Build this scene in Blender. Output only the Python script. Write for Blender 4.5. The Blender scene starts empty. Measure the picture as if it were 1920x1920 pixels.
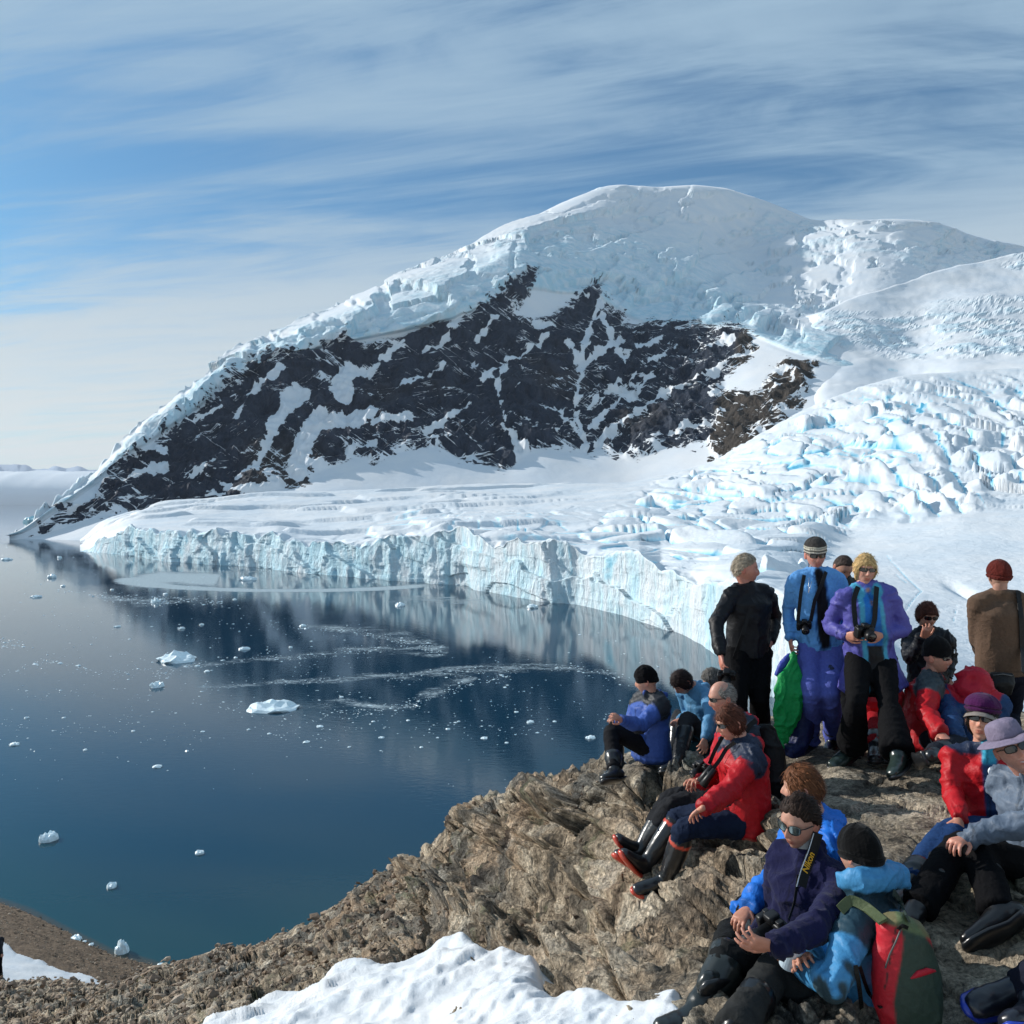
import bpy, bmesh, math, random
import numpy as np
from mathutils import Vector, Matrix

# ------------------------------------------------------------------ camera, light, exposure
F, HZ, H = 1600.0, 942.0, 60.0       # focal length and horizon row for a 1920 px wide frame, eye height above the sea
SC = bpy.context.scene
COL = SC.collection
cam_d = bpy.data.cameras.new('camera'); cam = bpy.data.objects.new('viewpoint_camera', cam_d); COL.objects.link(cam)
cam.location = (0, 0, H); cam.rotation_euler = (math.radians(90), 0, 0)
cam_d.sensor_width = 36; cam_d.lens = 36 * F / 1920; cam_d.shift_y = -(960 - HZ) / 1920
cam_d.clip_start = 0.1; cam_d.clip_end = 200000
SC.camera = cam
SUN = Vector((-0.81, 0.38, 0.43)).normalized()
SUN_EL = math.asin(SUN.z); SUN_AZ = math.atan2(SUN.x, SUN.y)
w = bpy.data.worlds.new('World'); SC.world = w; w.use_nodes = True
nt = w.node_tree; nt.nodes.clear()
def nd(nt, t, **kw):
    n = nt.nodes.new(t)
    for k, v in kw.items():
        if k.startswith('i_'):
            n.inputs[k[2:].replace('_', ' ')].default_value = v
        else: setattr(n, k, v)
    return n
def lk(nt, a, b): nt.links.new(a, b)
def mth(nt, op, a, b=None, c=None, clamp=False):
    n = nt.nodes.new('ShaderNodeMath'); n.operation = op; n.use_clamp = clamp
    for i, v in enumerate((a, b, c)):
        if v is None: continue
        if isinstance(v, (int, float)): n.inputs[i].default_value = v
        else: nt.links.new(v, n.inputs[i])
    return n.outputs[0]
def ramp(nt, fac, stops, interp='LINEAR'):
    n = nt.nodes.new('ShaderNodeValToRGB'); n.color_ramp.interpolation = interp
    e = n.color_ramp.elements
    while len(e) < len(stops): e.new(0.5)
    for k, (p, c) in enumerate(stops):
        e[k].position = p; e[k].color = (c if len(c) == 4 else (*c, 1)) if not isinstance(c, (int, float)) else (c, c, c, 1)
    nt.links.new(fac, n.inputs[0]); return n.outputs[0]
def mixc(nt, fac, a, b, mode='MIX'):
    n = nt.nodes.new('ShaderNodeMix'); n.data_type = 'RGBA'; n.blend_type = mode
    for i, v in ((0, fac), (6, a), (7, b)):
        if isinstance(v, (int, float)): n.inputs[i].default_value = v
        elif isinstance(v, tuple): n.inputs[i].default_value = v if len(v) == 4 else (*v, 1)
        else: nt.links.new(v, n.inputs[i])
    return n.outputs[2]
def noise(nt, vec, scale, detail=4, rough=.55, dist=0.0, typ='FBM', dim='3D'):
    n = nt.nodes.new('ShaderNodeTexNoise'); n.noise_dimensions = dim; n.noise_type = typ
    n.inputs['Scale'].default_value = scale; n.inputs['Detail'].default_value = detail
    n.inputs['Roughness'].default_value = rough; n.inputs['Distortion'].default_value = dist
    if vec is not None: nt.links.new(vec, n.inputs['Vector'])
    return n.outputs[0]
sky = nd(nt, 'ShaderNodeTexSky', sky_type='NISHITA'); sky.sun_disc = False
sky.sun_elevation = SUN_EL; sky.sun_rotation = SUN_AZ; sky.air_density = 1.0; sky.dust_density = 0.6; sky.ozone_density = 2.5; sky.altitude = 100
geo = nd(nt, 'ShaderNodeTexCoord')
sep = nd(nt, 'ShaderNodeSeparateXYZ'); lk(nt, geo.outputs['Generated'], sep.inputs[0])
zc = mth(nt, 'MAXIMUM', sep.outputs[2], 0.0)
zz = mth(nt, 'ADD', zc, 0.11)
cu = mth(nt, 'DIVIDE', sep.outputs[0], zz); cv = mth(nt, 'DIVIDE', sep.outputs[1], zz)
def cloudvec(sx, sy, ang, ox=0, oy=0):
    ca, sa = math.cos(ang), math.sin(ang)
    u = mth(nt, 'ADD', mth(nt, 'MULTIPLY', cu, ca * sx), mth(nt, 'MULTIPLY', cv, sa * sx))
    v = mth(nt, 'ADD', mth(nt, 'MULTIPLY', cu, -sa * sy), mth(nt, 'MULTIPLY', cv, ca * sy))
    c = nd(nt, 'ShaderNodeCombineXYZ'); lk(nt, mth(nt, 'ADD', u, ox), c.inputs[0]); lk(nt, mth(nt, 'ADD', v, oy), c.inputs[1])
    return c.outputs[0]
big = noise(nt, cloudvec(.30, 1.05, -.16, 3.1, 1.7), 1.0, 3, .5, .35)
mid = noise(nt, cloudvec(.85, 3.4, -.15, 7.3, 4.1), 1.0, 6, .6, 1.3)
fine = noise(nt, cloudvec(1.3, 13.0, -.30, 1.3, 9.1), 1.0, 5, .65, 1.0)
s1 = mth(nt, 'ADD', mth(nt, 'MULTIPLY', big, 1.15), mth(nt, 'MULTIPLY', mid, .56))
s2 = mth(nt, 'ADD', s1, mth(nt, 'MULTIPLY', fine, .20))
# more veil towards the horizon
elev = mth(nt, 'DIVIDE', zc, mth(nt, 'SQRT', mth(nt, 'ADD', mth(nt, 'MULTIPLY', sep.outputs[0], sep.outputs[0]), mth(nt, 'MULTIPLY', sep.outputs[1], sep.outputs[1]))))
hor = ramp(nt, elev, [(0, .28), (.10, .12), (.24, .05), (.45, .10), (1, .10)])
s3 = mth(nt, 'ADD', s2, hor)
cov = ramp(nt, mth(nt, 'MULTIPLY', s3, .62), [(.50, .06), (.57, .36), (.63, .74), (.72, .98)], 'B_SPLINE')
cloudcol = mixc(nt, ramp(nt, elev, [(0, 0), (.35, 1)]), (8.8, 8.9, 8.4), (3.7, 5.3, 6.8))
skyb = mixc(nt, 1.0, sky.outputs[0], (.42, .90, 1.12), 'MULTIPLY')
skyc = mixc(nt, cov, skyb, cloudcol)
bg = nd(nt, 'ShaderNodeBackground'); lk(nt, skyc, bg.inputs[0]); bg.inputs[1].default_value = 0.1
wo = nd(nt, 'ShaderNodeOutputWorld'); lk(nt, bg.outputs[0], wo.inputs[0])
sd_ = bpy.data.lights.new('sun', 'SUN'); sun = bpy.data.objects.new('sun', sd_); COL.objects.link(sun)
sd_.energy = 5.0; sd_.angle = math.radians(.5); sd_.color = (1, .955, .885)
sun.rotation_euler = SUN.to_track_quat('Z', 'Y').to_euler()
SC.view_settings.view_transform = 'Standard'; SC.view_settings.look = 'None'
SC.view_settings.exposure = -0.03; SC.view_settings.gamma = 1.0
SC.render.engine = 'CYCLES'

# ------------------------------------------------------------------ numpy helpers
def at(px, py, Y):
    return Vector(((px - 960) / F * Y, Y, H - (py - HZ) / F * Y))
def atn(px, py, Y):
    return np.stack([(px - 960) / F * Y, Y + 0 * px, H - (py - HZ) / F * Y], -1)
def _h(ix, iy, iz, s):
    h = (ix.astype(np.int64) * 374761393 + iy.astype(np.int64) * 668265263 + iz.astype(np.int64) * 2147483647 + s * 974634777) & 0xffffffff
    h = ((h ^ (h >> 13)) * 1274126177) & 0xffffffff
    h = ((h ^ (h >> 16)) * 2246822519) & 0xffffffff
    return ((h ^ (h >> 15)) & 0xffffff).astype(np.float64) / 0xffffff
def vn(p, seed=0):
    """smooth value noise -1..1, p (...,3)"""
    f = np.floor(p); t = p - f; t = t * t * t * (t * (t * 6 - 15) + 10); i = f.astype(np.int64)
    r = 0
    for dx in (0, 1):
        wx = t[..., 0] if dx else 1 - t[..., 0]
        for dy in (0, 1):
            wy = t[..., 1] if dy else 1 - t[..., 1]
            for dz in (0, 1):
                wz = t[..., 2] if dz else 1 - t[..., 2]
                r = r + wx * wy * wz * _h(i[..., 0] + dx, i[..., 1] + dy, i[..., 2] + dz, seed)
    return r * 2 - 1
def fbm(p, oct=4, gain=.5, lac=2.03, seed=0, ridged=False):
    a, s, n = 1.0, 0, 0
    for o in range(oct):
        v = vn(p * lac ** o + o * 17.3, seed + o)
        if ridged: v = 1 - 2 * np.abs(v)
        s = s + a * v; n += a; a *= gain
    return s / n
def worley(p2, seed=0, jit=.9):
    """2D cells: returns F1, F2, cell hash, offset vector to the cell point"""
    f = np.floor(p2).astype(np.int64)
    F1 = np.full(p2.shape[:-1], 9.0); F2 = F1.copy(); hid = F1 * 0; ox = F1 * 0; oy = F1 * 0
    z = f[..., 0] * 0
    for dx in (-1, 0, 1):
        for dy in (-1, 0, 1):
            cx, cy = f[..., 0] + dx, f[..., 1] + dy
            qx = cx + .5 + jit * (_h(cx, cy, z, seed) - .5); qy = cy + .5 + jit * (_h(cx, cy, z, seed + 7) - .5)
            ex, ey = p2[..., 0] - qx, p2[..., 1] - qy
            d = np.sqrt(ex * ex + ey * ey)
            m = d < F1
            F2 = np.where(m, F1, np.minimum(F2, d)); F1 = np.where(m, d, F1)
            hid = np.where(m, _h(cx, cy, z, seed + 13), hid); ox = np.where(m, ex, ox); oy = np.where(m, ey, oy)
    return F1, F2, hid, ox, oy
def st3(a, b, c): return np.stack(np.broadcast_arrays(a, b, c), -1).astype(float)
def smooth(a, b, x):
    t = np.clip((x - a) / (b - a), 0, 1); return t * t * (3 - 2 * t)
def poly_sd(px, py, poly):
    """signed distance in pixels, positive inside"""
    P = np.array(poly, float); Q = np.roll(P, -1, 0)
    d = np.full(px.shape, 1e9); ins = np.zeros(px.shape, bool)
    for (x0, y0), (x1, y1) in zip(P, Q):
        ex, ey = x1 - x0, y1 - y0
        t = np.clip(((px - x0) * ex + (py - y0) * ey) / (ex * ex + ey * ey + 1e-9), 0, 1)
        d = np.minimum(d, np.hypot(px - x0 - t * ex, py - y0 - t * ey))
        c = ((y0 > py) != (y1 > py)) & (px < (x1 - x0) * (py - y0) / (y1 - y0 + 1e-12) + x0)
        ins ^= c
    return np.where(ins, d, -d)
def line_sd(px, py, pts):
    """pts (x, y, halfwidth): positive inside the stroke"""
    r = np.full(px.shape, -1e9)
    for (x0, y0, w0), (x1, y1, w1) in zip(pts[:-1], pts[1:]):
        ex, ey = x1 - x0, y1 - y0
        t = np.clip(((px - x0) * ex + (py - y0) * ey) / (ex * ex + ey * ey + 1e-9), 0, 1)
        r = np.maximum(r, w0 + t * (w1 - w0) - np.hypot(px - x0 - t * ex, py - y0 - t * ey))
    return r
def blur(a, n, ax):
    for _ in range(n):
        b = np.pad(a, [(1, 1) if k == ax else (0, 0) for k in range(a.ndim)], mode='edge')
        sl = lambda s: tuple(s if k == ax else slice(None) for k in range(a.ndim))
        a = .25 * b[sl(slice(0, -2))] + .5 * b[sl(slice(1, -1))] + .25 * b[sl(slice(2, None))]
    return a
def normals(V):
    du = np.gradient(V, axis=1); dv = np.gradient(V, axis=0)
    n = np.cross(du, dv); n /= np.linalg.norm(n, axis=-1, keepdims=True) + 1e-12
    flip = (n[..., 1] > 0) & (np.abs(n[..., 2]) < 1.1)
    s = np.sign(np.mean(n[..., 2]) + 1e-9)
    return n * s
def setp(o, label=None, cat=None, group=None, kind=None):
    if label: o['label'] = label
    if cat: o['category'] = cat
    if group: o['group'] = group
    if kind: o['kind'] = kind
    return o
def mk(name, V, faces, mats, parent=None, attrs=None, cols=None, smoothf=True, midx=None):
    """V (n,3); faces int array (m,4) or (m,3)"""
    me = bpy.data.meshes.new(name); V = np.asarray(V, np.float32).reshape(-1, 3); faces = np.asarray(faces, np.int32)
    k = faces.shape[1]
    me.vertices.add(len(V)); me.vertices.foreach_set('co', V.ravel())
    me.loops.add(faces.size); me.loops.foreach_set('vertex_index', faces.ravel())
    me.polygons.add(len(faces)); me.polygons.foreach_set('loop_start', np.arange(0, faces.size, k, dtype=np.int32))
    me.polygons.foreach_set('loop_total', np.full(len(faces), k, np.int32))
    me.polygons.foreach_set('use_smooth', np.full(len(faces), smoothf, bool))
    for m in (mats if isinstance(mats, (list, tuple)) else [mats]): me.materials.append(m)
    if midx is not None: me.polygons.foreach_set('material_index', np.asarray(midx, np.int32))
    me.update(calc_edges=True)
    for kx, a in (attrs or {}).items():
        t = me.attributes.new(kx, 'FLOAT', 'POINT'); t.data.foreach_set('value', np.asarray(a, np.float32).ravel())
    if cols is not None:
        t = me.attributes.new('Col', 'FLOAT_COLOR', 'POINT')
        c = np.ones((len(V), 4), np.float32); c[:, :3] = cols; t.data.foreach_set('color', c.ravel())
    o = bpy.data.objects.new(name, me); COL.objects.link(o)
    if parent: o.parent = parent
    return o
def gridfaces(R, C):
    i = np.arange(R * C).reshape(R, C)
    return np.stack([i[:-1, :-1], i[:-1, 1:], i[1:, 1:], i[1:, :-1]], -1).reshape(-1, 4)
def orient(V, faces):
    """flip a grid so that it faces up / the camera"""
    a, b, c = V[faces[:, 0]], V[faces[:, 1]], V[faces[:, 2]]
    n = np.cross(b - a, c - a).mean(0)
    return faces if n[2] > 0 else faces[:, ::-1]

# ------------------------------------------------------------------ materials
def mat(name):
    m = bpy.data.materials.new(name); m.use_nodes = True; t = m.node_tree
    b = t.nodes['Principled BSDF']; return m, t, b
def bump(t, b, h, strength=.5, dist=.1):
    n = t.nodes.new('ShaderNodeBump'); n.inputs['Strength'].default_value = strength; n.inputs['Distance'].default_value = dist
    t.links.new(h, n.inputs['Height']); t.links.new(n.outputs[0], b.inputs['Normal'])
def attr(t, name):
    n = t.nodes.new('ShaderNodeAttribute'); n.attribute_name = name; return n.outputs['Fac']
def objco(t): return t.nodes.new('ShaderNodeTexCoord').outputs['Object']
def scaled(t, v, s):
    n = t.nodes.new('ShaderNodeMapping'); n.inputs['Scale'].default_value = s; t.links.new(v, n.inputs[0]); return n.outputs[0]

def mountain_material():
    m, t, b = mat('mountain_rock_and_snow')
    co = objco(t)
    rk = attr(t, 'rock'); ice = attr(t, 'ice')
    n1 = noise(t, co, .022, 9, .66, .5); n2 = noise(t, scaled(t, co, (1, 1, .45)), .06, 6, .6, .3)
    wob = mth(t, 'ADD', mth(t, 'MULTIPLY', mth(t, 'SUBTRACT', n1, .5), 46.0), mth(t, 'MULTIPLY', mth(t, 'SUBTRACT', n2, .5), 46.0))
    f = mth(t, 'ADD', rk, wob)
    for ang, off, amp in ((-.60, 0, 27.0), (.75, 40, 18.0), (.15, 90, 20.0)):
        mp = t.nodes.new('ShaderNodeMapping'); mp.inputs['Rotation'].default_value = (0, ang, 0); mp.inputs['Location'].default_value = (off, 0, 0); t.links.new(co, mp.inputs[0])
        ln = noise(t, scaled(t, mp.outputs[0], (.0032, .004, .028)), 1.0, 4, .6, .35)
        li = ramp(t, mth(t, 'ABSOLUTE', mth(t, 'SUBTRACT', ln, .5)), [(.0, 1), (.016, 0)])
        f = mth(t, 'SUBTRACT', f, mth(t, 'MULTIPLY', mth(t, 'MULTIPLY', li, amp), ramp(t, noise(t, co, .008 + .001 * off / 40, 3), [(.42, 0), (.6, 1.3)])))
    mask = ramp(t, mth(t, 'MULTIPLY_ADD', f, .05, .5), [(.47, 0), (.53, 1)])
    r1 = noise(t, scaled(t, co, (1, 1, .3)), .035, 8, .65, .6)
    r2 = noise(t, co, .0042, 3, .5)
    rock = ramp(t, r1, [(.3, (.009, .017, .032)), (.5, (.024, .038, .066)), (.7, (.060, .076, .110))])  # dark rock tones; part of their blue is distant haze painted in
    brown = ramp(t, r1, [(.3, (.025, .021, .018)), (.7, (.11, .088, .068))])
    rock = mixc(t, mth(t, 'MAXIMUM', ramp(t, r2, [(.60, 0), (.72, .35)]), attr(t, 'brown')), rock, brown)
    sn = mixc(t, ramp(t, noise(t, co, .01, 5), [(.35, 0), (.65, 1)]), (.66, .71, .76), (.74, .755, .77))
    icec = mixc(t, ramp(t, noise(t, scaled(t, co, (1, 1, .5)), .03, 6, .6, .5), [(.4, 0), (.62, 1)]), (.44, .64, .73), (.66, .75, .80))
    sn = mixc(t, ice, sn, icec)
    t.links.new(mixc(t, mask, sn, rock), b.inputs['Base Color'])
    b.inputs['Roughness'].default_value = .75; b.inputs['Specular IOR Level'].default_value = .2
    hs = mth(t, 'MULTIPLY', noise(t, scaled(t, co, (1, 1, .6)), .02, 9, .58, .3), mth(t, 'MULTIPLY_ADD', ice, 1.6, .22))
    hr = mth(t, 'MULTIPLY', mth(t, 'ADD', r1, mth(t, 'MULTIPLY', n2, .6)), 4.0)
    hh = t.nodes.new('ShaderNodeMix'); t.links.new(mask, hh.inputs[0]); t.links.new(hs, hh.inputs[2]); t.links.new(hr, hh.inputs[3])
    bump(t, b, hh.outputs[0], .9, 9.0)
    return m
def glacier_material():
    m, t, b = mat('glacier_snow_and_ice')
    co = objco(t); cr = attr(t, 'crev'); cl = attr(t, 'cliff')
    nz = noise(t, scaled(t, co, (1, 1, .35)), .09, 7, .62, .4)
    nb = noise(t, co, .018, 5, .55)
    sn = mixc(t, ramp(t, nb, [(.4, 0), (.6, 1)]), (.66, .72, .77), (.74, .765, .785))
    v = mth(t, 'ADD', mth(t, 'ADD', cr, mth(t, 'MULTIPLY', cl, .34)), mth(t, 'MULTIPLY', mth(t, 'SUBTRACT', nz, .5), .9))
    col = ramp(t, v, [(.22, (.76, .83, .87)), (.45, (.54, .78, .88)), (.70, (.34, .66, .81)), (.95, (.08, .40, .60))])
    f = ramp(t, mth(t, 'ADD', cr, cl), [(.05, 0), (.4, 1)])
    t.links.new(mixc(t, f, sn, col), b.inputs['Base Color'])
    b.inputs['Roughness'].default_value = .6; b.inputs['Specular IOR Level'].default_value = .3
    h = mth(t, 'ADD', mth(t, 'MULTIPLY', noise(t, scaled(t, co, (1, 1, .4)), .16, 7, .65, .3), mth(t, 'MULTIPLY_ADD', cl, 1.6, .35)), mth(t, 'MULTIPLY', noise(t, co, .04, 6, .6), .8))
    bump(t, b, h, .8, 3.0)
    return m
def snow_material(name, s):
    m, t, b = mat(name); co = objco(t)
    n = noise(t, co, 9 * s, 8, .7); g = noise(t, co, 60 * s, 3, .7); k = noise(t, co, 2.2 * s, 4, .5)
    t.links.new(ramp(t, k, [(.3, (.60, .645, .69)), (.6, (.68, .695, .71))]), b.inputs['Base Color'])
    b.inputs['Roughness'].default_value = .55; b.inputs['Specular IOR Level'].default_value = .35
    b.inputs['Subsurface Weight'].default_value = .0
    bump(t, b, mth(t, 'ADD', n, mth(t, 'MULTIPLY', g, .35)), .4, .03 / s)
    return m
def rock_material():
    m, t, b = mat('weathered_gneiss'); co = objco(t)
    sm = attr(t, 'smooth')
    tilt = t.nodes.new('ShaderNodeMapping'); tilt.inputs['Rotation'].default_value = (.5, .6, .35); tilt.inputs['Scale'].default_value = (1, 1, .5)
    t.links.new(co, tilt.inputs[0]); tc = tilt.outputs[0]
    a = noise(t, tc, 1.6, 10, .68, .7); c = noise(t, co, .55, 5, .6, .5); g = noise(t, co, 42, 6, .7); l = noise(t, co, 3.2, 8, .7, .5)
    base = ramp(t, a, [(.33, (.03, .025, .020)), (.42, (.17, .135, .095)), (.50, (.44, .35, .25)), (.60, (.64, .55, .42)), (.72, (.24, .235, .22))])
    warm = ramp(t, a, [(.34, (.09, .06, .04)), (.48, (.42, .30, .20)), (.66, (.62, .50, .37))])
    grey = ramp(t, a, [(.3, (.045, .045, .045)), (.5, (.19, .185, .165)), (.7, (.38, .37, .33))])
    col = mixc(t, ramp(t, c, [(.50, 0), (.60, .8)]), base, warm)
    col = mixc(t, ramp(t, noise(t, co, .8, 6, .6, .8), [(.50, 0), (.6, .8)]), col, grey)
    col = mixc(t, mth(t, 'MULTIPLY', sm, .55), col, ramp(t, a, [(.3, (.26, .21, .155)), (.5, (.52, .44, .33)), (.75, (.64, .56, .45))]))
    # lichen: dark blotches and greenish stains with edges of their own
    col = mixc(t, ramp(t, noise(t, co, .9, 5, .6, 1.2), [(.54, 0), (.62, .75)]), col, (.055, .05, .042))
    li = ramp(t, l, [(.53, 0), (.60, 1)]); col = mixc(t, mth(t, 'MULTIPLY', li, attr(t, 'lichen')), col, (.035, .035, .033))
    gr = ramp(t, noise(t, co, 1.1, 7, .65, .6), [(.58, 0), (.66, .6)]); col = mixc(t, gr, col, (.13, .15, .075))
    sp = mixc(t, 1.0, ramp(t, g, [(.38, .45), (.62, 1.3)]), ramp(t, noise(t, co, 11, 7, .75, .8), [(.36, .32), (.45, 1.05), (.56, 1.35), (.66, 1.7)]), 'MULTIPLY'); col = mixc(t, 1.0, col, sp, 'MULTIPLY')
    cr = t.nodes.new('ShaderNodeTexVoronoi'); cr.feature = 'DISTANCE_TO_EDGE'; cr.inputs['Scale'].default_value = 1.1
    wv = t.nodes.new('ShaderNodeVectorMath'); wv.operation = 'ADD'; t.links.new(tc, wv.inputs[0])
    ns = t.nodes.new('ShaderNodeTexNoise'); ns.inputs['Scale'].default_value = 1.4; ns.inputs['Detail'].default_value = 5; t.links.new(co, ns.inputs[0]); t.links.new(ns.outputs[1], wv.inputs[1])
    t.links.new(wv.outputs[0], cr.inputs['Vector'])
    crk = mth(t, 'MAXIMUM', ramp(t, cr.outputs[0], [(.0, 0), (.022, 1)]), ramp(t, noise(t, co, 1.3, 4), [(.45, 0), (.55, 1)]))
    col = mixc(t, mth(t, 'MULTIPLY', mth(t, 'SUBTRACT', 1.0, crk), .55), col, (.03, .025, .02))
    t.links.new(col, b.inputs['Base Color']); b.inputs['Roughness'].default_value = .85; b.inputs['Specular IOR Level'].default_value = .25
    h = mth(t, 'ADD', mth(t, 'ADD', mth(t, 'MULTIPLY', a, 1.6), mth(t, 'MULTIPLY', g, .07)), mth(t, 'ADD', mth(t, 'MULTIPLY', l, .45), mth(t, 'MULTIPLY', crk, .25)))
    bump(t, b, h, 1.0, .24)
    return m
def stone_material(name, sc):
    m, t, b = mat(name); co = objco(t)
    oi = t.nodes.new('ShaderNodeObjectInfo'); at_ = attr(t, 'tone')
    a = noise(t, co, 3 * sc, 6, .65); r = mth(t, 'ADD', mth(t, 'MULTIPLY', a, .55), mth(t, 'MULTIPLY', mth(t, 'FRACT', mth(t, 'ADD', oi.outputs['Random'], at_)), .5))
    t.links.new(ramp(t, r, [(.2, (.06, .045, .036)), (.42, (.18, .13, .095)), (.6, (.30, .215, .15)), (.78, (.40, .33, .26)), (.92, (.36, .22, .14))]), b.inputs['Base Color'])
    b.inputs['Roughness'].default_value = .85; b.inputs['Specular IOR Level'].default_value = .25
    bump(t, b, noise(t, co, 14 * sc, 6, .7), .6, .03 / sc)
    return m
def sea_material():
    m, t, b = mat('sea_water'); co = objco(t)
    sh = attr(t, 'shallow'); sl = attr(t, 'slush')
    deep = mixc(t, ramp(t, sh, [(0, 0), (.45, .75), (1, 1)]), (.001, .030, .062), (.007, .056, .070))
    deep = mixc(t, ramp(t, sh, [(.86, 0), (1, .8)]), deep, (.06, .055, .04))
    n1 = noise(t, scaled(t, co, (1, 2.2, 1)), .055, 8, .72, .3); n2 = noise(t, scaled(t, co, (1, 2.5, 1)), .6, 4, .8)
    v = mth(t, 'ADD', sl, mth(t, 'ADD', mth(t, 'MULTIPLY', mth(t, 'SUBTRACT', n1, .5), 1.5), mth(t, 'MULTIPLY', mth(t, 'SUBTRACT', n2, .5), 1.3)))
    msk = ramp(t, v, [(.56, 0), (.95, .85)])
    t.links.new(mixc(t, msk, deep, mixc(t, ramp(t, n2, [(.4, 0), (.6, 1)]), (.26, .36, .42), (.58, .66, .68))), b.inputs['Base Color'])
    t.links.new(mth(t, 'MULTIPLY_ADD', msk, .85, .045), b.inputs['Roughness']); t.links.new(mth(t, 'MULTIPLY_ADD', msk, -.5, .5), b.inputs['Specular IOR Level'])
    b.inputs['IOR'].default_value = 1.333
    w1 = noise(t, scaled(t, co, (1, 1.8, 1)), .35, 4, .6); w2 = noise(t, scaled(t, co, (.6, 1.3, 1)), 1.7, 4, .6)
    w3 = noise(t, co, .012, 3, .5)
    hh = mth(t, 'ADD', mth(t, 'MULTIPLY', w1, .75), mth(t, 'MULTIPLY', w2, .14))
    hh = mth(t, 'MULTIPLY', hh, ramp(t, w3, [(.35, .35), (.65, 1.1)]))
    bump(t, b, hh, .12, .30)
    return m
def plain(name, col, rough=.6, spec=.3, metal=0.0, nscale=None, namp=.15, bs=.0, bd=.01):
    m, t, b = mat(name)
    b.inputs['Roughness'].default_value = rough; b.inputs['Specular IOR Level'].default_value = spec; b.inputs['Metallic'].default_value = metal
    co = objco(t)
    n = noise(t, co, nscale or 20, 5, .6)
    c = mixc(t, 1.0, (*col, 1), ramp(t, n, [(.3, 1 - namp), (.7, 1 + namp)]), 'MULTIPLY')
    t.links.new(c, b.inputs['Base Color'])
    if bs: bump(t, b, n, bs, bd)
    return m
M_mount = mountain_material(); M_glac = glacier_material(); M_snow = snow_material('granular_snow', 1.0); M_snowfar = snow_material('distant_snow_tongue', .15)
M_rock = rock_material(); M_stone = stone_material('loose_stone', 1.0); M_sea = sea_material()
M_ice = plain('floating_ice', (.74, .86, .90), .35, .5, 0, 1.2, .10, .5, .12)
M_icebl = plain('blue_ice', (.38, .66, .74), .3, .5, 0, .8, .15, .5, .2)

# ------------------------------------------------------------------ lofted terrain
def loftgrid(curves, px0, px1, dpx, dpy, blurs=(0, 0), gs=26.0, keep=(), raw=(), hid=99):
    cols = np.arange(px0, px1 + dpx, dpx, dtype=float)
    cy, cY = [], []
    for c in curves:
        a = np.array(c, float)
        ex = np.arange(px0 - 150, px1 + 150, 3.0); kk = np.exp(-.5 * (np.arange(-30, 31) * 3.0 / gs) ** 2); kk /= kk.sum()
        ly = np.convolve(np.pad(np.log(np.interp(ex, a[:, 0], a[:, 2])), 30, mode='edge'), kk, 'valid')
        k2 = np.exp(-.5 * (np.arange(-30, 31) * 3.0 / (13.0 if len(cy) in keep else max(gs, 1))) ** 2); k2 /= k2.sum()
        cy.append(np.interp(cols, a[:, 0], a[:, 1]) if len(cy) in raw or not gs else np.interp(cols, ex, np.convolve(np.pad(np.interp(ex, a[:, 0], a[:, 1]), 30, mode='edge'), k2, 'valid'))); cY.append(np.exp(np.interp(cols, ex, ly)) if gs and len(cY) not in raw else np.interp(cols, a[:, 0], a[:, 2]))
    PY, YY, S = [], [], []
    for k in range(len(curves) - 1):
        n = max(2, int(np.percentile(np.abs(cy[k + 1] - cy[k]), 90) / (dpy if k < hid else 25)) + 1)
        last = k == len(curves) - 2
        for v in np.linspace(0, 1, n + 1)[: (n + 1 if last else n)]:
            PY.append(cy[k] * (1 - v) + cy[k + 1] * v); YY.append(np.exp(np.log(cY[k]) * (1 - v) + np.log(cY[k + 1]) * v)); S.append(k + v)
    PY, YY, S = np.array(PY), np.array(YY), np.array(S)
    PX = np.broadcast_to(cols, PY.shape).copy()
    if blurs[0]: YY = blur(YY, blurs[0], 0)
    if blurs[1]:
        y0_ = YY[0].copy(); YY = blur(YY, blurs[1], 1)
        if raw: YY[0] = y0_
        p0_ = PY[0].copy()
        PY = blur(PY, max(1, blurs[1] // 6), 1)
        if raw: PY[0] = p0_
    return PX, PY, YY, np.broadcast_to(S[:, None], PY.shape)

def waterY(py): return H * F / (py - HZ)
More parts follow.
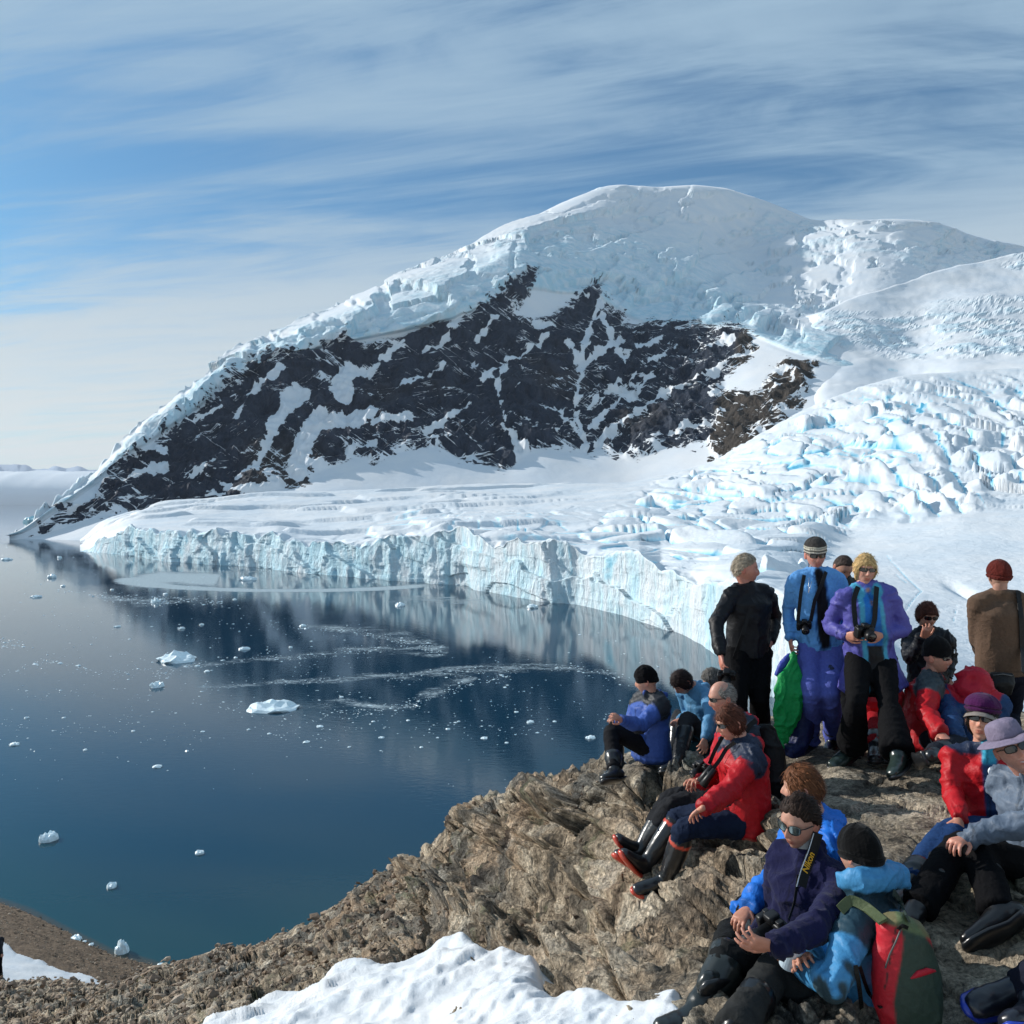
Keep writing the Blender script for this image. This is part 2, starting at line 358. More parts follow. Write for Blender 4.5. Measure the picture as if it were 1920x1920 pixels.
# --- the sea: one sheet out to the horizon
def build_sea():
    rows = np.concatenate([[HZ + .9, HZ + 1.5, HZ + 2.5, HZ + 4], np.arange(HZ + 6, 1050, 5.0), np.arange(1050, 1125, 2.0), np.arange(1126, 1900, 5.0), [1950, 2050, 2300, 2900, 4200, 9000]])
    cols = np.concatenate([np.arange(-9000, -600, 700), np.arange(-600, -20, 30.0), np.arange(-20, 1500, 7.0), np.arange(1500, 2500, 40.0), np.arange(2500, 12000, 900)])
    PX, PY = np.meshgrid(cols, rows); V = atn(PX, PY, waterY(PY)); V[..., 2] = 0
    # distance to the beach decides how shallow it is
    shore = [(-3000, 1300), (-300, 1570), (0, 1692), (60, 1712), (130, 1748), (215, 1790), (330, 1818), (420, 1835), (600, 1800), (760, 1790)]
    sx = np.array([p[0] for p in shore], float); sy = np.array([p[1] for p in shore], float)
    dpx = np.interp(PX, sx, sy) - PY
    near = np.exp(-np.maximum(dpx, 0) / 150) * smooth(1500, 500, PX) + .0
    beach = np.exp(-np.maximum(dpx, 0) / 12) * smooth(420, 250, PX)
    shal = np.clip(near * .72 + beach * .5, 0, 1)
    sl = np.zeros(PX.shape)
    # slush ring in front of the glacier
    ex, ey = (PX - 545) / 310, (PY - 1089) / 20
    r = np.sqrt(ex * ex + ey * ey)
    sl = np.maximum(sl, 1.9 * np.exp(-((r - .92) / .14) ** 2) * np.where(PY > 1083, 1, .35) * smooth(880, 700, PX))
    sl = np.maximum(sl, .42 * (r < .95) * smooth(330, 420, PX))
    sl = np.maximum(sl, 1.2 * smooth(-6, 12, poly_sd(PX, PY, [(232, 1078), (300, 1068), (420, 1072), (410, 1098), (560, 1103), (420, 1105), (300, 1096)])))
    for pts in ([(340, 1250, 3), (520, 1235, 3), (700, 1218, 5), (830, 1222, 8), (790, 1200, 8), (680, 1185, 6), (560, 1172, 4)],
                [(380, 1290, 3), (560, 1275, 3), (760, 1268, 5), (900, 1255, 7), (1060, 1252, 4), (1160, 1262, 2)],
                [(520, 1330, 3), (640, 1318, 4), (760, 1330, 7), (800, 1300, 9), (880, 1270, 7)],
                [(190, 1120, 2), (260, 1128, 4), (370, 1125, 2)], 
                [(730, 1130, 3), (800, 1122, 5), (900, 1128, 3)]):
        sl = np.maximum(sl, .62 * smooth(-16, 3, line_sd(PX + 10 * vn(st3(PX * .03, PY * .1, 0), 4), PY + 3 * vn(st3(PX * .02, PY * .05, 0), 5), pts)))
    sl = sl * smooth(1400, 1310, PY)
    f = gridfaces(*PX.shape)
    o = mk('sea', V.reshape(-1, 3), orient(V.reshape(-1, 3), f), M_sea, attrs={'shallow': shal, 'slush': sl})
    setp(o, 'calm dark blue bay water mirroring the mountain', kind='structure')
build_sea()

# --- rock mountain with its ice cap
ridge = [(20, 1012, 1370), (50, 1000, 1411), (90, 962, 1490), (140, 920, 1580), (200, 878, 1740), (240, 830, 1830), (300, 790, 1950), (360, 745, 2090), (430, 680, 2280), (470, 655, 2380), (530, 628, 2560), (600, 598, 2760), (655, 577, 2950),
         (700, 553, 3080), (760, 520, 3280), (850, 480, 3600), (930, 435, 3920), (1000, 405, 4120), (1070, 375, 4260), (1115, 353, 4320), (1160, 345, 4360), (1230, 350, 4450), (1290, 346, 4500), (1360, 354, 4600), (1430, 378, 4700), (1480, 397, 4720), (1530, 417, 4600), (1600, 411, 4150), (1700, 413, 4150), (1760, 418, 4300), (1820, 442, 4500), (1880, 455, 4600), (1930, 465, 4600), (2100, 480, 4600)]
rocktop = [(20, 1014, 1368), (50, 1006, 1408), (110, 960, 1480), (190, 905, 1620), (250, 860, 1720), (350, 790, 1880), (450, 705, 2050), (530, 668, 2160), (650, 640, 2300), (800, 612, 2420), (900, 582, 2500), (990, 540, 2620), (1060, 560, 2640), (1110, 545, 2680), (1160, 590, 2640), (1200, 612, 2560), (1300, 618, 2450), (1400, 622, 2300), (1440, 650, 2180), (1530, 680, 2000), (1620, 700, 1950), (1800, 720, 1900), (2100, 740, 1900)]
capmid = [(20, 1013, 1369), (50, 1003, 1409), (110, 950, 1495), (190, 893, 1650), (250, 840, 1760), (350, 766, 1950), (450, 686, 2110), (530, 648, 2300), (650, 600, 2480), (800, 560, 2640), (900, 530, 2760), (990, 470, 3050), (1060, 470, 3080), (1110, 480, 3050), (1160, 490, 3050), (1200, 500, 3050), (1300, 520, 2950), (1400, 560, 3060), (1470, 578, 3130), (1560, 590, 3030), (1650, 570, 3000), (1750, 565, 3200), (1900, 600, 3250), (2100, 620, 3250)]
upper = [(x, y * .45 + np.interp(x, [a[0] for a in ridge], [a[1] for a in ridge]) * .55, math.exp(math.log(Y) * .45 + math.log(np.interp(x, [a[0] for a in ridge], [a[2] for a in ridge])) * .55)) for x, y, Y in capmid if x < 1350] + [(1400, 462, 4080), (1450, 462, 4110), (1500, 462, 4060), (1560, 455, 3920), (1620, 448, 3820), (1700, 450, 3800), (1780, 465, 3950), (1850, 490, 4150), (1930, 500, 4200), (2100, 520, 4200)]
rockbase = [(20, 1022, 1362), (50, 1016, 1400), (110, 1003, 1440), (200, 968, 1520), (300, 972, 1560), (400, 950, 1620), (500, 930, 1650), (560, 905, 1700), (700, 868, 1800), (830, 862, 1850), (950, 878, 1850), (1000, 845, 1920), (1100, 855, 1930), (1180, 862, 1900), (1330, 832, 1850), (1360, 868, 1700), (1450, 810, 1700), (1520, 780, 1700), (1620, 770, 1700), (2100, 760, 1700)]
apron = [(20, 1030, 1350), (50, 1024, 1380), (110, 1024, 1350), (160, 1034, 1290), (200, 1040, 1250), (300, 1010, 1350), (400, 965, 1480), (560, 945, 1560), (700, 938, 1640), (900, 935, 1680), (1200, 930, 1690), (1340, 900, 1640), (1500, 870, 1560), (2100, 850, 1500)]
def behind(c, dpy, k): return [(x, y + dpy, Y * k) for x, y, Y in c]
rocklines = [
 [(1128, 560, 5), (1112, 610, 5), (1093, 650, 9), (1088, 700, 7), (1083, 750, 5), (1078, 790, 4), (1100, 830, 7), (1085, 862, 13)],
 [(1412, 660, 5), (1330, 705, 5), (1240, 745, 7), (1180, 790, 5), (1120, 838, 8)], [(1060, 640, 7), (1085, 680, 10)], [(1165, 640, 10), (1120, 660, 12), (1095, 690, 6)],
 [(1160, 720, 8), (1110, 760, 4), (1040, 810, 4)], [(1225, 710, 5), (1150, 770, 4), (1105, 805, 4)], [(1080, 770, 5), (1000, 760, 3)], [(1265, 655, 5), (1215, 690, 4), (1160, 720, 3)],
 [(950, 690, 4), (930, 720, 5), (940, 770, 4), (945, 810, 7), (975, 840, 12), (985, 870, 14)], [(890, 690, 5), (930, 725, 4)], [(880, 760, 5), (830, 800, 5), (800, 812, 9)],
 [(830, 690, 6), (780, 720, 7), (745, 730, 4)], [(1020, 640, 6), (960, 680, 5), (900, 720, 4)], [(760, 640, 8), (700, 700, 8), (650, 700, 18), (640, 740, 26)], [(1360, 780, 6), (1290, 800, 4), (1230, 830, 4)],
 [(560, 740, 26), (520, 790, 14), (500, 830, 9), (480, 880, 5)], [(600, 790, 22), (570, 830, 26), (560, 880, 22)], [(690, 780, 20), (620, 800, 22)], [(760, 790, 14), (700, 800, 9)],
 [(300, 875, 16), (262, 900, 15), (245, 910, 8)], [(310, 850, 9), (270, 845, 5)], [(420, 770, 7), (370, 800, 4)], [(525, 700, 14), (470, 745, 5), (440, 790, 4)], [(395, 870, 5), (360, 900, 3)],
 [(130, 965, 8), (165, 935, 10), (190, 915, 6)], [(860, 600, 8), (830, 640, 5), (800, 660, 4)], [(930, 600, 8), (890, 640, 6)], [(1000, 610, 10), (1040, 620, 6)], [(1200, 650, 10), (1240, 640, 4)], [(1370, 640, 10), (1330, 650, 6)],
 [(480, 870, 5), (420, 920, 4)], [(700, 830, 6), (650, 850, 5)], [(1130, 600, 7), (1150, 650, 9), (1170, 690, 5)], [(1430, 700, 4), (1500, 700, 3), (1420, 760, 3)], [(860, 860, 4), (800, 850, 3)], [(1040, 760, 3), (1090, 820, 3)]]
rockpoly = [(60, 1004), (90, 985), (125, 955), (165, 950), (190, 905), (240, 858), (330, 808), (400, 745), (450, 700), (520, 668), (600, 650), (640, 628), (690, 640), (800, 612), (880, 590), (950, 545), (985, 520), (1000, 525), (985, 560), (960, 590),
            (1000, 600), (1050, 585), (1075, 560), (1100, 545), (1118, 533), (1125, 560), (1150, 580), (1172, 590), (1165, 612), (1200, 610), (1290, 612), (1380, 615), (1412, 630), (1420, 655), (1395, 680), (1360, 710), (1350, 745),
            (1375, 735), (1420, 740), (1450, 700), (1480, 675), (1530, 685), (1515, 715), (1500, 760), (1470, 800), (1400, 845), (1345, 872), (1330, 860), (1330, 830), (1250, 840), (1185, 864), (1140, 848), (1090, 850), (1060, 842), (1000, 838), (970, 870), (940, 880), (925, 868),
            (890, 858), (860, 862), (830, 845), (780, 835), (700, 868), (660, 850), (600, 880), (560, 905), (500, 930), (450, 942), (380, 945), (320, 968), (250, 960), (200, 970), (170, 965), (115, 1002)]
def build_mountain():
    back = behind(ridge, 60, 1.12); back2 = behind(ridge, 500, 1.5)
    PX, PY, YY, S = loftgrid([apron, rockbase, rocktop, capmid, upper, ridge, back, back2], 20, 2100, 2.6, 2.6, (8, 12), 26.0, (5, 6, 7), (), 5)
    S = np.where(S > 3, 3 + (S - 3) / 2 * (S < 5) + (S - 4) * (S >= 5), S)
    # broad relief of the summit cone: sunlit left shoulder, shaded right flank
    k = smooth(1.0, 2.6, S)
    YY = YY * (1 + .085 * k * np.tanh((PX - 1080 - (PY - 380) * -.45) / 150) * smooth(4.2, 3.2, S) * smooth(700, 560, PY) * smooth(1480, 1380, PX))
    V = atn(PX, PY, YY); N = normals(V)
    V0 = V.copy()
    rk = poly_sd(PX + 6 * vn(V * .02, 5), PY + 6 * vn(V * .02, 6), rockpoly)
    snowl = np.full(PX.shape, -1e9)
    wx = 7 * fbm(V * .02, 2, seed=21); wy = 7 * fbm(V * .02, 2, seed=22)
    for l in rocklines:
        l = [(a_, b_, c_ * (.42 if c_ < 12 else .75)) for a_, b_, c_ in l]
        snowl = np.maximum(snowl, line_sd(PX + wx, PY + wy, l))
    snowl = snowl + 9 * fbm(np.stack([PX * .05 + PY * .03, PY * .10 - PX * .04, PX * 0], -1), 4, .65, seed=23)
    rock = np.clip(rk * .9, -40, 21) - 38 * smooth(-4.5, 2.0, snowl)
    # ledges: thin snow lines along the slope
    lz = fbm(np.stack([PX * .012 + PY * .012, PY * .05 - PX * .018, PX * 0], -1), 4, .55, seed=3)
    rock = rock - 26 * smooth(.30, .46, lz) * smooth(-.3, .2, vn(V * .006, 19))
    inside = smooth(-4, 10, rk)
    r = fbm(V * st3(.016, .016, .006), 5, .55, seed=11, ridged=True)
    cap = smooth(1.9, 2.4, S) * smooth(3.6, 2.9, S) * smooth(1500, 1300, PX) + 0
    capr = fbm(np.stack([PX * .035 + 5, PY * .012, PX * 0], -1), 4, .55, seed=31)
    s = fbm(V * .0022, 5, .42, seed=12)
    cre = fbm(V * st3(.010, .010, .016), 4, .5, seed=14, ridged=True) * smooth(.1, .4, vn(V * .0028, 18))
    rough_cap = smooth(1.95, 2.1, S) * smooth(4.3, 3.9, S)
    edge = np.exp(-((S - 4.0) / .22) ** 2) * smooth(640, 500, PX)      # serac teeth along the lower ridge
    teeth = fbm(np.stack([PX * .09, PY * .0, PX * 0], -1), 3, .6, seed=33)
    tn = fbm(np.stack([PX * .0065 + 3, PY * .017 + PX * .004, PX * 0], -1), 4, .5, seed=71); tn2 = fbm(np.stack([PX * .013, PY * .030 + PX * .006 + 9, PX * 0], -1), 4, .5, seed=72)
    capm = smooth(2.0, 2.3, S) * smooth(4.05, 3.8, S) * (1 - inside) * smooth(140, 420, PX)
    stp = smooth(-.02, .035, tn) * 26 + smooth(.05, .09, tn2) * 14 - smooth(-.22, -.16, tn2) * 8; edg = np.exp(-((tn - .0075) / .02) ** 2) + .8 * np.exp(-((tn2 - .07) / .016) ** 2)
    brkn = fbm(V * st3(.02, .02, .03), 3, .6, seed=73, ridged=True)
    V[..., 2] += 0
    d = inside * r * 26 + capm * (stp + (edg + .5 * smooth(.15, .45, tn2)) * brkn * 9) + (1 - inside) * s * 15 + cap * capr * 13 * smooth(-.3, .3, vn(V * .003, 17)) + rough_cap * cre * 8
    V = V + N * d[..., None]
    V[..., 2] += edge * (6 + 16 * teeth)
    # lower-left lip of the cap overhangs as an ice cliff
    rim = smooth(1.98, 2.06, S) * smooth(2.5, 2.1, S)
    V[..., 1] -= rim * 22
    ice = np.clip(rim * 1.2 + cap * .75 + rough_cap * smooth(.25, .6, cre) * .5 + capm * edg * .7 + edge * .6, 0, 1) * (1 - inside)
    brown = smooth(1330, 1345, PX + .3 * (PY - 800)) * smooth(1560, 1540, PX) * .9 + .6 * smooth(430, 500, PX) * smooth(640, 560, PX) * smooth(800, 860, PY)
    f = gridfaces(*PX.shape)
    o = mk('mountain', V.reshape(-1, 3), orient(V.reshape(-1, 3), f), M_mount, attrs={'rock': rock, 'ice': ice, 'brown': brown})
    setp(o, 'snow capped mountain with dark rock cliffs', kind='structure')
build_mountain()

# --- second snow dome, upper right, and the snow shoulders in front of it
def snowlayer(name, curves, x0, x1, amp, seed, label, fr=.006, icef=None, back=.22, wb=130):
    PX, PY, YY, S = loftgrid(curves, x0, x1, 3.4, 3.2, (7, 14), 30.0, (2, 3, 4))
    YY = YY * (1 + back * smooth(x0 + wb, x0 - 10, PX))
    V = atn(PX, PY, YY); N = normals(V)
    a = fbm(V * fr, 5, .5, seed=seed); c = fbm(V * st3(fr * 3, fr * 3, fr * 5), 4, .55, seed=seed + 3, ridged=True)
    reg = smooth(.05, .35, fbm(V * fr * .7, 2, seed=seed + 9))
    V = V + N * (amp * a + amp * .35 * reg * c)[..., None]
    f = gridfaces(*PX.shape)
    o = mk(name, V.reshape(-1, 3), orient(V.reshape(-1, 3), f), M_mount, attrs={'rock': PX * 0 - 60, 'ice': reg * smooth(.2, .6, c) * .8, 'brown': PX * 0})
    setp(o, label, kind='structure')
sh = [(1380, 640, 2400), (1470, 605, 2450), (1560, 578, 2500), (1640, 545, 2600), (1720, 520, 2700), (1800, 498, 2800), (1870, 480, 2900), (1930, 470, 2950), (2150, 430, 3000)]
shmid = [(1380, 690, 2100), (1500, 670, 2080), (1600, 650, 2100), (1700, 640, 2250), (1800, 620, 2150), (1930, 590, 2250), (2150, 560, 2250)]
shlow = [(1380, 780, 1750), (1500, 790, 1700), (1600, 745, 1700), (1700, 740, 1760), (1800, 735, 1650), (1930, 720, 1600), (2150, 700, 1600)]
snowlayer('snow_shoulder', [shlow, shmid, sh, behind(sh, 50, 1.1), behind(sh, 300, 1.4)], 1425, 2150, 15, 61, 'broad snow shoulder above the icefall', .005)

# --- glacier: calving front, icefall and the snowfield behind the people
gw = [(150, 1034), (165, 1035), (240, 1041), (320, 1052), (420, 1059), (500, 1064), (520, 1068), (600, 1077), (700, 1086), (800, 1094), (872, 1099), (885, 1106), (940, 1116), (1010, 1129), (1080, 1134), (1130, 1145), (1200, 1165), (1280, 1190), (1335, 1222), (1400, 1262), (1500, 1345), (1600, 1460), (1750, 1700), (2100, 2300)]
gtop = [(150, 1033), (165, 1030), (190, 1012), (240, 990), (300, 995), (360, 999), (430, 997), (480, 1003), (520, 1000), (560, 1015), (620, 1022), (680, 1020), (730, 1012), (800, 1008), (860, 992), (890, 1010), (950, 1018), (1010, 1022), (1080, 1030), (1140, 1036), (1200, 1040), (1240, 1068), (1300, 1075), (1340, 1078), (1400, 1085), (1480, 1120), (1560, 1180), (1700, 1350), (2100, 1800)]
def build_glacier():
    c0 = [(x, y, waterY(y)) for x, y in gw]
    def top(k, py_shift=0):
        r = []
        for (x, y) in gtop:
            yw = np.interp(x, [a[0] for a in gw], [a[1] for a in gw]); r.append((x, y + py_shift, waterY(yw) * k))
        return r
    c1 = top(1.012)
    c2 = [(150, 1031, 1120), (190, 1004, 1080), (240, 982, 1070), (340, 972, 1100), (430, 975, 1100), (520, 978, 1080), (600, 985, 1000), (700, 990, 920), (800, 980, 900), (900, 985, 800), (1000, 990, 750), (1100, 1000, 690), (1200, 1005, 640), (1300, 1020, 560), (1400, 1030, 500), (1500, 1050, 450), (1600, 1080, 400), (1750, 1110, 360), (1920, 1130, 330), (2100, 1150, 300)]
    c3 = [(150, 1028, 1200), (190, 992, 1200), (240, 968, 1230), (340, 950, 1260), (430, 942, 1290), (520, 940, 1300), (700, 945, 1250), (900, 945, 1150), (1050, 945, 1080), (1200, 945, 980), (1300, 950, 900), (1400, 965, 800), (1500, 985, 700), (1600, 1010, 620), (1700, 1000, 600), (1800, 985, 600), (1920, 960, 640), (2100, 940, 640)]
    c4 = [(150, 1026, 1300), (190, 985, 1330), (300, 950, 1390), (430, 934, 1420), (520, 925, 1450), (650, 924, 1450), (800, 920, 1430), (1000, 914, 1400), (1180, 911, 1350), (1340, 900, 1220), (1450, 890, 1080), (1600, 890, 950), (1700, 900, 870), (1800, 890, 860), (1920, 880, 880), (2100, 860, 880)]
    c5 = [(150, 1024, 1350), (190, 980, 1380), (300, 946, 1420), (430, 930, 1460), (520, 921, 1500), (650, 920, 1500), (800, 916, 1480), (1000, 909, 1460), (1180, 905, 1430), (1280, 882, 1440), (1340, 864, 1450), (1450, 800, 1470), (1500, 770, 1500), (1560, 745, 1530), (1640, 718, 1560), (1700, 702, 1570), (1830, 694, 1580), (1920, 690, 1560), (2100, 680, 1500)]
    c6 = behind(c5, 30, 1.1); c7 = behind(c5, 200, 1.3)
    PX, PY, YY, S = loftgrid([c0, c1, c2, c3, c4, c5, c6, c7], 150, 2100, 2.9, 2.6, (2, 4), 14.0, (0, 1, 5, 6, 7), (0, 1), 5)
    V = atn(PX, PY, YY); N = normals(V)
    cliff = smooth(1.06, .96, S)
    # calving front: flutes, buttresses and caves pushed in and out horizontally
    lx = V[..., 0]
    pf = np.stack([lx * .05 + V[..., 1] * .02, V[..., 2] * .012, lx * 0], -1)
    pf = pf + st3(.25 * vn(V * .03, 43), 0, 0)
    fl = fbm(pf, 5, .6, seed=41, ridged=True); fl2 = fbm(pf * st3(5, 3.2, 1), 4, .6, seed=42)
    bl = fbm(np.stack([lx * .012 + V[..., 1] * .008, V[..., 2] * .006, lx * 0], -1), 2, seed=45)
    dirx, diry = -.45, -.89
    cA = worley(np.stack([lx / 19 + V[..., 1] / 40 + .5 * vn(V * .05, 47), V[..., 2] / 26 + lx / 90], -1), 48); cB = worley(np.stack([lx / 7 + V[..., 1] / 15 + .4 * vn(V * .1, 49), V[..., 2] / 12], -1), 50)
    facet = (cA[2] - .5) * 9 + (cA[3] * (np.modf(cA[2] * 71)[0] - .5) + cA[4] * .8) * 11 + (cB[2] - .5) * 3.0 + cB[3] * (np.modf(cB[2] * 71)[0] - .5) * 5
    push = cliff * (4.5 * fl + 2.4 * fl2 + 7 * bl + .26 * facet) * smooth(150, 260, PX) * np.where(PX > 880, .8, 1.0)
    # talus lean: the foot sits a little further out than the brink
    V[..., 0] += dirx * push; V[..., 1] += diry * push
    topj = np.exp(-((S - 1.0) / .10) ** 2)
    V[..., 2] += topj * (7.5 * fbm(np.stack([lx * .09, V[..., 1] * .03, lx * 0], -1), 3, .6, seed=46))
    # icefall and broken surface
    wice = np.zeros(PX.shape)
    wice = np.maximum(wice, smooth(-25, 30, poly_sd(PX, PY, [(1230, 920), (1350, 860), (1480, 790), (1560, 745), (1700, 720), (1730, 800), (1690, 900), (1640, 960), (1560, 1010), (1500, 1060), (1420, 1100), (1100, 1040), (1150, 960)])))
    wice = np.maximum(wice, .55 * smooth(-20, 20, poly_sd(PX, PY, [(620, 1015), (760, 955), (900, 960), (1160, 955), (1120, 1060), (900, 1030), (700, 1030)])))
    wice = np.maximum(wice, .55 * smooth(-15, 15, poly_sd(PX, PY, [(1620, 740), (1860, 700), (2000, 700), (2000, 760), (1800, 770), (1700, 790)])))
    warp = st3(vn(V * .02, 61), vn(V * .02, 62), 0)[..., :2]
    vy = PY / 14.0 + 0 * PX; vy = np.where(PY < 950, 950 / 14.0 - (950 - PY) / 25.0, vy)
    p2 = np.stack([V[..., 0] / 33.0 * (1 - .25 * smooth(1000, 1060, PY)), vy], -1)
    rot = np.array([[.88, .47], [-.47, .88]]); p2 = p2 @ rot + warp * .8
    agz = .42 + .50 * smooth(975, 900, PY)
    F1, F2, hid, ox, oy = worley(p2, 70)
    e = F2 - F1
    h3 = np.modf(hid * 91.7)[0] - .5; h4 = np.modf(hid * 37.1)[0] - .5
    blk = (hid ** 2.2 * 24 - 5) + (ox * h3 + oy * h4) * 44
    crk = smooth(.16, .02, e)
    blk = blk * smooth(0, .22, e) - 9 * crk
    q1, q2, hq, qx, qy = worley(p2 * 2.7 + 4, 77)
    sub = (hq - .5) * 3 * smooth(0, .15, q2 - q1) + (qx * (hq - .5)) * 8
    # arched crevasses on the right of the icefall
    warc = smooth(-30, 25, poly_sd(PX, PY, [(1640, 760), (1760, 715), (1940, 730), (2050, 800), (2050, 960), (1880, 930), (1800, 960), (1690, 970), (1660, 900)]))
    surf = (1 - cliff) * smooth(1.0, 1.25, S) * smooth(5.3, 4.9, S)
    dz = surf * wice * (1 - .8 * warc) * agz * (blk + sub) * (.75 + .4 * vn(V * .01, 79)); V[..., 2] += .65 * dz + .35 * blur(blur(dz, 2, 0), 3, 1)
    ra = np.hypot((PX - 1580) * 1.0, (PY - 985) * 1.25) + 24 * vn(V * .009, 81) + 7 * vn(V * .03, 82)
    ph = ra / 52.0; sw = ph - np.floor(ph)
    saw = np.where(sw < .62, sw / .62, (1 - sw) / .38)
    brk = smooth(-.45, .05, vn(V * .016, 85))
    V[..., 2] += surf * warc * (saw * 12 - 4) * brk * (.6 + .7 * vn(V * .02, 86))
    V[..., 2] += surf * warc * agz * blk * .38
    gen = fbm(V * .012, 4, .5, seed=90)
    V[..., 2] += surf * gen * 3.5 * (1 - .5 * smooth(1300, 1500, PX) * smooth(960, 1000, PY))
    # shallow hollows and steps left part
    st = fbm(np.stack([V[..., 0] * .006, V[..., 1] * .022, PX * 0], -1), 3, .5, seed=93)
    V[..., 2] += surf * smooth(1200, 900, PX) * smooth(.1, .22, st) * 5
    crev = surf * (wice * (crk * .8 + .3 * smooth(.15, .0, q2 - q1) * (hid > .4)) + warc * brk * smooth(.14, .0, np.abs(sw - .03)) * 1.0)
    # lone cracks in the smooth snowfield
    for l in ([(1662, 1040, .2), (1690, 1072, .5), (1728, 1105, .6), (1705, 1130, .5), (1695, 1145, .2)], [(1794, 1130, .1), (1788, 1160, .3)], [(1680, 1075, .2), (1700, 1090, .4)], [(970, 985, .8), (972, 1000, 1.6)], [(984, 990, .8), (986, 1003, 1.6)]):
        s_ = smooth(-1.5, 1.0, line_sd(PX, PY, l)); crev = np.maximum(crev, s_ * .9); V[..., 2] -= s_ * .5
    crev = np.maximum(crev, cliff * smooth(.35, .75, fl2) * .5)
    for (x, y, a, b2, dz) in ((1800, 1102, 26, 7, -3.5), (1828, 1118, 18, 5, -3.0)):
        V[..., 2] += dz * np.exp(-(((PX - x) / a) ** 2 + ((PY - y - (PX - x) * .35) / b2) ** 2))
    # the foot stands in the water
    V[0, :, 2] = -1.5
    f = gridfaces(*PX.shape)
    o = mk('glacier', V.reshape(-1, 3), orient(V.reshape(-1, 3), f), M_glac, attrs={'crev': crev, 'cliff': cliff * (.86 + .45 * smooth(.3, -.4, fl) + .30 * smooth(1000, 700, PX))})  # left front coloured deeper cyan, its blue shade painted in
    setp(o, 'crevassed glacier ending in an ice cliff at the bay', kind='structure')
build_glacier()

# --- far hills, fog bank and a tabular iceberg on the horizon
def build_far():
    x = np.linspace(-1500, 330, 260)
    top = 80 * np.exp(-((x + 20) / 60) ** 2) * .0 + 70 + 14 * fbm(st3(x * .02, 0 * x, 0 * x), 4, seed=7) - 16 * smooth(30, 260, x)
    Y = 34000.0
    V = []
    for k, (fr, dY) in enumerate(((0, -1500), (.55, -500), (1, 0), (.4, 1500), (0, 2600))):
        V.append(np.stack([(x - 960) / F * Y, np.full_like(x, Y + dY + 300 * math.sin(k)), np.maximum(fr * top, 0) / F * Y * (1 + .08 * vn(st3(x * .05, k + 0 * x, 0 * x), 3)) - (20 if fr == 0 else 0)], -1))
    V = np.array(V); f = gridfaces(5, len(x))
    mm = plain('haze_tinted_ranges', (.42, .52, .66), .9, .1, 0, .0005, .12)  # pale blue of the distant haze painted into the hills' base colour
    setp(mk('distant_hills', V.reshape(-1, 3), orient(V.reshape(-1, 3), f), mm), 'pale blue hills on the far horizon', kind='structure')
    # fog bank: long soft rolls of cloud low over the sea
    mc, t, b = mat('fog_bank_cloud'); b.inputs['Base Color'].default_value = (.80, .84, .88, 1); b.inputs['Roughness'].default_value = 1; b.inputs['Specular IOR Level'].default_value = 0
    b.inputs['Subsurface Weight'].default_value = 0
    u = np.linspace(-1500, 420, 300); a = np.linspace(0, math.pi, 26)
    U, A = np.meshgrid(u, a); Y2 = 26000.0
    hh = (62 + 7 * fbm(st3(u * .012, 0 * u, 0 * u), 4, seed=8))[None, :] * H / H
    X = (U - 960) / F * Y2; Yc = Y2 - 3200 * np.cos(A) ; Z = np.sin(A) ** .7 * hh / F * Y2
    P_ = np.stack([X, Yc, Z], -1); n = fbm(P_ * st3(.0003, .0003, .0016), 4, seed=9)
    P_[..., 2] += 90 * n * np.sin(A)
    f = gridfaces(*U.shape)
    setp(mk('fog_bank', P_.reshape(-1, 3), orient(P_.reshape(-1, 3), f), mc), 'low white fog bank lying over the open sea', kind='structure')
build_far()

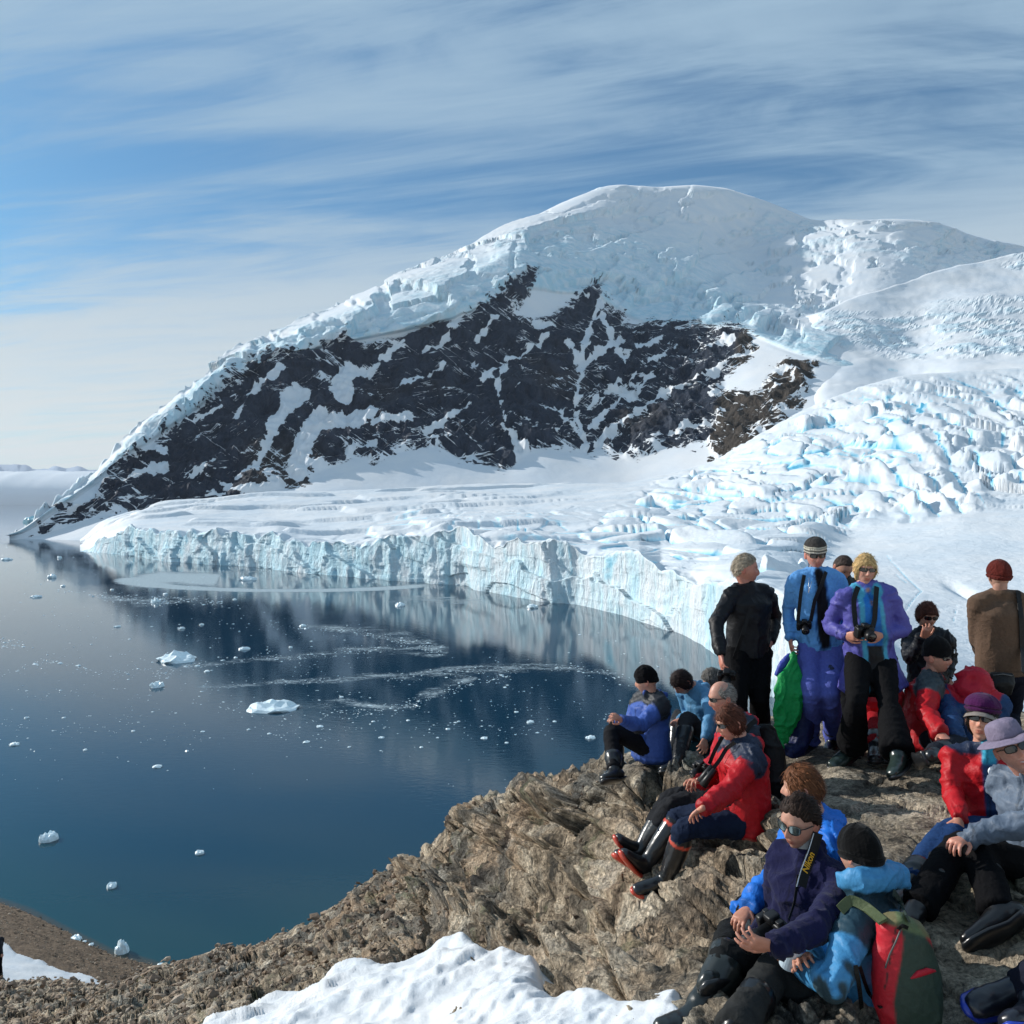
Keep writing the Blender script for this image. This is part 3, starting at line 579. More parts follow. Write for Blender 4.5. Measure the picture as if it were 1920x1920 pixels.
# ------------------------------------------------------------------ foreground rock (depth through scattered ground points)
GP = [(-150, 2150, 12), (-150, 1900, 20), (0, 1915, 18), (0, 1845, 27), (130, 1838, 25), (270, 1818, 25), (200, 1900, 14.5), (400, 1915, 9.5), (400, 1785, 22), (510, 1765, 19), (600, 1722, 17), (560, 1860, 9), (700, 1650, 15.5), (640, 1760, 12), (700, 1900, 6.3),
      (770, 1590, 14), (860, 1545, 12.6), (880, 1500, 12.2), (935, 1486, 11.4), (1000, 1470, 10.4), (1080, 1432, 9.2), (1140, 1412, 8.3), (900, 1700, 8.6), (800, 1700, 10.5), (900, 1600, 10.6), (1000, 1550, 9.2), (1050, 1650, 7.4), (850, 1800, 7.2), (1000, 1780, 6.1), (1000, 1915, 4.6),
      (1140, 1455, 7.6), (1210, 1436, 7.25), (1260, 1440, 7.6), (1120, 1560, 7.1), (1180, 1640, 5.9), (1240, 1685, 5.4), (1130, 1720, 5.7), (1200, 1850, 4.1), (1160, 1780, 4.8), (1290, 1440, 7.5), (1340, 1395, 8.1), (1310, 1560, 6.1), (1290, 1510, 6.5),
      (1390, 1570, 5.75), (1440, 1640, 4.7), (1350, 1700, 4.7), (1300, 1790, 4.1), (1290, 1915, 3.5), (1380, 1880, 3.4), (1460, 1760, 3.85), (1430, 1500, 6.0), (1440, 1360, 7.6), (1480, 1420, 6.7), (1560, 1400, 6.65), (1590, 1425, 6.3), (1680, 1440, 6.1), (1560, 1480, 5.6),
      (1620, 1345, 8.2), (1700, 1370, 7.9), (1740, 1415, 6.35), (1800, 1340, 8.0), (1900, 1345, 7.8), (1900, 1425, 6.4), (1760, 1480, 5.5), (1640, 1560, 4.85), (1740, 1560, 4.75), (1830, 1560, 4.7), (1560, 1640, 4.3), (1720, 1660, 4.2), (1850, 1640, 4.15), (1850, 1745, 3.75), (1700, 1700, 3.95),
      (1850, 1870, 3.3), (1920, 1820, 3.4), (1750, 1880, 3.35), (1600, 1900, 3.3), (1550, 1760, 3.7), (1920, 1500, 4.9), (2200, 1500, 5.0), (2200, 1900, 3.2), (1600, 2200, 2.7), (1000, 2200, 3.4), (500, 2200, 5.0), (2250, 1330, 7.0), (1500, 1560, 4.9)]
_g = np.array(GP, float); _gx = _g[:, :2] / 400.0
def _phi(r2): return .5 * r2 * np.log(r2 + 1e-9)
def _fit():
    n = len(_g); K = _phi(((_gx[:, None] - _gx[None]) ** 2).sum(-1)) + np.eye(n) * .0015
    P = np.c_[np.ones(n), _gx]; A = np.block([[K, P], [P.T, np.zeros((3, 3))]])
    return np.linalg.solve(A, np.r_[np.log(_g[:, 2]), 0, 0, 0])
_w = _fit()
def groundY(px, py):
    px = np.asarray(px, float); py = np.asarray(py, float)
    q = np.stack([px, py], -1) / 400.0; r = _w[-3] + _w[-2] * q[..., 0] + _w[-1] * q[..., 1]
    for k in range(len(_g)): r = r + _w[k] * _phi((q[..., 0] - _gx[k, 0]) ** 2 + (q[..., 1] - _gx[k, 1]) ** 2)
    return np.exp(r)
SIL = [(-400, 1850), (-150, 1845), (0, 1838), (90, 1836), (200, 1846), (240, 1840), (275, 1816), (330, 1806), (395, 1788), (410, 1778), (470, 1776), (500, 1768), (515, 1756), (545, 1748), (600, 1722), (650, 1685), (680, 1655), (715, 1634), (760, 1608), (790, 1585), (840, 1560), (868, 1545), (880, 1508), (905, 1498), (918, 1488), (950, 1490), (1000, 1470), (1030, 1465), (1065, 1440), (1090, 1430), (1140, 1412), (1200, 1410), (1260, 1400), (1340, 1362), (1400, 1350), (1450, 1345), (1520, 1350), (1600, 1342), (1700, 1350), (1800, 1340), (1900, 1335), (2000, 1335), (2250, 1330)]
_sil = np.array(SIL, float)
SNOWP = [(385, 1925), (430, 1906), (480, 1884), (560, 1858), (600, 1842), (640, 1814), (700, 1812), (740, 1810), (775, 1800), (800, 1786), (830, 1772), (862, 1762), (890, 1764), (905, 1775), (912, 1792), (940, 1786), (960, 1788), (990, 1800), (1012, 1806), (1018, 1826), (1024, 1850), (1028, 1872), (1040, 1880), (1060, 1868), (1085, 1862), (1110, 1866), (1130, 1872), (1160, 1882), (1200, 1884), (1240, 1868), (1262, 1862), (1280, 1870), (1300, 1900), (1330, 1940), (1330, 2250), (300, 2250), (200, 2100)]
def build_rock():
    cols = np.arange(-380, 2240, 2.75); R = 275
    top = np.interp(cols, _sil[:, 0], _sil[:, 1]) + 3 * vn(st3(cols * .05, 0 * cols, 0 * cols), 2) + 2 * vn(st3(cols * .15, 0 * cols, 0 * cols), 3)
    v = np.linspace(0, 1, R)[:, None] ** 1.25
    PX = np.broadcast_to(cols, (R, len(cols))).copy(); PY = top[None] * (1 - v) + 2160 * v
    YY = groundY(PX, PY)
    # near the skyline the rock rounds away from the viewer
    d = (PY - top[None]); YY = YY * (1 + .10 * np.exp(-d / 14.0))
    V = atn(PX, PY, YY)
    # far side: rolls over and drops
    ext = []
    tan = V[0] - V[6]; tan[:, 2] = 0; L = np.linalg.norm(tan, axis=1, keepdims=True) + 1e-6; dirb = np.stack([V[0][:, 0] / V[0][:, 1] * 1.0, np.ones(len(cols)), 0 * cols], -1); dirb /= np.linalg.norm(dirb, axis=1, keepdims=True)
    drop = (H - V[0][:, 2])
    Y0 = V[0][:, 1]
    for k in range(14, 0, -1):
        s = k / 14.0; q = V[0] + dirb * (Y0[:, None] * .9 * s); q[:, 2] = V[0][:, 2] - (drop * .9 * s + drop * 2.2 * s * s + .1 * s); ext.append(q)
    V = np.concatenate([np.array(ext), V], 0)
    E = 14
    PXe = np.concatenate([np.broadcast_to(cols, (E, len(cols))), PX], 0); PYe = np.concatenate([np.broadcast_to(top, (E, len(cols))), PY], 0)
    N = normals(V); s_up = np.sign((N * np.array([0, -.4, 1.0])).sum(-1)); N = N * s_up[..., None]
    dist = V[..., 1:2]
    # character: smooth slabs on the right, jointed gneiss in the middle, rubble on the left
    slab = smooth(1380, 1560, PXe + .25 * (1500 - PYe)) * 1.0
    slab = np.maximum(slab, smooth(1100, 1180, PXe) * smooth(1470, 1430, PYe - (PXe - 1200) * .05))
    rubble = smooth(820, 560, PXe + (1700 - PYe) * .4)
    mid = (1 - slab) * (1 - rubble)
    rot = np.array([[.80, .36, .48], [-.48, .87, .14], [-.36, -.34, .87]])
    W = V @ rot.T
    amp = np.clip(dist[..., 0] / 7.0, .55, 2.4)
    strata = fbm(W * st3(3.4, 3.4, .8) / 1.0, 5, .6, seed=101, ridged=True)
    F1, F2, hid, ox, oy = worley(np.stack([W[..., 0] * 3.1 + .35 * vn(W * 2, 3), (W[..., 1] * .6 + W[..., 2]) * 1.15 + .35 * vn(W * 2 + 9, 4)], -1), 105)
    slabs = (hid - .5) * .16 * smooth(0, .12, F2 - F1) - .06 * smooth(.10, .0, F2 - F1) + (ox * (np.modf(hid * 53)[0] - .5)) * .22
    big = fbm(V * .75, 4, .5, seed=110)
    fine = fbm(V * 7.0, 4, .6, seed=115, ridged=True)
    D1, D2, dh, dx, dy = worley(np.stack([V[..., 0] * 2.6 + .2 * vn(V * 3, 8), V[..., 1] * 2.6 + V[..., 2]], -1), 120)
    E1, E2, eh, ex, ey = worley(np.stack([V[..., 0] * 6.5, V[..., 1] * 6.5 + 3 * V[..., 2]], -1), 121)
    rub = (dh - .5) * .20 + (dx * (np.modf(dh * 31)[0] - .5) + dy * (np.modf(dh * 17)[0] - .5)) * .5 + (eh - .5) * .09
    cr = fbm(V * st3(1.1, 1.1, 1.6), 4, .5, seed=130); crk = smooth(.045, .0, np.abs(cr))
    rub = np.clip(rub, -.12, .10)
    disp = mid * (strata * .15 + slabs * 1.5 * amp + big * .18) + slab * (big * .12 - crk * .07 + .035 * strata + .25 * slabs) + rubble * (rub * .8 * amp + big * .18) + fine * .014 * (1 + mid)
    edge = smooth(0, 30, PYe - np.concatenate([np.broadcast_to(top, (E, len(cols))), np.broadcast_to(top, PY.shape)], 0))
    calm = np.zeros(PXe.shape)
    for (x, y, a, b2) in ((1148, 1440, 45, 22), (1250, 1432, 55, 22), (1222, 1625, 70, 60), (1300, 1860, 60, 60), (1590, 1420, 90, 25), (1540, 1400, 60, 20), (1395, 1570, 70, 30), (1220, 1440, 60, 20), (1740, 1415, 70, 18), (1710, 1710, 60, 30), (1850, 1735, 70, 30), (1880, 1870, 60, 30), (1520, 1790, 120, 60), (1700, 1650, 60, 30)):
        calm = np.maximum(calm, np.exp(-((PXe - x) / a) ** 2 - ((PYe - y) / b2) ** 2))
    A1, A2, ah, ax_, ay_ = worley(np.stack([W[..., 0] * 2.2 + W[..., 2] * .8 + .3 * vn(V * 1.5, 12), W[..., 1] * 1.2 + W[..., 2] * 2.0 + .3 * vn(V * 1.5, 13)], -1), 131)
    B1, B2, bh, bx_, by_ = worley(np.stack([W[..., 0] * 6 + .3 * vn(V * 4, 14), W[..., 1] * 3 + W[..., 2] * 5], -1), 132)
    fac = (ah - .5) * .16 + (ax_ * (np.modf(ah * 41)[0] - .5) + ay_ * (np.modf(ah * 87)[0] - .5)) * .42 - .10 * smooth(.09, 0, A2 - A1) - .03 * smooth(.09, 0, B2 - B1) + (bh - .5) * .04 + (bx_ * (np.modf(bh * 41)[0] - .5) + by_ * (np.modf(bh * 87)[0] - .5)) * .13
    disp = disp * .75 + fac * (mid * amp + .20 * slab + .4 * rubble)
    disp = disp * (1 - .75 * calm) * (.35 + .65 * edge)
    V = V + N * disp[..., None]
    lich = np.clip(.25 + .6 * vn(V * .6, 140) + .5 * mid * smooth(1150, 1300, PXe), 0, .9)
    f = gridfaces(*V.shape[:2])
    o = mk('rocky_slope', V.reshape(-1, 3), orient(V.reshape(-1, 3), f), M_rock, attrs={'smooth': slab, 'lichen': lich * (1 - .5 * slab)})
    setp(o, 'weathered brown rock slope above the bay', kind='structure')
    return o, V, PXe, PYe, N
ROCK, RV, RPX, RPY, RN = build_rock()

def build_snow():
    cols = np.arange(180, 1345, 2.8); rows = np.arange(1745, 2200, 2.8)
    PX, PY = np.meshgrid(cols, rows); YY = groundY(PX, PY); V = atn(PX, PY, YY)
    sd = poly_sd(PX + 5 * vn(st3(PX * .03, PY * .03, 0), 1), PY + 4 * vn(st3(PX * .035, PY * .035, 0), 2), SNOWP)
    m = sd * YY / F
    t = np.where(sd > 0, .30 * (1 - np.exp(-np.maximum(m, 0) / .10)), 1.3 * m) - .03
    lump = fbm(V * 2.0, 4, .5, seed=150); l2 = 1 - np.abs(fbm(V * 5.5, 3, .55, seed=151)) * 2; l3 = fbm(V * 22, 3, .6, seed=152)
    F1, F2, hid, ox, oy = worley(np.stack([V[..., 0] * 3.2 + .5 * vn(V * 3, 5), V[..., 1] * 3.2], -1), 155)
    k = smooth(0, .15, m)
    t = t + k * (lump * .17 + .022 * l2 * smooth(-.2, .3, lump) + .004 * l3)
    up = np.array([0, -.35, .94])
    V = V + up * t[..., None]
    f = gridfaces(*PX.shape); keep = (sd.ravel()[f] > -26).any(1); f = f[keep]
    used = np.unique(f); mp = np.full(PX.size, -1); mp[used] = np.arange(len(used)); VV = V.reshape(-1, 3)[used]; f = mp[f]
    o = mk('snow_patch', VV, orient(VV, f), M_snow)
    setp(o, 'lumpy white snow patch lying on the rock', kind='structure')
build_snow()

# --- beach below with its snow tongue
def build_beach():
    curves = [[(-900, 1500, 0), (-300, 1600, 0), (0, 1690, 0), (60, 1712, 0), (130, 1748, 0), (215, 1790, 0), (330, 1818, 0), (500, 1870, 0), (700, 2000, 0)],
              [(-900, 1700, 0), (-300, 1760, 0), (0, 1800, 0), (100, 1830, 0), (220, 1870, 0), (330, 1900, 0), (500, 1960, 0), (700, 2100, 0)],
              [(-900, 2000, 0), (-300, 2050, 0), (0, 2080, 0), (220, 2120, 0), (500, 2200, 0), (700, 2300, 0)]]
    cols = np.concatenate([np.arange(-900, -20, 20.0), np.arange(-20, 400, 2.8), np.arange(400, 700, 20.0)]); c = [np.interp(cols, [p[0] for p in k], [p[1] for p in k]) for k in curves]
    rows = []
    for a, b, n in ((0, 1, 70), (1, 2, 25)):
        for v in np.linspace(0, 1, n, endpoint=False): rows.append((c[a] * (1 - v) + c[b] * v, a + v))
    PY = np.array([r_[0] for r_ in rows]); S = np.array([r_[1] for r_ in rows])[:, None] + PY * 0; PX = np.broadcast_to(cols, PY.shape)
    d = PY - c[0][None]
    z = d * .045 + np.maximum(0, d - 120) * .03 - .12
    Y = (H - z) * F / (PY - HZ)
    V = atn(PX, PY, Y)
    V[..., 2] += .28 * fbm(V * .35, 4, .6, seed=160) * smooth(0, 20, d) + .12 * fbm(V * 1.6, 3, .6, seed=161)
    pre = V[:1].copy(); pre[..., 2] -= 6; pre[..., 1] += 20; V = np.concatenate([pre, V], 0)
    mb = stone_material('beach_shingle', .6)
    t = mb.node_tree; b = t.nodes['Principled BSDF']; co = objco(t)
    a = noise(t, co, .9, 8, .75); g = noise(t, co, 3.5, 4, .8)
    t.links.new(ramp(t, mth(t, 'MULTIPLY_ADD', g, .5, mth(t, 'MULTIPLY', a, .5)), [(.38, (.05, .035, .026)), (.5, (.15, .105, .07)), (.58, (.23, .165, .11)), (.7, (.38, .33, .28))]), b.inputs['Base Color'])
    bump(t, b, g, .8, .4)
    f = gridfaces(*V.shape[:2])
    setp(mk('beach', V.reshape(-1, 3), orient(V.reshape(-1, 3), f), mb, attrs={'tone': np.zeros(V.shape[:2])}), 'brown pebble beach at the foot of the slope', kind='structure')
    poly = [(-400, 1690), (-100, 1745), (0, 1765), (15, 1772), (30, 1788), (60, 1797), (100, 1812), (130, 1824), (165, 1828), (200, 1842), (232, 1847), (200, 1851), (165, 1850), (150, 1862), (0, 1875), (-400, 1880)]
    cols = np.concatenate([np.arange(-420, -10, 20.0), np.arange(-10, 245, 2.0)]); rows = np.arange(1680, 1885, 2.0); PX, PY = np.meshgrid(cols, rows)
    sd = poly_sd(PX + 3 * vn(st3(PX * .08, PY * .08, 0), 1), PY + 2 * vn(st3(PX * .08, PY * .08, 0), 2), poly)
    d = PY - np.interp(PX, cols * 0 + PX[0], np.interp(PX[0], [p[0] for p in curves[0]], [p[1] for p in curves[0]]))
    z = d * .045 + np.maximum(0, d - 120) * .03 - .12 + np.where(sd > 0, .5 * (1 - np.exp(-np.maximum(sd, 0) / 5)) + .25, sd * .25)
    Y = (H - z) * F / (PY - HZ); V = atn(PX, PY, Y); V[..., 2] += .12 * fbm(V * .4, 3, seed=170) * (sd > 0)
    f = gridfaces(*PX.shape); keep = (sd.ravel()[f] > -6).any(1); f = f[keep]; used = np.unique(f); mp = np.full(PX.size, -1); mp[used] = np.arange(len(used)); VV = V.reshape(-1, 3)[used]
    setp(mk('snow_tongue', VV, orient(VV, mp[f]), M_snowfar), 'white snow tongue on the beach', kind='structure')
    return curves[0]
SHORE = build_beach()

# --- loose stones: chipped blocks
rng = np.random.default_rng(5)
def chipped(seed, sub=1, el=(1, .8, .55)):
    r = np.random.default_rng(seed); bm = bmesh.new(); bmesh.ops.create_icosphere(bm, subdivisions=sub, radius=1.0)
    pl = [(r.normal(size=3), r.uniform(.45, .8)) for _ in range(9)]
    for v in bm.verts:
        p = np.array(v.co)
        for n, d in pl:
            n = n / np.linalg.norm(n); e = p @ n - d
            if e > 0: p = p - n * e
        v.co = Vector(p * np.array(el) + r.normal(size=3) * .03)
    bmesh.ops.recalc_face_normals(bm, faces=bm.faces)
    V = np.array([v.co for v in bm.verts]); f = np.array([[v.index for v in fa.verts] for fa in bm.faces]); bm.free()
    return V, f
CH = [chipped(k, 1, (1, rng.uniform(.6, .95), rng.uniform(.3, .6))) for k in range(8)]
def rotm(r, n, up):
    """n random rotations whose flat side keeps roughly level"""
    a = r.uniform(0, 2 * math.pi, n); tx = r.normal(0, .45, n); ty = r.normal(0, .45, n)
    ca, sa = np.cos(a), np.sin(a); Rz = np.zeros((n, 3, 3)); Rz[:, 0, 0] = ca; Rz[:, 0, 1] = -sa; Rz[:, 1, 0] = sa; Rz[:, 1, 1] = ca; Rz[:, 2, 2] = 1
    Rx = np.zeros((n, 3, 3)); Rx[:, 0, 0] = 1; Rx[:, 1, 1] = np.cos(tx); Rx[:, 1, 2] = -np.sin(tx); Rx[:, 2, 1] = np.sin(tx); Rx[:, 2, 2] = np.cos(tx)
    Ry = np.zeros((n, 3, 3)); Ry[:, 1, 1] = 1; Ry[:, 0, 0] = np.cos(ty); Ry[:, 0, 2] = np.sin(ty); Ry[:, 2, 0] = -np.sin(ty); Ry[:, 2, 2] = np.cos(ty)
    return Rz @ Rx @ Ry
def stones_joined(name, pos, size, m, label, r, kind='stuff', parent=None, tonecol=None, cat=None):
    n = len(pos); which = r.integers(0, len(CH), n); R = rotm(r, n, None); VV, FF, T = [], [], []; off = 0
    for k in range(len(CH)):
        ii = np.where(which == k)[0]
        if not len(ii): continue
        v, f = CH[k]; P_ = np.einsum('nij,vj->nvi', R[ii], v) * size[ii][:, None, None] + pos[ii][:, None, :]
        VV.append(P_.reshape(-1, 3)); FF.append((f[None] + (np.arange(len(ii)) * len(v))[:, None, None]).reshape(-1, 3) + off); off += len(ii) * len(v)
        T.append(np.repeat(r.uniform(0, 1, len(ii)), len(v)))
    o = mk(name, np.concatenate(VV), np.concatenate(FF), m, attrs={'tone': np.concatenate(T)}, smoothf=False, parent=parent)
    setp(o, label, kind=kind)
    if cat: o['category'] = cat
    return o
def build_stones():
    # where stones may lie: rubble on the left and pockets of scree lower in the middle
    m = (RPY > np.interp(RPX, _sil[:, 0], _sil[:, 1]) + 2) & (RPY < 2000) & (RPX > -60) & (RPX < 1330)
    sdn = poly_sd(RPX, RPY, SNOWP); m &= sdn < -6
    wgt = smooth(900, 600, RPX + (1700 - RPY) * .4) + .22 * smooth(-.1, .4, vn(RV * .9, 200)) * smooth(1280, 1150, RPX)
    idx = np.where(m.ravel())[0]; wv = wgt.ravel()[idx]; wv = wv / wv.sum()
    r = np.random.default_rng(9)
    V = RV.reshape(-1, 3); PXf = RPX.ravel(); PYf = RPY.ravel()
    n = 300; ii = r.choice(idx, n, p=wv, replace=False)
    meshes = []
    for k, (v, f) in enumerate(CH):
        o_ = mk('stone', v, f, M_stone, attrs={'tone': np.zeros(len(v))}, smoothf=False); meshes.append(o_.data); bpy.data.objects.remove(o_)
    R = rotm(r, n, None)
    for q, i in enumerate(ii):
        Y = V[i, 1]; s = r.uniform(7.0, 16) * Y / F * (1.0 if PXf[i] > 500 else .85)
        o = bpy.data.objects.new('stone', meshes[r.integers(0, 8)]); COL.objects.link(o); o.parent = ROCK
        Mx = Matrix(R[q].tolist()).to_4x4(); o.matrix_world = Matrix.Translation(V[i] + np.array([0, 0, s * .12])) @ Mx @ Matrix.Scale(s, 4)
    n = 6500; ii = r.choice(idx, n, p=wv); Y = V[ii, 1]; s = np.exp(r.normal(math.log(4.6), .45, n)) * Y / F
    pos = V[ii] + r.normal(0, .6, (n, 3)) * s[:, None]
    o = stones_joined('scree', pos, s, M_stone, 'loose angular scree covering the slope', r, parent=ROCK)
    # beach pebbles
    n = 1500; px = r.uniform(-20, 345, n); sy = np.interp(px, [p[0] for p in SHORE], [p[1] for p in SHORE]); dd = r.uniform(-3, 60, n) ** 1.0; py = sy + dd
    z = dd * .045; Yb = (H - z) * F / (py - HZ); s = np.exp(r.normal(math.log(1.5), .4, n)) * Yb / F
    stones_joined('beach_stones', atn(px, py, Yb), s, M_stone, 'small stones strewn over the beach', r, parent=bpy.data.objects['beach'])
build_stones()

# ------------------------------------------------------------------ figure building tools
def A(v): return np.array(v, float)
def unit(v): v = A(v); return v / (np.linalg.norm(v) + 1e-9)
CAPK = [1.0]
def tube(P_, R_, side=None, flat=None, seg=12, caps=True):
    """closed tube through points; R_ = radius or (rx, ry) per point, side = vector of the rx axis"""
    P_ = A(P_); n = len(P_); R_ = [(r, r) if np.isscalar(r) else r for r in R_]
    T = np.gradient(P_, axis=0); T /= np.linalg.norm(T, axis=1, keepdims=True) + 1e-9
    rings = []
    s = unit(side) if side is not None and np.ndim(side) == 1 else None
    prev = None
    for k in range(n):
        t = T[k]
        ref = s if s is not None else (unit(side[k]) if side is not None else (prev if prev is not None else (A([0, 0, 1]) if abs(t[2]) < .8 else A([1, 0, 0]))))
        u = ref - t * (ref @ t); u = unit(u); v = np.cross(t, u); prev = u
        a = np.linspace(0, 2 * math.pi, seg, endpoint=False)
        rings.append((P_[k], u, v, t, R_[k]))
    out = []
    def add(c, u, v, rx, ry):
        a = np.linspace(0, 2 * math.pi, seg, endpoint=False)
        out.append(c + np.cos(a)[:, None] * u * rx + np.sin(a)[:, None] * v * ry)
    if caps:
        c, u, v, t, (rx, ry) = rings[0]; m = min(rx, ry) * CAPK[0]
        for q in (.12, .5, .82): add(c - t * m * math.sqrt(max(0, 1 - q * q)) , u, v, rx * q, ry * q)
    for c, u, v, t, (rx, ry) in rings: add(c, u, v, rx, ry)
    if caps:
        c, u, v, t, (rx, ry) = rings[-1]; m = min(rx, ry) * CAPK[0]
        for q in (.82, .5, .12): add(c + t * m * math.sqrt(max(0, 1 - q * q)), u, v, rx * q, ry * q)
    R = len(out); V = np.concatenate(out); i = np.arange(R * seg).reshape(R, seg); j = np.roll(i, -1, 1)
    F_ = np.stack([i[:-1], j[:-1], j[1:], i[1:]], -1).reshape(-1, 4)
    V = np.concatenate([V, out[0].mean(0)[None], out[-1].mean(0)[None]]); c0, c1 = R * seg, R * seg + 1
    e = np.array([[c0, j[0][k], i[0][k], i[0][k]] for k in range(seg)] + [[c1, i[-1][k], j[-1][k], j[-1][k]] for k in range(seg)])
    return V, F_, e[:, :3]
def spline(pts, n=5):
    """smooth the polyline of (point, radius...) a little at the joints"""
    P_ = A([p[0] for p in pts]); R_ = A([np.broadcast_to(p[1], 2) for p in pts]); m = len(P_)
    out, rr = [], []
    for k in range(m - 1):
        p0 = P_[max(k - 1, 0)]; p1 = P_[k]; p2 = P_[k + 1]; p3 = P_[min(k + 2, m - 1)]
        for t in np.linspace(0, 1, n, endpoint=False):
            c = .5 * ((2 * p1) + (p2 - p0) * t + (2 * p0 - 5 * p1 + 4 * p2 - p3) * t * t + (3 * p1 - p0 - 3 * p2 + p3) * t ** 3)
            lin = p1 * (1 - t) + p2 * t; out.append(.55 * c + .45 * lin); rr.append(R_[k] * (1 - t) + R_[k + 1] * t)
    out.append(P_[-1]); rr.append(R_[-1])
    return out, [tuple(r) for r in rr]
def stube(pts, side=None, n=4, seg=12):
    p, r = spline(pts, n); return tube(p, r, side=side, seg=seg)
def merge(parts):
    V, Q, T = [], [], []; off = 0
    for v, q, t in parts: V.append(v); Q.append(q + off); T.append(t + off); off += len(v)
    return np.concatenate(V), np.concatenate(Q), np.concatenate(T)
def tmpmesh(V, Q, T):
    me = bpy.data.meshes.new('tmp'); me.from_pydata(V.tolist(), [], [list(map(int, f)) for f in Q] + [list(map(int, f)) for f in T]); return me
def remesh(parts, voxel, smooth_it=3):
    V, Q, T = merge(parts); me = tmpmesh(V, Q, T); o = bpy.data.objects.new('tmp', me); COL.objects.link(o)
    m = o.modifiers.new('r', 'REMESH'); m.mode = 'VOXEL'; m.voxel_size = voxel; m.adaptivity = 0
    if smooth_it: s = o.modifiers.new('s', 'SMOOTH'); s.iterations = smooth_it; s.factor = .6
    dg = bpy.context.evaluated_depsgraph_get(); ev = o.evaluated_get(dg); em = ev.to_mesh()
    n = len(em.vertices); co = np.empty(n * 3, np.float32); em.vertices.foreach_get('co', co); no = np.empty(n * 3, np.float32); em.vertices.foreach_get('normal', no)
    k = len(em.polygons); fl = np.empty(len(em.loops), np.int32); em.loops.foreach_get('vertex_index', fl)
    f = fl.reshape(-1, 4) if len(fl) == 4 * k else np.array([list(p.vertices) + [p.vertices[-1]] * (4 - len(p.vertices)) for p in em.polygons])
    co = co.reshape(-1, 3).astype(float); no = no.reshape(-1, 3).astype(float)
    ev.to_mesh_clear(); bpy.data.objects.remove(o); bpy.data.meshes.remove(me)
    return co, f, no
def seg_d(p, a, b):
    ab = b - a; t = np.clip(((p - a) @ ab) / (ab @ ab + 1e-9), 0, 1); return np.linalg.norm(p - a - t[:, None] * ab, axis=1), t
def folds(V, N, bones, amp, seed, freq=1.0, sag=0.0):
    """cloth wrinkles: ridges across the limbs, crowding towards the joints"""
    Wt, S = [], []
    for (a, b, k) in bones:
        a, b = A(a), A(b); d, t = seg_d(V, a, b); ax = unit(b - a); L = np.linalg.norm(b - a)
        w_ = np.exp(-(d / .055) ** 2) + 1e-6
        pr = (V - a) @ ax
        q = V * 4.6 * freq + np.outer(pr * (k - 1) * 4.6 * freq, ax)
        q = q + .9 * np.stack([vn(V * 5, seed + 1), vn(V * 5, seed + 2), vn(V * 5, seed + 3)], -1)
        rid = lambda a_: np.clip(1 - np.abs(a_) * 3.2, 0, 1) ** 1.3 - .25
        f = rid(vn(q, seed)) + .35 * vn(q * .7, seed + 8); f2 = rid(vn(q * 2.3 + 3, seed + 5))
        j = .5 + .9 * np.maximum(np.exp(-(t * L / .09) ** 2), np.exp(-((1 - t) * L / .09) ** 2))
        S.append(j * (f + .45 * f2)); Wt.append(w_)
    Wt = A(Wt); S = A(S); f = (Wt * S).sum(0) / Wt.sum(0)
    return V + N * (amp * 1.15 * (f - .15))[:, None]
def fabric_material(name, rough=.75, sheen=.15, bs=.35, coat=0.0, weave=900):
    m, t, b = mat(name); co = objco(t)
    c = t.nodes.new('ShaderNodeAttribute'); c.attribute_name = 'Col'
    n = noise(t, co, 55, 4, .6)
    t.links.new(mixc(t, 1.0, c.outputs['Color'], ramp(t, n, [(.3, .86), (.7, 1.1)]), 'MULTIPLY'), b.inputs['Base Color'])
    b.inputs['Roughness'].default_value = rough; b.inputs['Specular IOR Level'].default_value = .3; b.inputs['Sheen Weight'].default_value = sheen; b.inputs['Coat Weight'].default_value = coat
    wn = noise(t, co, 5.0, 3, .5); cm = t.nodes.new('ShaderNodeTexNoise'); cm.inputs['Scale'].default_value = 3.0; t.links.new(co, cm.inputs[0])
    va = t.nodes.new('ShaderNodeVectorMath'); va.operation = 'MULTIPLY_ADD'; va.inputs[1].default_value = (.22, .22, .22); t.links.new(cm.outputs[1], va.inputs[0]); t.links.new(co, va.inputs[2])
    cz = mth(t, 'POWER', mth(t, 'SUBTRACT', 1.0, mth(t, 'MULTIPLY', mth(t, 'ABSOLUTE', mth(t, 'SUBTRACT', noise(t, va.outputs[0], 13, 3, .55), .5)), 5.0), clamp=True), 2.0)
    h = mth(t, 'ADD', mth(t, 'MULTIPLY', cz, .8), mth(t, 'ADD', mth(t, 'MULTIPLY', noise(t, co, 40, 4, .65, .6), .35), mth(t, 'MULTIPLY', noise(t, co, weave * .3, 2), .06)))
    bump(t, b, h, bs * .75, .010)
    return m
M_shell = fabric_material('shell_fabric', .52, .0, .3); M_fleece = fabric_material('fleece_fabric', .95, .08, .4); M_wool = fabric_material('knitted_wool', .95, .04, .9)
M_shell.node_tree.nodes['Principled BSDF'].inputs['Specular IOR Level'].default_value = .22
for _m in (M_fleece, M_wool): _m.node_tree.nodes['Principled BSDF'].inputs['Specular IOR Level'].default_value = .08
M_cloth = fabric_material('trouser_cloth', .85, .0, .4); M_cloth.node_tree.nodes['Principled BSDF'].inputs['Specular IOR Level'].default_value = .1
M_rubber = fabric_material('boot_rubber', .28, 0, .05); M_rubber.node_tree.nodes['Principled BSDF'].inputs['Specular IOR Level'].default_value = .6
M_gear = fabric_material('camera_body_plastic', .4, 0, .05)
M_hair = fabric_material('hair_strands', .6, .0, .8); M_hair.node_tree.nodes['Principled BSDF'].inputs['Specular IOR Level'].default_value = .12
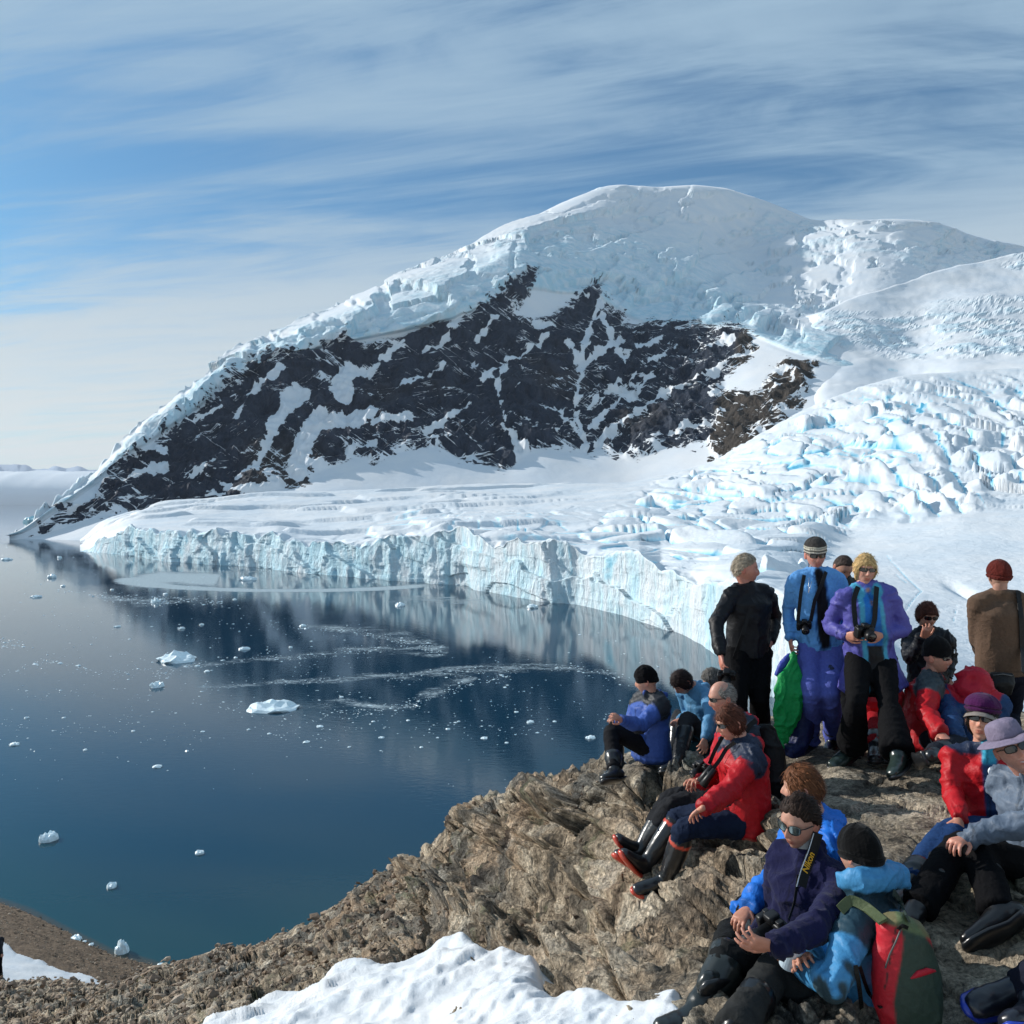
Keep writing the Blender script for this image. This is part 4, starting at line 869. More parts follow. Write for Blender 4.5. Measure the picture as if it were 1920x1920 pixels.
def skin_material():
    m, t, b = mat('skin'); co = objco(t); c = t.nodes.new('ShaderNodeAttribute'); c.attribute_name = 'Col'
    n = noise(t, co, 45, 5, .6)
    t.links.new(mixc(t, 1.0, c.outputs['Color'], ramp(t, n, [(.3, (.86, .80, .80)), (.7, (1.08, 1.04, 1.02))]), 'MULTIPLY'), b.inputs['Base Color'])
    b.inputs['Roughness'].default_value = .48; b.inputs['Specular IOR Level'].default_value = .4
    b.inputs['Subsurface Weight'].default_value = .12; b.inputs['Subsurface Radius'].default_value = (.012, .004, .002); b.inputs['Subsurface Scale'].default_value = 1.0
    bump(t, b, noise(t, co, 220, 3), .15, .002); return m
M_skin = skin_material()
M_lens = plain('dark_sunglass_lens', (.006, .006, .008), .06, .8); M_mirror = plain('mirrored_sunglass_lens', (.20, .26, .27), .1, .8, .85)
M_frame = plain('sunglass_frame', (.01, .01, .01), .3, .5)
M_metal = plain('bright_metal', (.6, .6, .6), .25, .6, 1.0)

def rot_head(yaw, pitch, roll):
    y, p, r = map(math.radians, (yaw, pitch, roll))
    return np.array((Matrix.Rotation(y, 3, 'Z') @ Matrix.Rotation(p, 3, 'X') @ Matrix.Rotation(r, 3, 'Y')))
_ico = {}
def ico(sub):
    if sub not in _ico:
        bm = bmesh.new(); bmesh.ops.create_icosphere(bm, subdivisions=sub, radius=1.0)
        _ico[sub] = (A([v.co for v in bm.verts]), np.array([[v.index for v in f.verts] for f in bm.faces])); bm.free()
    return _ico[sub]
def skull(d):
    """unit directions -> head surface without the face detail; front = -y"""
    x, y, z = d[:, 0] * .076, d[:, 1] * .098, d[:, 2] * .122
    low = smooth(0, -.115, z)
    x = x * (1 - .30 * low) * (1 + .05 * smooth(0, .06, y) * smooth(-.05, .05, z))
    y = np.where(y > 0, y * (1 - .42 * smooth(-.01, -.10, z)) * 1.03, y * (1 - .04 * low))
    fr = smooth(.0, -.06, y)
    y = y + fr * .010 * smooth(.0, -.08, np.abs(x) * 0 + z) * 0
    y = np.where(y < -.085, -.085 + (y + .085) * .55, y)
    y = y - .006 * low * fr
    return np.stack([x, y, z], -1)
def head_mesh(sub, tone, female=False, stubble=0.0, eyes=False, smile=0.0):
    d, f = ico(sub); P_ = skull(d); x, y, z = P_.T.copy(); fr = smooth(-.01, -.06, y)
    g = lambda cx, cz, sx, sz: np.exp(-((np.abs(x) - cx) / sx) ** 2 - ((z - cz) / sz) ** 2) * fr
    k = .8 if female else 1.0
    o = .0065 * k * g(.026, .034, .028, .010) - .011 * g(.030, .012, .017, .012) + .005 * g(.043, -.016, .018, .018)
    ridge = np.clip((.022 - z) / .050, 0, 1); nose = np.exp(-(x / (.0075 + .005 * ridge)) ** 2) * np.where(z > -.026, smooth(.034, -.022, z), smooth(-.040, -.028, z)) * fr
    o += .027 * nose + .008 * g(.012, -.028, .006, .007)
    up = .004 * smile * np.clip(np.abs(x) / .025, 0, 1)
    zc = z - up
    lip = np.exp(-(x / .021) ** 2) * fr
    o += .0062 * lip * np.exp(-((zc + .055) / .006) ** 2) + .0066 * lip * np.exp(-((zc + .068) / .0065) ** 2) - .005 * np.exp(-(x / .026) ** 2) * fr * np.exp(-((zc + .0612) / .0026) ** 2)
    o += .010 * np.exp(-(x / .022) ** 2) * np.exp(-((z + .100) / .014) ** 2) * fr - .004 * np.exp(-(x / .02) ** 2) * np.exp(-((z + .082) / .007) ** 2) * fr
    o += .004 * smile * g(.040, -.032, .012, .016) - .0025 * np.exp(-((np.abs(x) - .028 - .3 * np.maximum(0, -.03 - z)) / .004) ** 2) * smooth(-.025, -.04, z) * smooth(-.08, -.06, z) * fr
    P_[:, 1] -= o
    c = np.tile(A(tone), (len(P_), 1))
    red = (.45 * np.exp(-(x / .016) ** 2) * np.exp(-((z + .022) / .016) ** 2) + .35 * g(.042, -.02, .02, .018))[:, None]
    c = c * (1 + red * A([.10, -.30, -.32]))
    lm = (np.exp(-(x / .022) ** 4) * (np.exp(-((zc + .0555) / .0055) ** 4) + np.exp(-((zc + .068) / .006) ** 4)) * fr).clip(0, 1)[:, None]
    c = c * (1 - lm) + lm * A([tone[0] * .80, tone[1] * .45, tone[2] * .45])
    if smile > .7: 
        tm = (np.exp(-(x / .017) ** 4) * np.exp(-((zc + .0612) / .0035) ** 4) * fr)[:, None]; c = c * (1 - tm) + tm * .62
    if stubble:
        sm = (stubble * smooth(-.035, -.055, z + .10 * np.abs(x)) * smooth(.05, -.02, y))[:, None]; c = c * (1 - .35 * sm)
    if eyes:
        em = (np.exp(-((np.abs(x) - .030) / .011) ** 4 - ((z - .012) / .0045) ** 4) * fr)[:, None]; c = c * (1 - em) + em * A([.05, .04, .04])
        bm_ = (g(.028, .032, .016, .004)).clip(0, 1)[:, None] * .6; c = c * (1 - bm_) + bm_ * A([.06, .04, .03])
    parts = [(P_, f, c)]
    for s in (-1, 1):   # ears
        dE, fE = ico(2); e = dE * A([.009, .019, .031]); e[:, 0] -= .004 * s * 0; 
        rim = (np.hypot(dE[:, 1], dE[:, 2]) > .6) * 1.0
        e[:, 0] = s * (.0765 + e[:, 0] * 1.0 + .006 * rim * (dE[:, 1] > -.3)); e[:, 1] += .012 + .002 * dE[:, 2]; e[:, 2] += -.002
        parts.append((e, fE, np.tile(A(tone) * A([1.02, .80, .78]), (len(e), 1))))
    return parts
def obj_from(name, parts, m, parent, org, sm=True):
    V = np.concatenate([p[0] for p in parts]) - org; off = 0; Fs = []; Cs = []
    for p in parts:
        f = p[1]; f = np.c_[f, f[:, 2]] if f.shape[1] == 3 else f
        Fs.append(f + off); off += len(p[0]); Cs.append(np.broadcast_to(p[2], (len(p[0]), 3)))
    F_ = np.concatenate(Fs); C_ = np.concatenate(Cs)
    tri = F_[:, 2] == F_[:, 3]
    me = bpy.data.meshes.new(name)
    if tri.any() and not tri.all():
        Q, T = F_[~tri], F_[tri][:, :3]
        loops = np.concatenate([Q.ravel(), T.ravel()]); st = np.concatenate([np.arange(len(Q)) * 4, len(Q) * 4 + np.arange(len(T)) * 3]); tot = np.concatenate([np.full(len(Q), 4), np.full(len(T), 3)])
    elif tri.all(): loops = F_[:, :3].ravel(); st = np.arange(len(F_)) * 3; tot = np.full(len(F_), 3)
    else: loops = F_.ravel(); st = np.arange(len(F_)) * 4; tot = np.full(len(F_), 4)
    me.vertices.add(len(V)); me.vertices.foreach_set('co', V.astype(np.float32).ravel())
    me.loops.add(len(loops)); me.loops.foreach_set('vertex_index', loops.astype(np.int32)); me.polygons.add(len(st))
    me.polygons.foreach_set('loop_start', st.astype(np.int32)); me.polygons.foreach_set('loop_total', tot.astype(np.int32)); me.polygons.foreach_set('use_smooth', np.full(len(st), sm))
    me.materials.append(m); me.update(calc_edges=True); me.validate()
    t = me.attributes.new('Col', 'FLOAT_COLOR', 'POINT'); c = np.ones((len(V), 4), np.float32); c[:, :3] = C_; t.data.foreach_set('color', c.ravel())
    o = bpy.data.objects.new(name, me); COL.objects.link(o); o.parent = parent
    return o
def tp(t, col):      # tube triple -> parts for obj_from
    V, Q, T = t; return [(V, np.concatenate([Q, np.c_[T, T[:, 2]]]), A(col))]
def empty(name, loc, label, cat, group=None):
    o = bpy.data.objects.new(name, None); o.empty_display_size = .1; COL.objects.link(o); o.location = loc
    setp(o, label, cat, group); bpy.context.view_layer.update; return o
def hand_tubes(W, u, n, flip, curl=.6, spread=1.0, sc=1.0):
    """wrist W, finger direction u, palm faces n; flip = +1/-1 decides the thumb side"""
    u = unit(u); n = unit(n - u * (A(n) @ u)) if abs(unit(n) @ u) < .97 else unit(np.cross(u, A([0, 0, 1])) + .01); v = np.cross(u, n) * flip
    t = [stube([(W - u * .02, (.027 * sc, .021 * sc)), (W + u * .02, (.031 * sc, .018 * sc)), (W + u * .060 * sc, (.040 * sc, .014 * sc)), (W + u * .088 * sc, (.038 * sc, .012 * sc))], side=v, n=2)]
    for k, (b_, L, r) in enumerate(((.030, .070, .0085), (.0105, .078, .0088), (-.0100, .073, .0085), (-.0290, .058, .0075))):
        p = W + u * (.088 - .004 * abs(k - 1)) * sc + v * b_ * sc; a = 0; pts = [(p - u * .012, r * sc)]; cc = curl * (1 + .10 * (k - 1.5))
        for s_, ad in ((.44, .55), (.31, .85), (.25, .6)):
            a += ad * cc; dd = u * math.cos(a) + n * math.sin(a) + v * .10 * (1.5 - k) * spread; p = p + unit(dd) * L * s_ * sc; pts.append((p, r * (.96 if s_ > .3 else .85) * sc))
        t.append(tube([q[0] for q in pts], [q[1] for q in pts], seg=8))
    p = W + u * .022 * sc + v * .026 * sc; q1 = p + unit(u * .7 + v * .75 + n * .45 * curl) * .040 * sc; q2 = q1 + unit(u * .9 + v * .22 + n * .5 * curl) * .032 * sc; q3 = q2 + unit(u + n * .6 * curl) * .024 * sc
    t.append(tube([p, q1, q2, q3], [.0135 * sc, .011 * sc, .0095 * sc, .008 * sc], seg=8))
    return t
def hair_shell(style, col, sub, seed=1):
    d, f = ico(sub); P_ = skull(d); x, y, z = P_.T; th = np.arctan2(x, y)
    if style == 'short': m = z - np.interp(y, [-.10, -.07, -.03, .0, .05, .1], [.072, .062, .030, -.005, -.060, -.065]); h = .014
    elif style == 'thin': m = np.minimum(z - np.interp(y, [-.1, -.04, -.01, .05, .1], [.2, .05, -.01, -.06, -.065]), .012 + np.hypot(x, (y - .0)) * 1.0 - .075 - .0 * z); h = .007
    elif style == 'crop': m = z - np.interp(y, [-.10, -.05, -.03, .0, .05, .1], [.10, .075, .040, .0, -.055, -.06]); h = .006
    elif style == 'bob': m = z - np.interp(y, [-.10, -.075, -.05, -.01, .05, .1], [.050, .038, -.030, -.070, -.10, -.10]); h = .013
    elif style == 'curly': m = z - np.interp(y, [-.10, -.075, -.045, .0, .05, .1], [.045, .040, -.005, -.05, -.08, -.085]); h = .022
    elif style == 'swept': m = z - np.interp(y, [-.10, -.08, -.055, -.03, .0, .03, .06, .1], [.086, .080, .062, .040, .016, -.030, -.06, -.068]) + .012 * vn(P_ * 40, 3); h = .013
    r = np.random.default_rng(seed)
    k = smooth(-.006, .010, m)
    if style == 'curly': n = fbm(P_ * 55, 3, .6, seed=seed, ridged=True); ofs = h * (.62 + .5 * n)
    else: n = fbm(np.stack([th * 9, z * 14 + y * 8, x * 0], -1), 4, .65, seed=seed, ridged=True); ofs = h * (.80 + (.28 if style == 'bob' else .70) * n + .25 * vn(P_ * 30, seed + 4))
    N_ = unit3(P_ * A([1, .8, .7])); Q = P_ + N_ * (ofs * k - .006 * (1 - k))[:, None]
    if style in ('bob', 'curly'): Q[:, 2] -= .01 * k * smooth(0, -.06, z)
    shade = (.72 + .6 * np.clip(n, -1, 1) + .3 * vn(P_ * 90, seed))[:, None]
    parts = [(Q, f, A(col) * shade.clip(.35, 1.6))]
    # separate strands break the outline
    cand = np.where(m > .004)[0]; ns = 700 if sub > 4 else 420
    if style == 'crop': ns = 0
    SV, SF, SCc = [], [], []
    for q in range(ns):
        i = cand[r.integers(len(cand))]; p = Q[i] + N_[i] * .001
        if style == 'curly': dirn = unit(r.normal(size=3)); dirn -= N_[i] * (dirn @ N_[i])
        else: dirn = (A([0, .55, -1.0]) if style not in ('swept', 'short', 'thin') else A([0, 1.0, .8 if y[i] < -.02 else -.8])) + r.normal(size=3) * .25; dirn = dirn - N_[i] * (dirn @ N_[i])
        dirn = unit(dirn); L = r.uniform(.02, .055); wv = np.cross(dirn, N_[i]) * r.uniform(.0014, .0034); b0 = len(SV)
        for s_ in range(4):
            t_ = s_ / 3; c_ = p + dirn * L * t_ + N_[i] * (.006 * math.sin(t_ * 2.2) - .25 * (L * t_) ** 2 * 12 * .5); ww = wv * (1 - .75 * t_); SV += [c_ - ww, c_ + ww]
        for s_ in range(3): SF.append([b0 + 2 * s_, b0 + 2 * s_ + 1, b0 + 2 * s_ + 3, b0 + 2 * s_ + 2])
        SCc += [A(col) * r.uniform(.5, 2.0)] * 8
    if ns: parts.append((A(SV), np.array(SF), A(SCc)))
    return parts
def unit3(v): return v / (np.linalg.norm(v, axis=-1, keepdims=True) + 1e-9)
def lathe(prof, seg=40, ell=(1, 1.25), rib=0, ribk=30, seed=0, wob=0.0):
    """prof rows (z, r, colour [, yshift]); returns part in head space"""
    a = np.linspace(0, 2 * math.pi, seg, endpoint=False); V, C_ = [], []
    for row in prof:
        z, r, c = row[:3]; ys = row[3] if len(row) > 3 else 0
        rr = r * (1 + rib * np.cos(ribk * a)) + wob * vn(np.stack([np.cos(a) * 2, np.sin(a) * 2, a * 0 + z * 14], -1), seed) * min(1, r / .05)
        V.append(np.stack([rr * np.cos(a) * ell[0], rr * np.sin(a) * ell[1] + ys, np.full(seg, z) + (wob * .5 * vn(np.stack([np.cos(a) * 2.2, np.sin(a) * 2.2, a * 0 + 5], -1), seed + 3))], -1)); C_ += [A(c)] * seg
    n = len(prof); i = np.arange(n * seg).reshape(n, seg); j = np.roll(i, -1, 1)
    return (np.concatenate(V), np.stack([i[:-1], j[:-1], j[1:], i[1:]], -1).reshape(-1, 4), A(C_))
def beanie(col, z0=.018, top=.150, cuff=None, puff=1.0, pat=None):
    cuff = cuff or col; prof = [(z0 + .004, .070, col), (z0, .081, cuff), (z0 + .004, .0855, cuff), (z0 + .025, .0865 * puff, cuff), (z0 + .036, .0855, cuff), (z0 + .040, .0835 * puff, col)]
    h = top - z0
    for t, r in ((.40, .085), (.55, .080), (.70, .069), (.82, .055), (.91, .039), (.97, .021), (1.0, .003)): prof.append((z0 + h * t, r * puff, col))
    out = []
    for (a, b) in zip(prof[:-1], prof[1:]):
        for t in np.linspace(0, 1, 3, endpoint=False): out.append((a[0] * (1 - t) + b[0] * t, a[1] * (1 - t) + b[1] * t, A(a[2]) * (1 - t) + A(b[2]) * t))
    out.append(prof[-1])
    if pat: out = [(z, r, pat((z - z0) / h)) for z, r, c in out]
    p = lathe(out, 96, (1, 1.23), .008, 32, 3, .006); p[0][:, 1] += .006
    # sits lower at the back
    p[0][:, 2] -= .22 * np.maximum(0, p[0][:, 1]) * smooth(.16, .0, p[0][:, 2]); return p
def glasses_parts(R, c, style, parent, org, sc):
    """lenses, bridge and temples in head space"""
    out = []
    w_, h_ = {'wrap': (.030, .0155), 'aviator': (.027, .0215), 'square': (.029, .018)}[style]
    for s in (-1, 1):
        n, mrr = 12, 6; V = []
        for i in range(mrr + 1):
            for k in range(24):
                a = 2 * math.pi * k / 24; e = .62 if style != 'aviator' else .85
                cx = math.copysign(abs(math.cos(a)) ** e, math.cos(a)) * w_ * i / mrr; cz = math.copysign(abs(math.sin(a)) ** e, math.sin(a)) * h_ * i / mrr
                if style == 'aviator' and cz < 0: cz *= 1.15
                X = s * .0335 + cx; V.append([X, -.099 + 6.5 * X * X * (1.15 if style == 'wrap' else .75) + .5 * cz * cz, .013 + cz])
        V = A(V); V2 = V + A([0, .0025, 0]); nv = len(V); F_ = []
        for i in range(mrr):
            for k in range(24):
                a, b = i * 24 + k, i * 24 + (k + 1) % 24; F_.append([a, b, b + 24, a + 24]); F_.append([a + nv + 24, b + nv + 24, b + nv, a + nv])
        for k in range(24): a, b = mrr * 24 + k, mrr * 24 + (k + 1) % 24; F_.append([a, b, b + nv, a + nv])
        out.append((np.concatenate([V, V2]), np.array(F_), A([0, 0, 0])))
    fr = tp(tube([A([-.008, -.101, .017]), A([0, -.103, .020]), A([.008, -.101, .017])], [.0018] * 3, seg=6), (.01, .01, .01))
    for s in (-1, 1):
        fr += tp(tube([A([s * .060, -.080, .020]), A([s * .072, -.060, .020]), A([s * .079, -.01, .014]), A([s * .080, .018, .006])], [.0026, .0026, .0022, .002], seg=6), (.01, .01, .01))
        a = np.linspace(0, 2 * math.pi, 25); e = .62 if style != 'aviator' else .85
        pts = []
        for k in a[:-1]:
            cx = math.copysign(abs(math.cos(k)) ** e, math.cos(k)) * w_; cz = math.copysign(abs(math.sin(k)) ** e, math.sin(k)) * h_
            if style == 'aviator' and cz < 0: cz *= 1.15
            X = s * .0335 + cx; pts.append(A([X, -.1 + 6.5 * X * X * (1.15 if style == 'wrap' else .75) + .5 * cz * cz, .013 + cz]))
        fr += tp(tube(pts + [pts[0]], [.0014] * 25, seg=5, caps=False), (.01, .01, .01))
    T_ = lambda ps: [((p[0] * sc) @ R.T + c, p[1], p[2]) for p in ps]
    return T_(out), T_(fr)

def solve(parent, px, py, s, L, cap=True):
    """point on the ray of a photo pixel at bone length L from its parent, s = +-1 picks far / near"""
    px, py, = float(px), float(py); d = A([(px - 960) / F, 1.0, -(py - HZ) / F]); o = A([0, 0, H]); p = A(parent)
    dd = d @ d; b = d @ (p - o); c = (p - o) @ (p - o) - L * L; disc = b * b - dd * c
    t0 = b / dd
    if disc <= 0: return o + d * t0
    t = math.sqrt(disc) / dd; return o + d * (t0 + s * t)
def fit_ground(p, gap, pull=0.0):
    """keep a knee or ankle in front of the rock surface seen at its pixel, and let an ankle settle on it"""
    px = 960 + p[0] / p[1] * F; py = HZ - (p[2] - H) / p[1] * F
    if p[1] > 12 or py < np.interp(px, _sil[:, 0], _sil[:, 1]) + 6: return p
    g = float(groundY(px, py)) - gap; 
    if p[1] > g or (pull and g - p[1] < pull): return A(at(px, py, g))
    return p
class Fig: pass
SEED = [100]
def person(label, D, pel, nk, ty, hd, hrot, arms, legs, top, pants, boots=None, hat=None, hair=None, glasses=None, tone=(.46, .27, .19), sub=4, sc=1.0, vox=.0135, hy=None, hs=.93, slouch=0.0, female=False, stubble=0, eyes=False, smile=0, coll=True, group='tourists gathered on the rock', pelR=.0, neck_col=None):
    SEED[0] += 10; sd = SEED[0]; f = Fig()
    P0 = lambda q: A(at(q[0], q[1], D + (q[2] if len(q) > 2 else 0)))
    pel, nk, hc = P0(pel), P0(nk), P0(hd)
    t_ = math.radians(ty); fw = A([math.sin(t_), -math.cos(t_), 0]); rt = np.cross(fw, A([0, 0, 1]))
    spine = unit(nk - pel); rt = unit(rt - spine * (rt @ spine)); fwd = np.cross(spine, rt) * 1.0
    if fwd @ fw < 0: fwd = -fwd
    hy_ = math.radians(ty if hy is None else hy); hrt = np.cross(A([math.sin(hy_), -math.cos(hy_), 0]), A([0, 0, 1]))
    mid = pel * .52 + nk * .48 - fwd * slouch; chest = pel * .22 + nk * .78 - fwd * slouch * .8
    SR, SL = nk + rt * .165 * sc - spine * .055 * sc, nk - rt * .165 * sc - spine * .055 * sc; HR, HL = pel + hrt * .09 * sc, pel - hrt * .09 * sc
    J = {}
    for side, S0, sg in (('R', SR, 1), ('L', SL, -1)):
        a = arms[side]; E = solve(S0, *a[0], .29 * sc); W = solve(E, *a[1], .25 * sc); T = solve(W, *a[2], .10 * sc) if len(a) > 2 and a[2] is not None else W + unit(W - E) * .1
        J['A' + side] = (S0, E, W, T, a[3] if len(a) > 3 else (0, 0, -1), a[4] if len(a) > 4 else .6)
    for side, H0 in (('R', HR), ('L', HL)):
        l = legs[side]; K = fit_ground(solve(H0, *l[0], .43 * sc), .09); AN = fit_ground(solve(K, *l[1], .42 * sc), .13, .30); TO = fit_ground(solve(AN, *l[2], .16 * sc), .08); J['L' + side] = (H0, K, AN, TO)
    base = (J['LR'][2] + J['LL'][2]) / 2; org = A([pel[0], pel[1], min(base[2], pel[2]) - .02])
    root = empty('person', Vector(org), label, 'person', group); f.root = root; f.J = J; f.nk = nk; f.pel = pel; f.fwd = fwd; f.rt = rt; f.spine = spine; f.hc = hc; f.org = org
    R = rot_head(*hrot); f.R = R
    # --- body: head, neck, hands and the frame below the clothes in one mesh
    hsc = sc * hs
    bp = [((p[0] * hsc) @ R.T + hc, p[1], p[2]) for p in head_mesh(sub, tone, female, stubble, eyes, smile)]
    neck_top = hc + R @ A([0, .022, -.05]) * sc
    coarse = [stube([(nk - spine * .10, .062 * sc), (nk, .056 * sc), (neck_top, .052 * sc), (neck_top + (R @ A([0, 0, .05])), .05 * sc)]),
              stube([(pel, (.13 * sc, .09 * sc)), (mid, (.12 * sc, .085 * sc)), (chest, (.14 * sc, .095 * sc)), (nk - spine * .06, (.10 * sc, .06 * sc))], side=rt)]
    for side in 'RL':
        S0, E, W, T, n, cu = J['A' + side]; coarse.append(stube([(nk + (S0 - nk) * .3, .045), (S0, .048 * sc), (E, .036 * sc), (W, .026 * sc)]))
        H0, K, AN, TO = J['L' + side]; coarse.append(stube([(H0, .075 * sc), (K, .05 * sc), (AN, .036 * sc)]))
    V, Fc, N_ = remesh(coarse, .021, 2); bp.append((V, Fc, A(neck_col or tone) * A([.95, .9, .9])))
    for side, fl in (('R', -1), ('L', 1)):
        S0, E, W, T, n, cu = J['A' + side]
        if cu is None: continue
        V, Fc, N_ = remesh(hand_tubes(W + unit(W - E) * .01, T - W, A(n), fl, cu, 1.0, sc * .92), .0045 if sub > 4 else .0065, 1)
        bp.append((V, Fc, A(tone) * A([1.0, .86, .82])))
    obj_from('body', bp, M_skin, root, org)
    # --- jacket
    j = top; puff = j.get('puff', 0); ln = j.get('len', .10); c0 = A(j['col']); w0 = j.get('w', 1.0) * sc * .96
    hem = pel - spine * ln + fwd * j.get('hemf', 0.0)
    if 'hempx' in j: hem = P0(j['hempx'])
    wd = j.get('flare', 1.0)
    CAPK[0] = .3
    jt = [stube([(hem, ((.178 + puff) * wd * w0, (.128 + puff) * wd * w0)), (pel, ((.172 + puff) * w0, (.125 + puff) * w0)), (mid, ((.158 + puff) * w0, (.118 + puff) * w0)), (chest, ((.172 + puff) * w0, (.122 + puff) * w0)), (nk - spine * .06 * sc, ((.135 + puff) * w0, (.085 + puff) * w0)), (nk - spine * .015, (.075 * w0, .062 * w0))], side=rt, n=4, seg=20)]
    bones = [(hem, mid, .55), (mid, nk, .7)]
    sr = .051 + puff * .6
    for side in 'RL':
        S0, E, W, T, n, cu = J['A' + side]; ax = unit(W - E)
        jt.append(stube([(nk + (S0 - nk) * .35 + spine * .012, .062 * w0), (S0 - spine * .0, (sr + .012) * w0), (S0 * .5 + E * .5, (sr + .004) * w0), (E, (sr - .003) * w0), (E * .4 + W * .6, (sr - .006) * w0), (W + ax * .012, (sr - .016) * w0)], n=4, seg=14)); bones += [(S0, E, 2.0), (E, W, 2.0)]
    if j.get('collar', 1): jt.append(stube([(nk - spine * .03, .078 * w0), (nk * .55 + neck_top * .45, .071 * w0)], seg=16))
    for ex in j.get('extra', []): jt.append(stube([(P0(q[0]), q[1] * sc) for q in ex], seg=14))
    if j.get('hood'):
        hb = nk - fwd * .07 * sc + spine * .005
        jt.append(stube([(hb + rt * .085 * sc + fwd * .05, .036 * sc), (hb + rt * .05 * sc - fwd * .01, .048 * sc), (hb - spine * .03 - fwd * .015, .055 * sc), (hb - rt * .05 * sc - fwd * .01, .048 * sc), (hb - rt * .085 * sc + fwd * .05, .036 * sc)], seg=12))
    V, Fc, N_ = remesh(jt, vox, 3); V = folds(V, N_, bones, j.get('fold', .010), sd, j.get('ff', 1.0))
    Cc = np.tile(c0, (len(V), 1)); ctx = dict(J=J, nk=nk, pel=pel, fwd=fwd, rt=rt, spine=spine, mid=mid, hem=hem, chest=chest, P0=P0)
    if 'paint' in j: Cc = j['paint'](V, Cc, ctx)
    for side in 'RL':
        S0, E, W = J['A' + side][:3]; ax = unit(W - E); tt = (V - W) @ ax; dd = np.linalg.norm(V - W, axis=1); k = (smooth(-.052, -.046, tt) * smooth(.10, .085, dd) * smooth(-.038, -.044, tt) * .55 + smooth(-.012, .0, tt) * smooth(.10, .085, dd) * .45)[:, None]; Cc = Cc * (1 - k) + Cc * .35 * k
    fz = (V - mid) @ fwd; lz = (V - mid) @ rt; k = (smooth(.006, .003, np.abs(lz)) * smooth(.05, .08, fz))[:, None] * .7; Cc = Cc * (1 - k) + Cc * .3 * k
    hz = (V - hem) @ spine; k = (smooth(.010, .004, np.abs(hz - .035)) * .4)[:, None]; Cc = Cc * (1 - k) + Cc * .4 * k
    for s_ in (1, -1):      # slanted hand pockets
        a_ = pel + spine * .06 + rt * s_ * .10; b_ = pel + spine * .19 + rt * s_ * .135; ab = b_ - a_; tt = np.clip(((V - a_) @ ab) / (ab @ ab), 0, 1); q_ = V - a_ - tt[:, None] * ab; q_ = q_ - np.outer(q_ @ fwd, fwd)
        k = (smooth(.010, .004, np.linalg.norm(q_, axis=1)) * smooth(.03, .06, fz))[:, None] * .6; Cc = Cc * (1 - k) + Cc * .3 * k
    obj_from('jacket', [(V, Fc, Cc)], j.get('mat', M_shell), root, org); f.V = V; f.ctx = ctx
    # cuffs
    # --- trousers
    c1 = A(pants['col']); pw = pants.get('w', 1.0) * sc
    pt = [stube([(pel + spine * .10, (.140 * pw, .105 * pw)), (pel, (.150 * pw, .115 * pw)), (pel - spine * .05, (.13 * pw, .105 * pw))], side=hrt, seg=16)]; pb = [(pel + spine * .1, pel - spine * .1, 1.0)]
    fr_ = pants.get('end', 1.0)
    for side in 'RL':
        H0, K, AN, TO = J['L' + side]; e = K * (1 - fr_) + AN * fr_
        pt.append(stube([(H0, .100 * pw), (H0 * .5 + K * .5, .086 * pw), (K, .070 * pw), (K * .5 + AN * .5, .070 * pw * pants.get('cuff', 1.0) ** .5), (e, .062 * pw * pants.get('cuff', 1.0))], n=4, seg=14)); pb += [(H0, K, 1.7), (K, AN, 1.8)]
    CAPK[0] = 1.0
    V, Fc, N_ = remesh(pt, vox, 3); V = folds(V, N_, pb, pants.get('fold', .009), sd + 4)
    Cc = np.tile(c1, (len(V), 1))
    if 'paint' in pants: Cc = pants['paint'](V, Cc, ctx)
    obj_from('trousers', [(V, Fc, Cc)], pants.get('mat', M_cloth), root, org)
    # --- boots
    b = boots or {}; bc = A(b.get('col', (.012, .013, .015))); hgt = b.get('h', .14)
    for side in 'RL':
        if side in b.get('skip', ''): continue
        H0, K, AN, TO = J['L' + side]; sh = unit(AN - K); ft = unit(TO - AN); up = unit(-sh - ft * ((-sh) @ ft)); sd_ = np.cross(ft, up)
        zc = sc * b.get('s', 1.12)
        heel = AN - ft * .045 * zc - up * .035 * zc; ball = AN + ft * .11 * zc - up * .045 * zc; toe = AN + ft * .185 * zc - up * .052 * zc
        bt = [stube([(AN - sh * hgt * sc, .068 * zc), (AN - sh * hgt * .5 * sc, .060 * zc), (AN - sh * .06 * zc, .051 * zc), (AN, .050 * zc)], n=3, seg=14),
              stube([(heel, (.040 * zc, .040 * zc)), (AN - up * .02 * zc, (.044 * zc, .05 * zc)), (AN + ft * .06 * zc - up * .036 * zc, (.045 * zc, .044 * zc)), (ball, (.049 * zc, .036 * zc)), (toe, (.041 * zc, .029 * zc))], side=sd_, n=3, seg=14)]
        V, Fc, N_ = remesh(bt, .0125 if sub < 5 else .010, 2); V = folds(V, N_, [(K, AN, 2.4), (AN, TO, 1.5)], .0028, sd + 7)
        Cb = np.tile(bc, (len(V), 1))
        if 'trim' in b:
            tt = (AN - V) @ sh; m_ = ((tt > (hgt - .010) * sc) & (tt < (hgt + .012) * sc) & (np.linalg.norm(V - AN, axis=1) > .1))[:, None]; Cb = np.where(m_, A(b['trim']), Cb)
        bo = obj_from('boot', [(V, Fc, Cb)], M_rubber, root, org)
        so = [stube([(heel - up * .036 * zc - ft * .006, (.046 * zc, .016)), (AN + ft * .03 - up * .084 * zc, (.044 * zc, .016)), (ball - up * .036 * zc, (.055 * zc, .017)), (toe - up * .024 * zc, (.047 * zc, .017)), (toe - up * .016 * zc + ft * .024 * zc, (.028 * zc, .016))], side=sd_, n=3, seg=14)]
        obj_from('boot_sole', tp(so[0], b.get('sole', (.015, .016, .018))), M_rubber, bo, org)
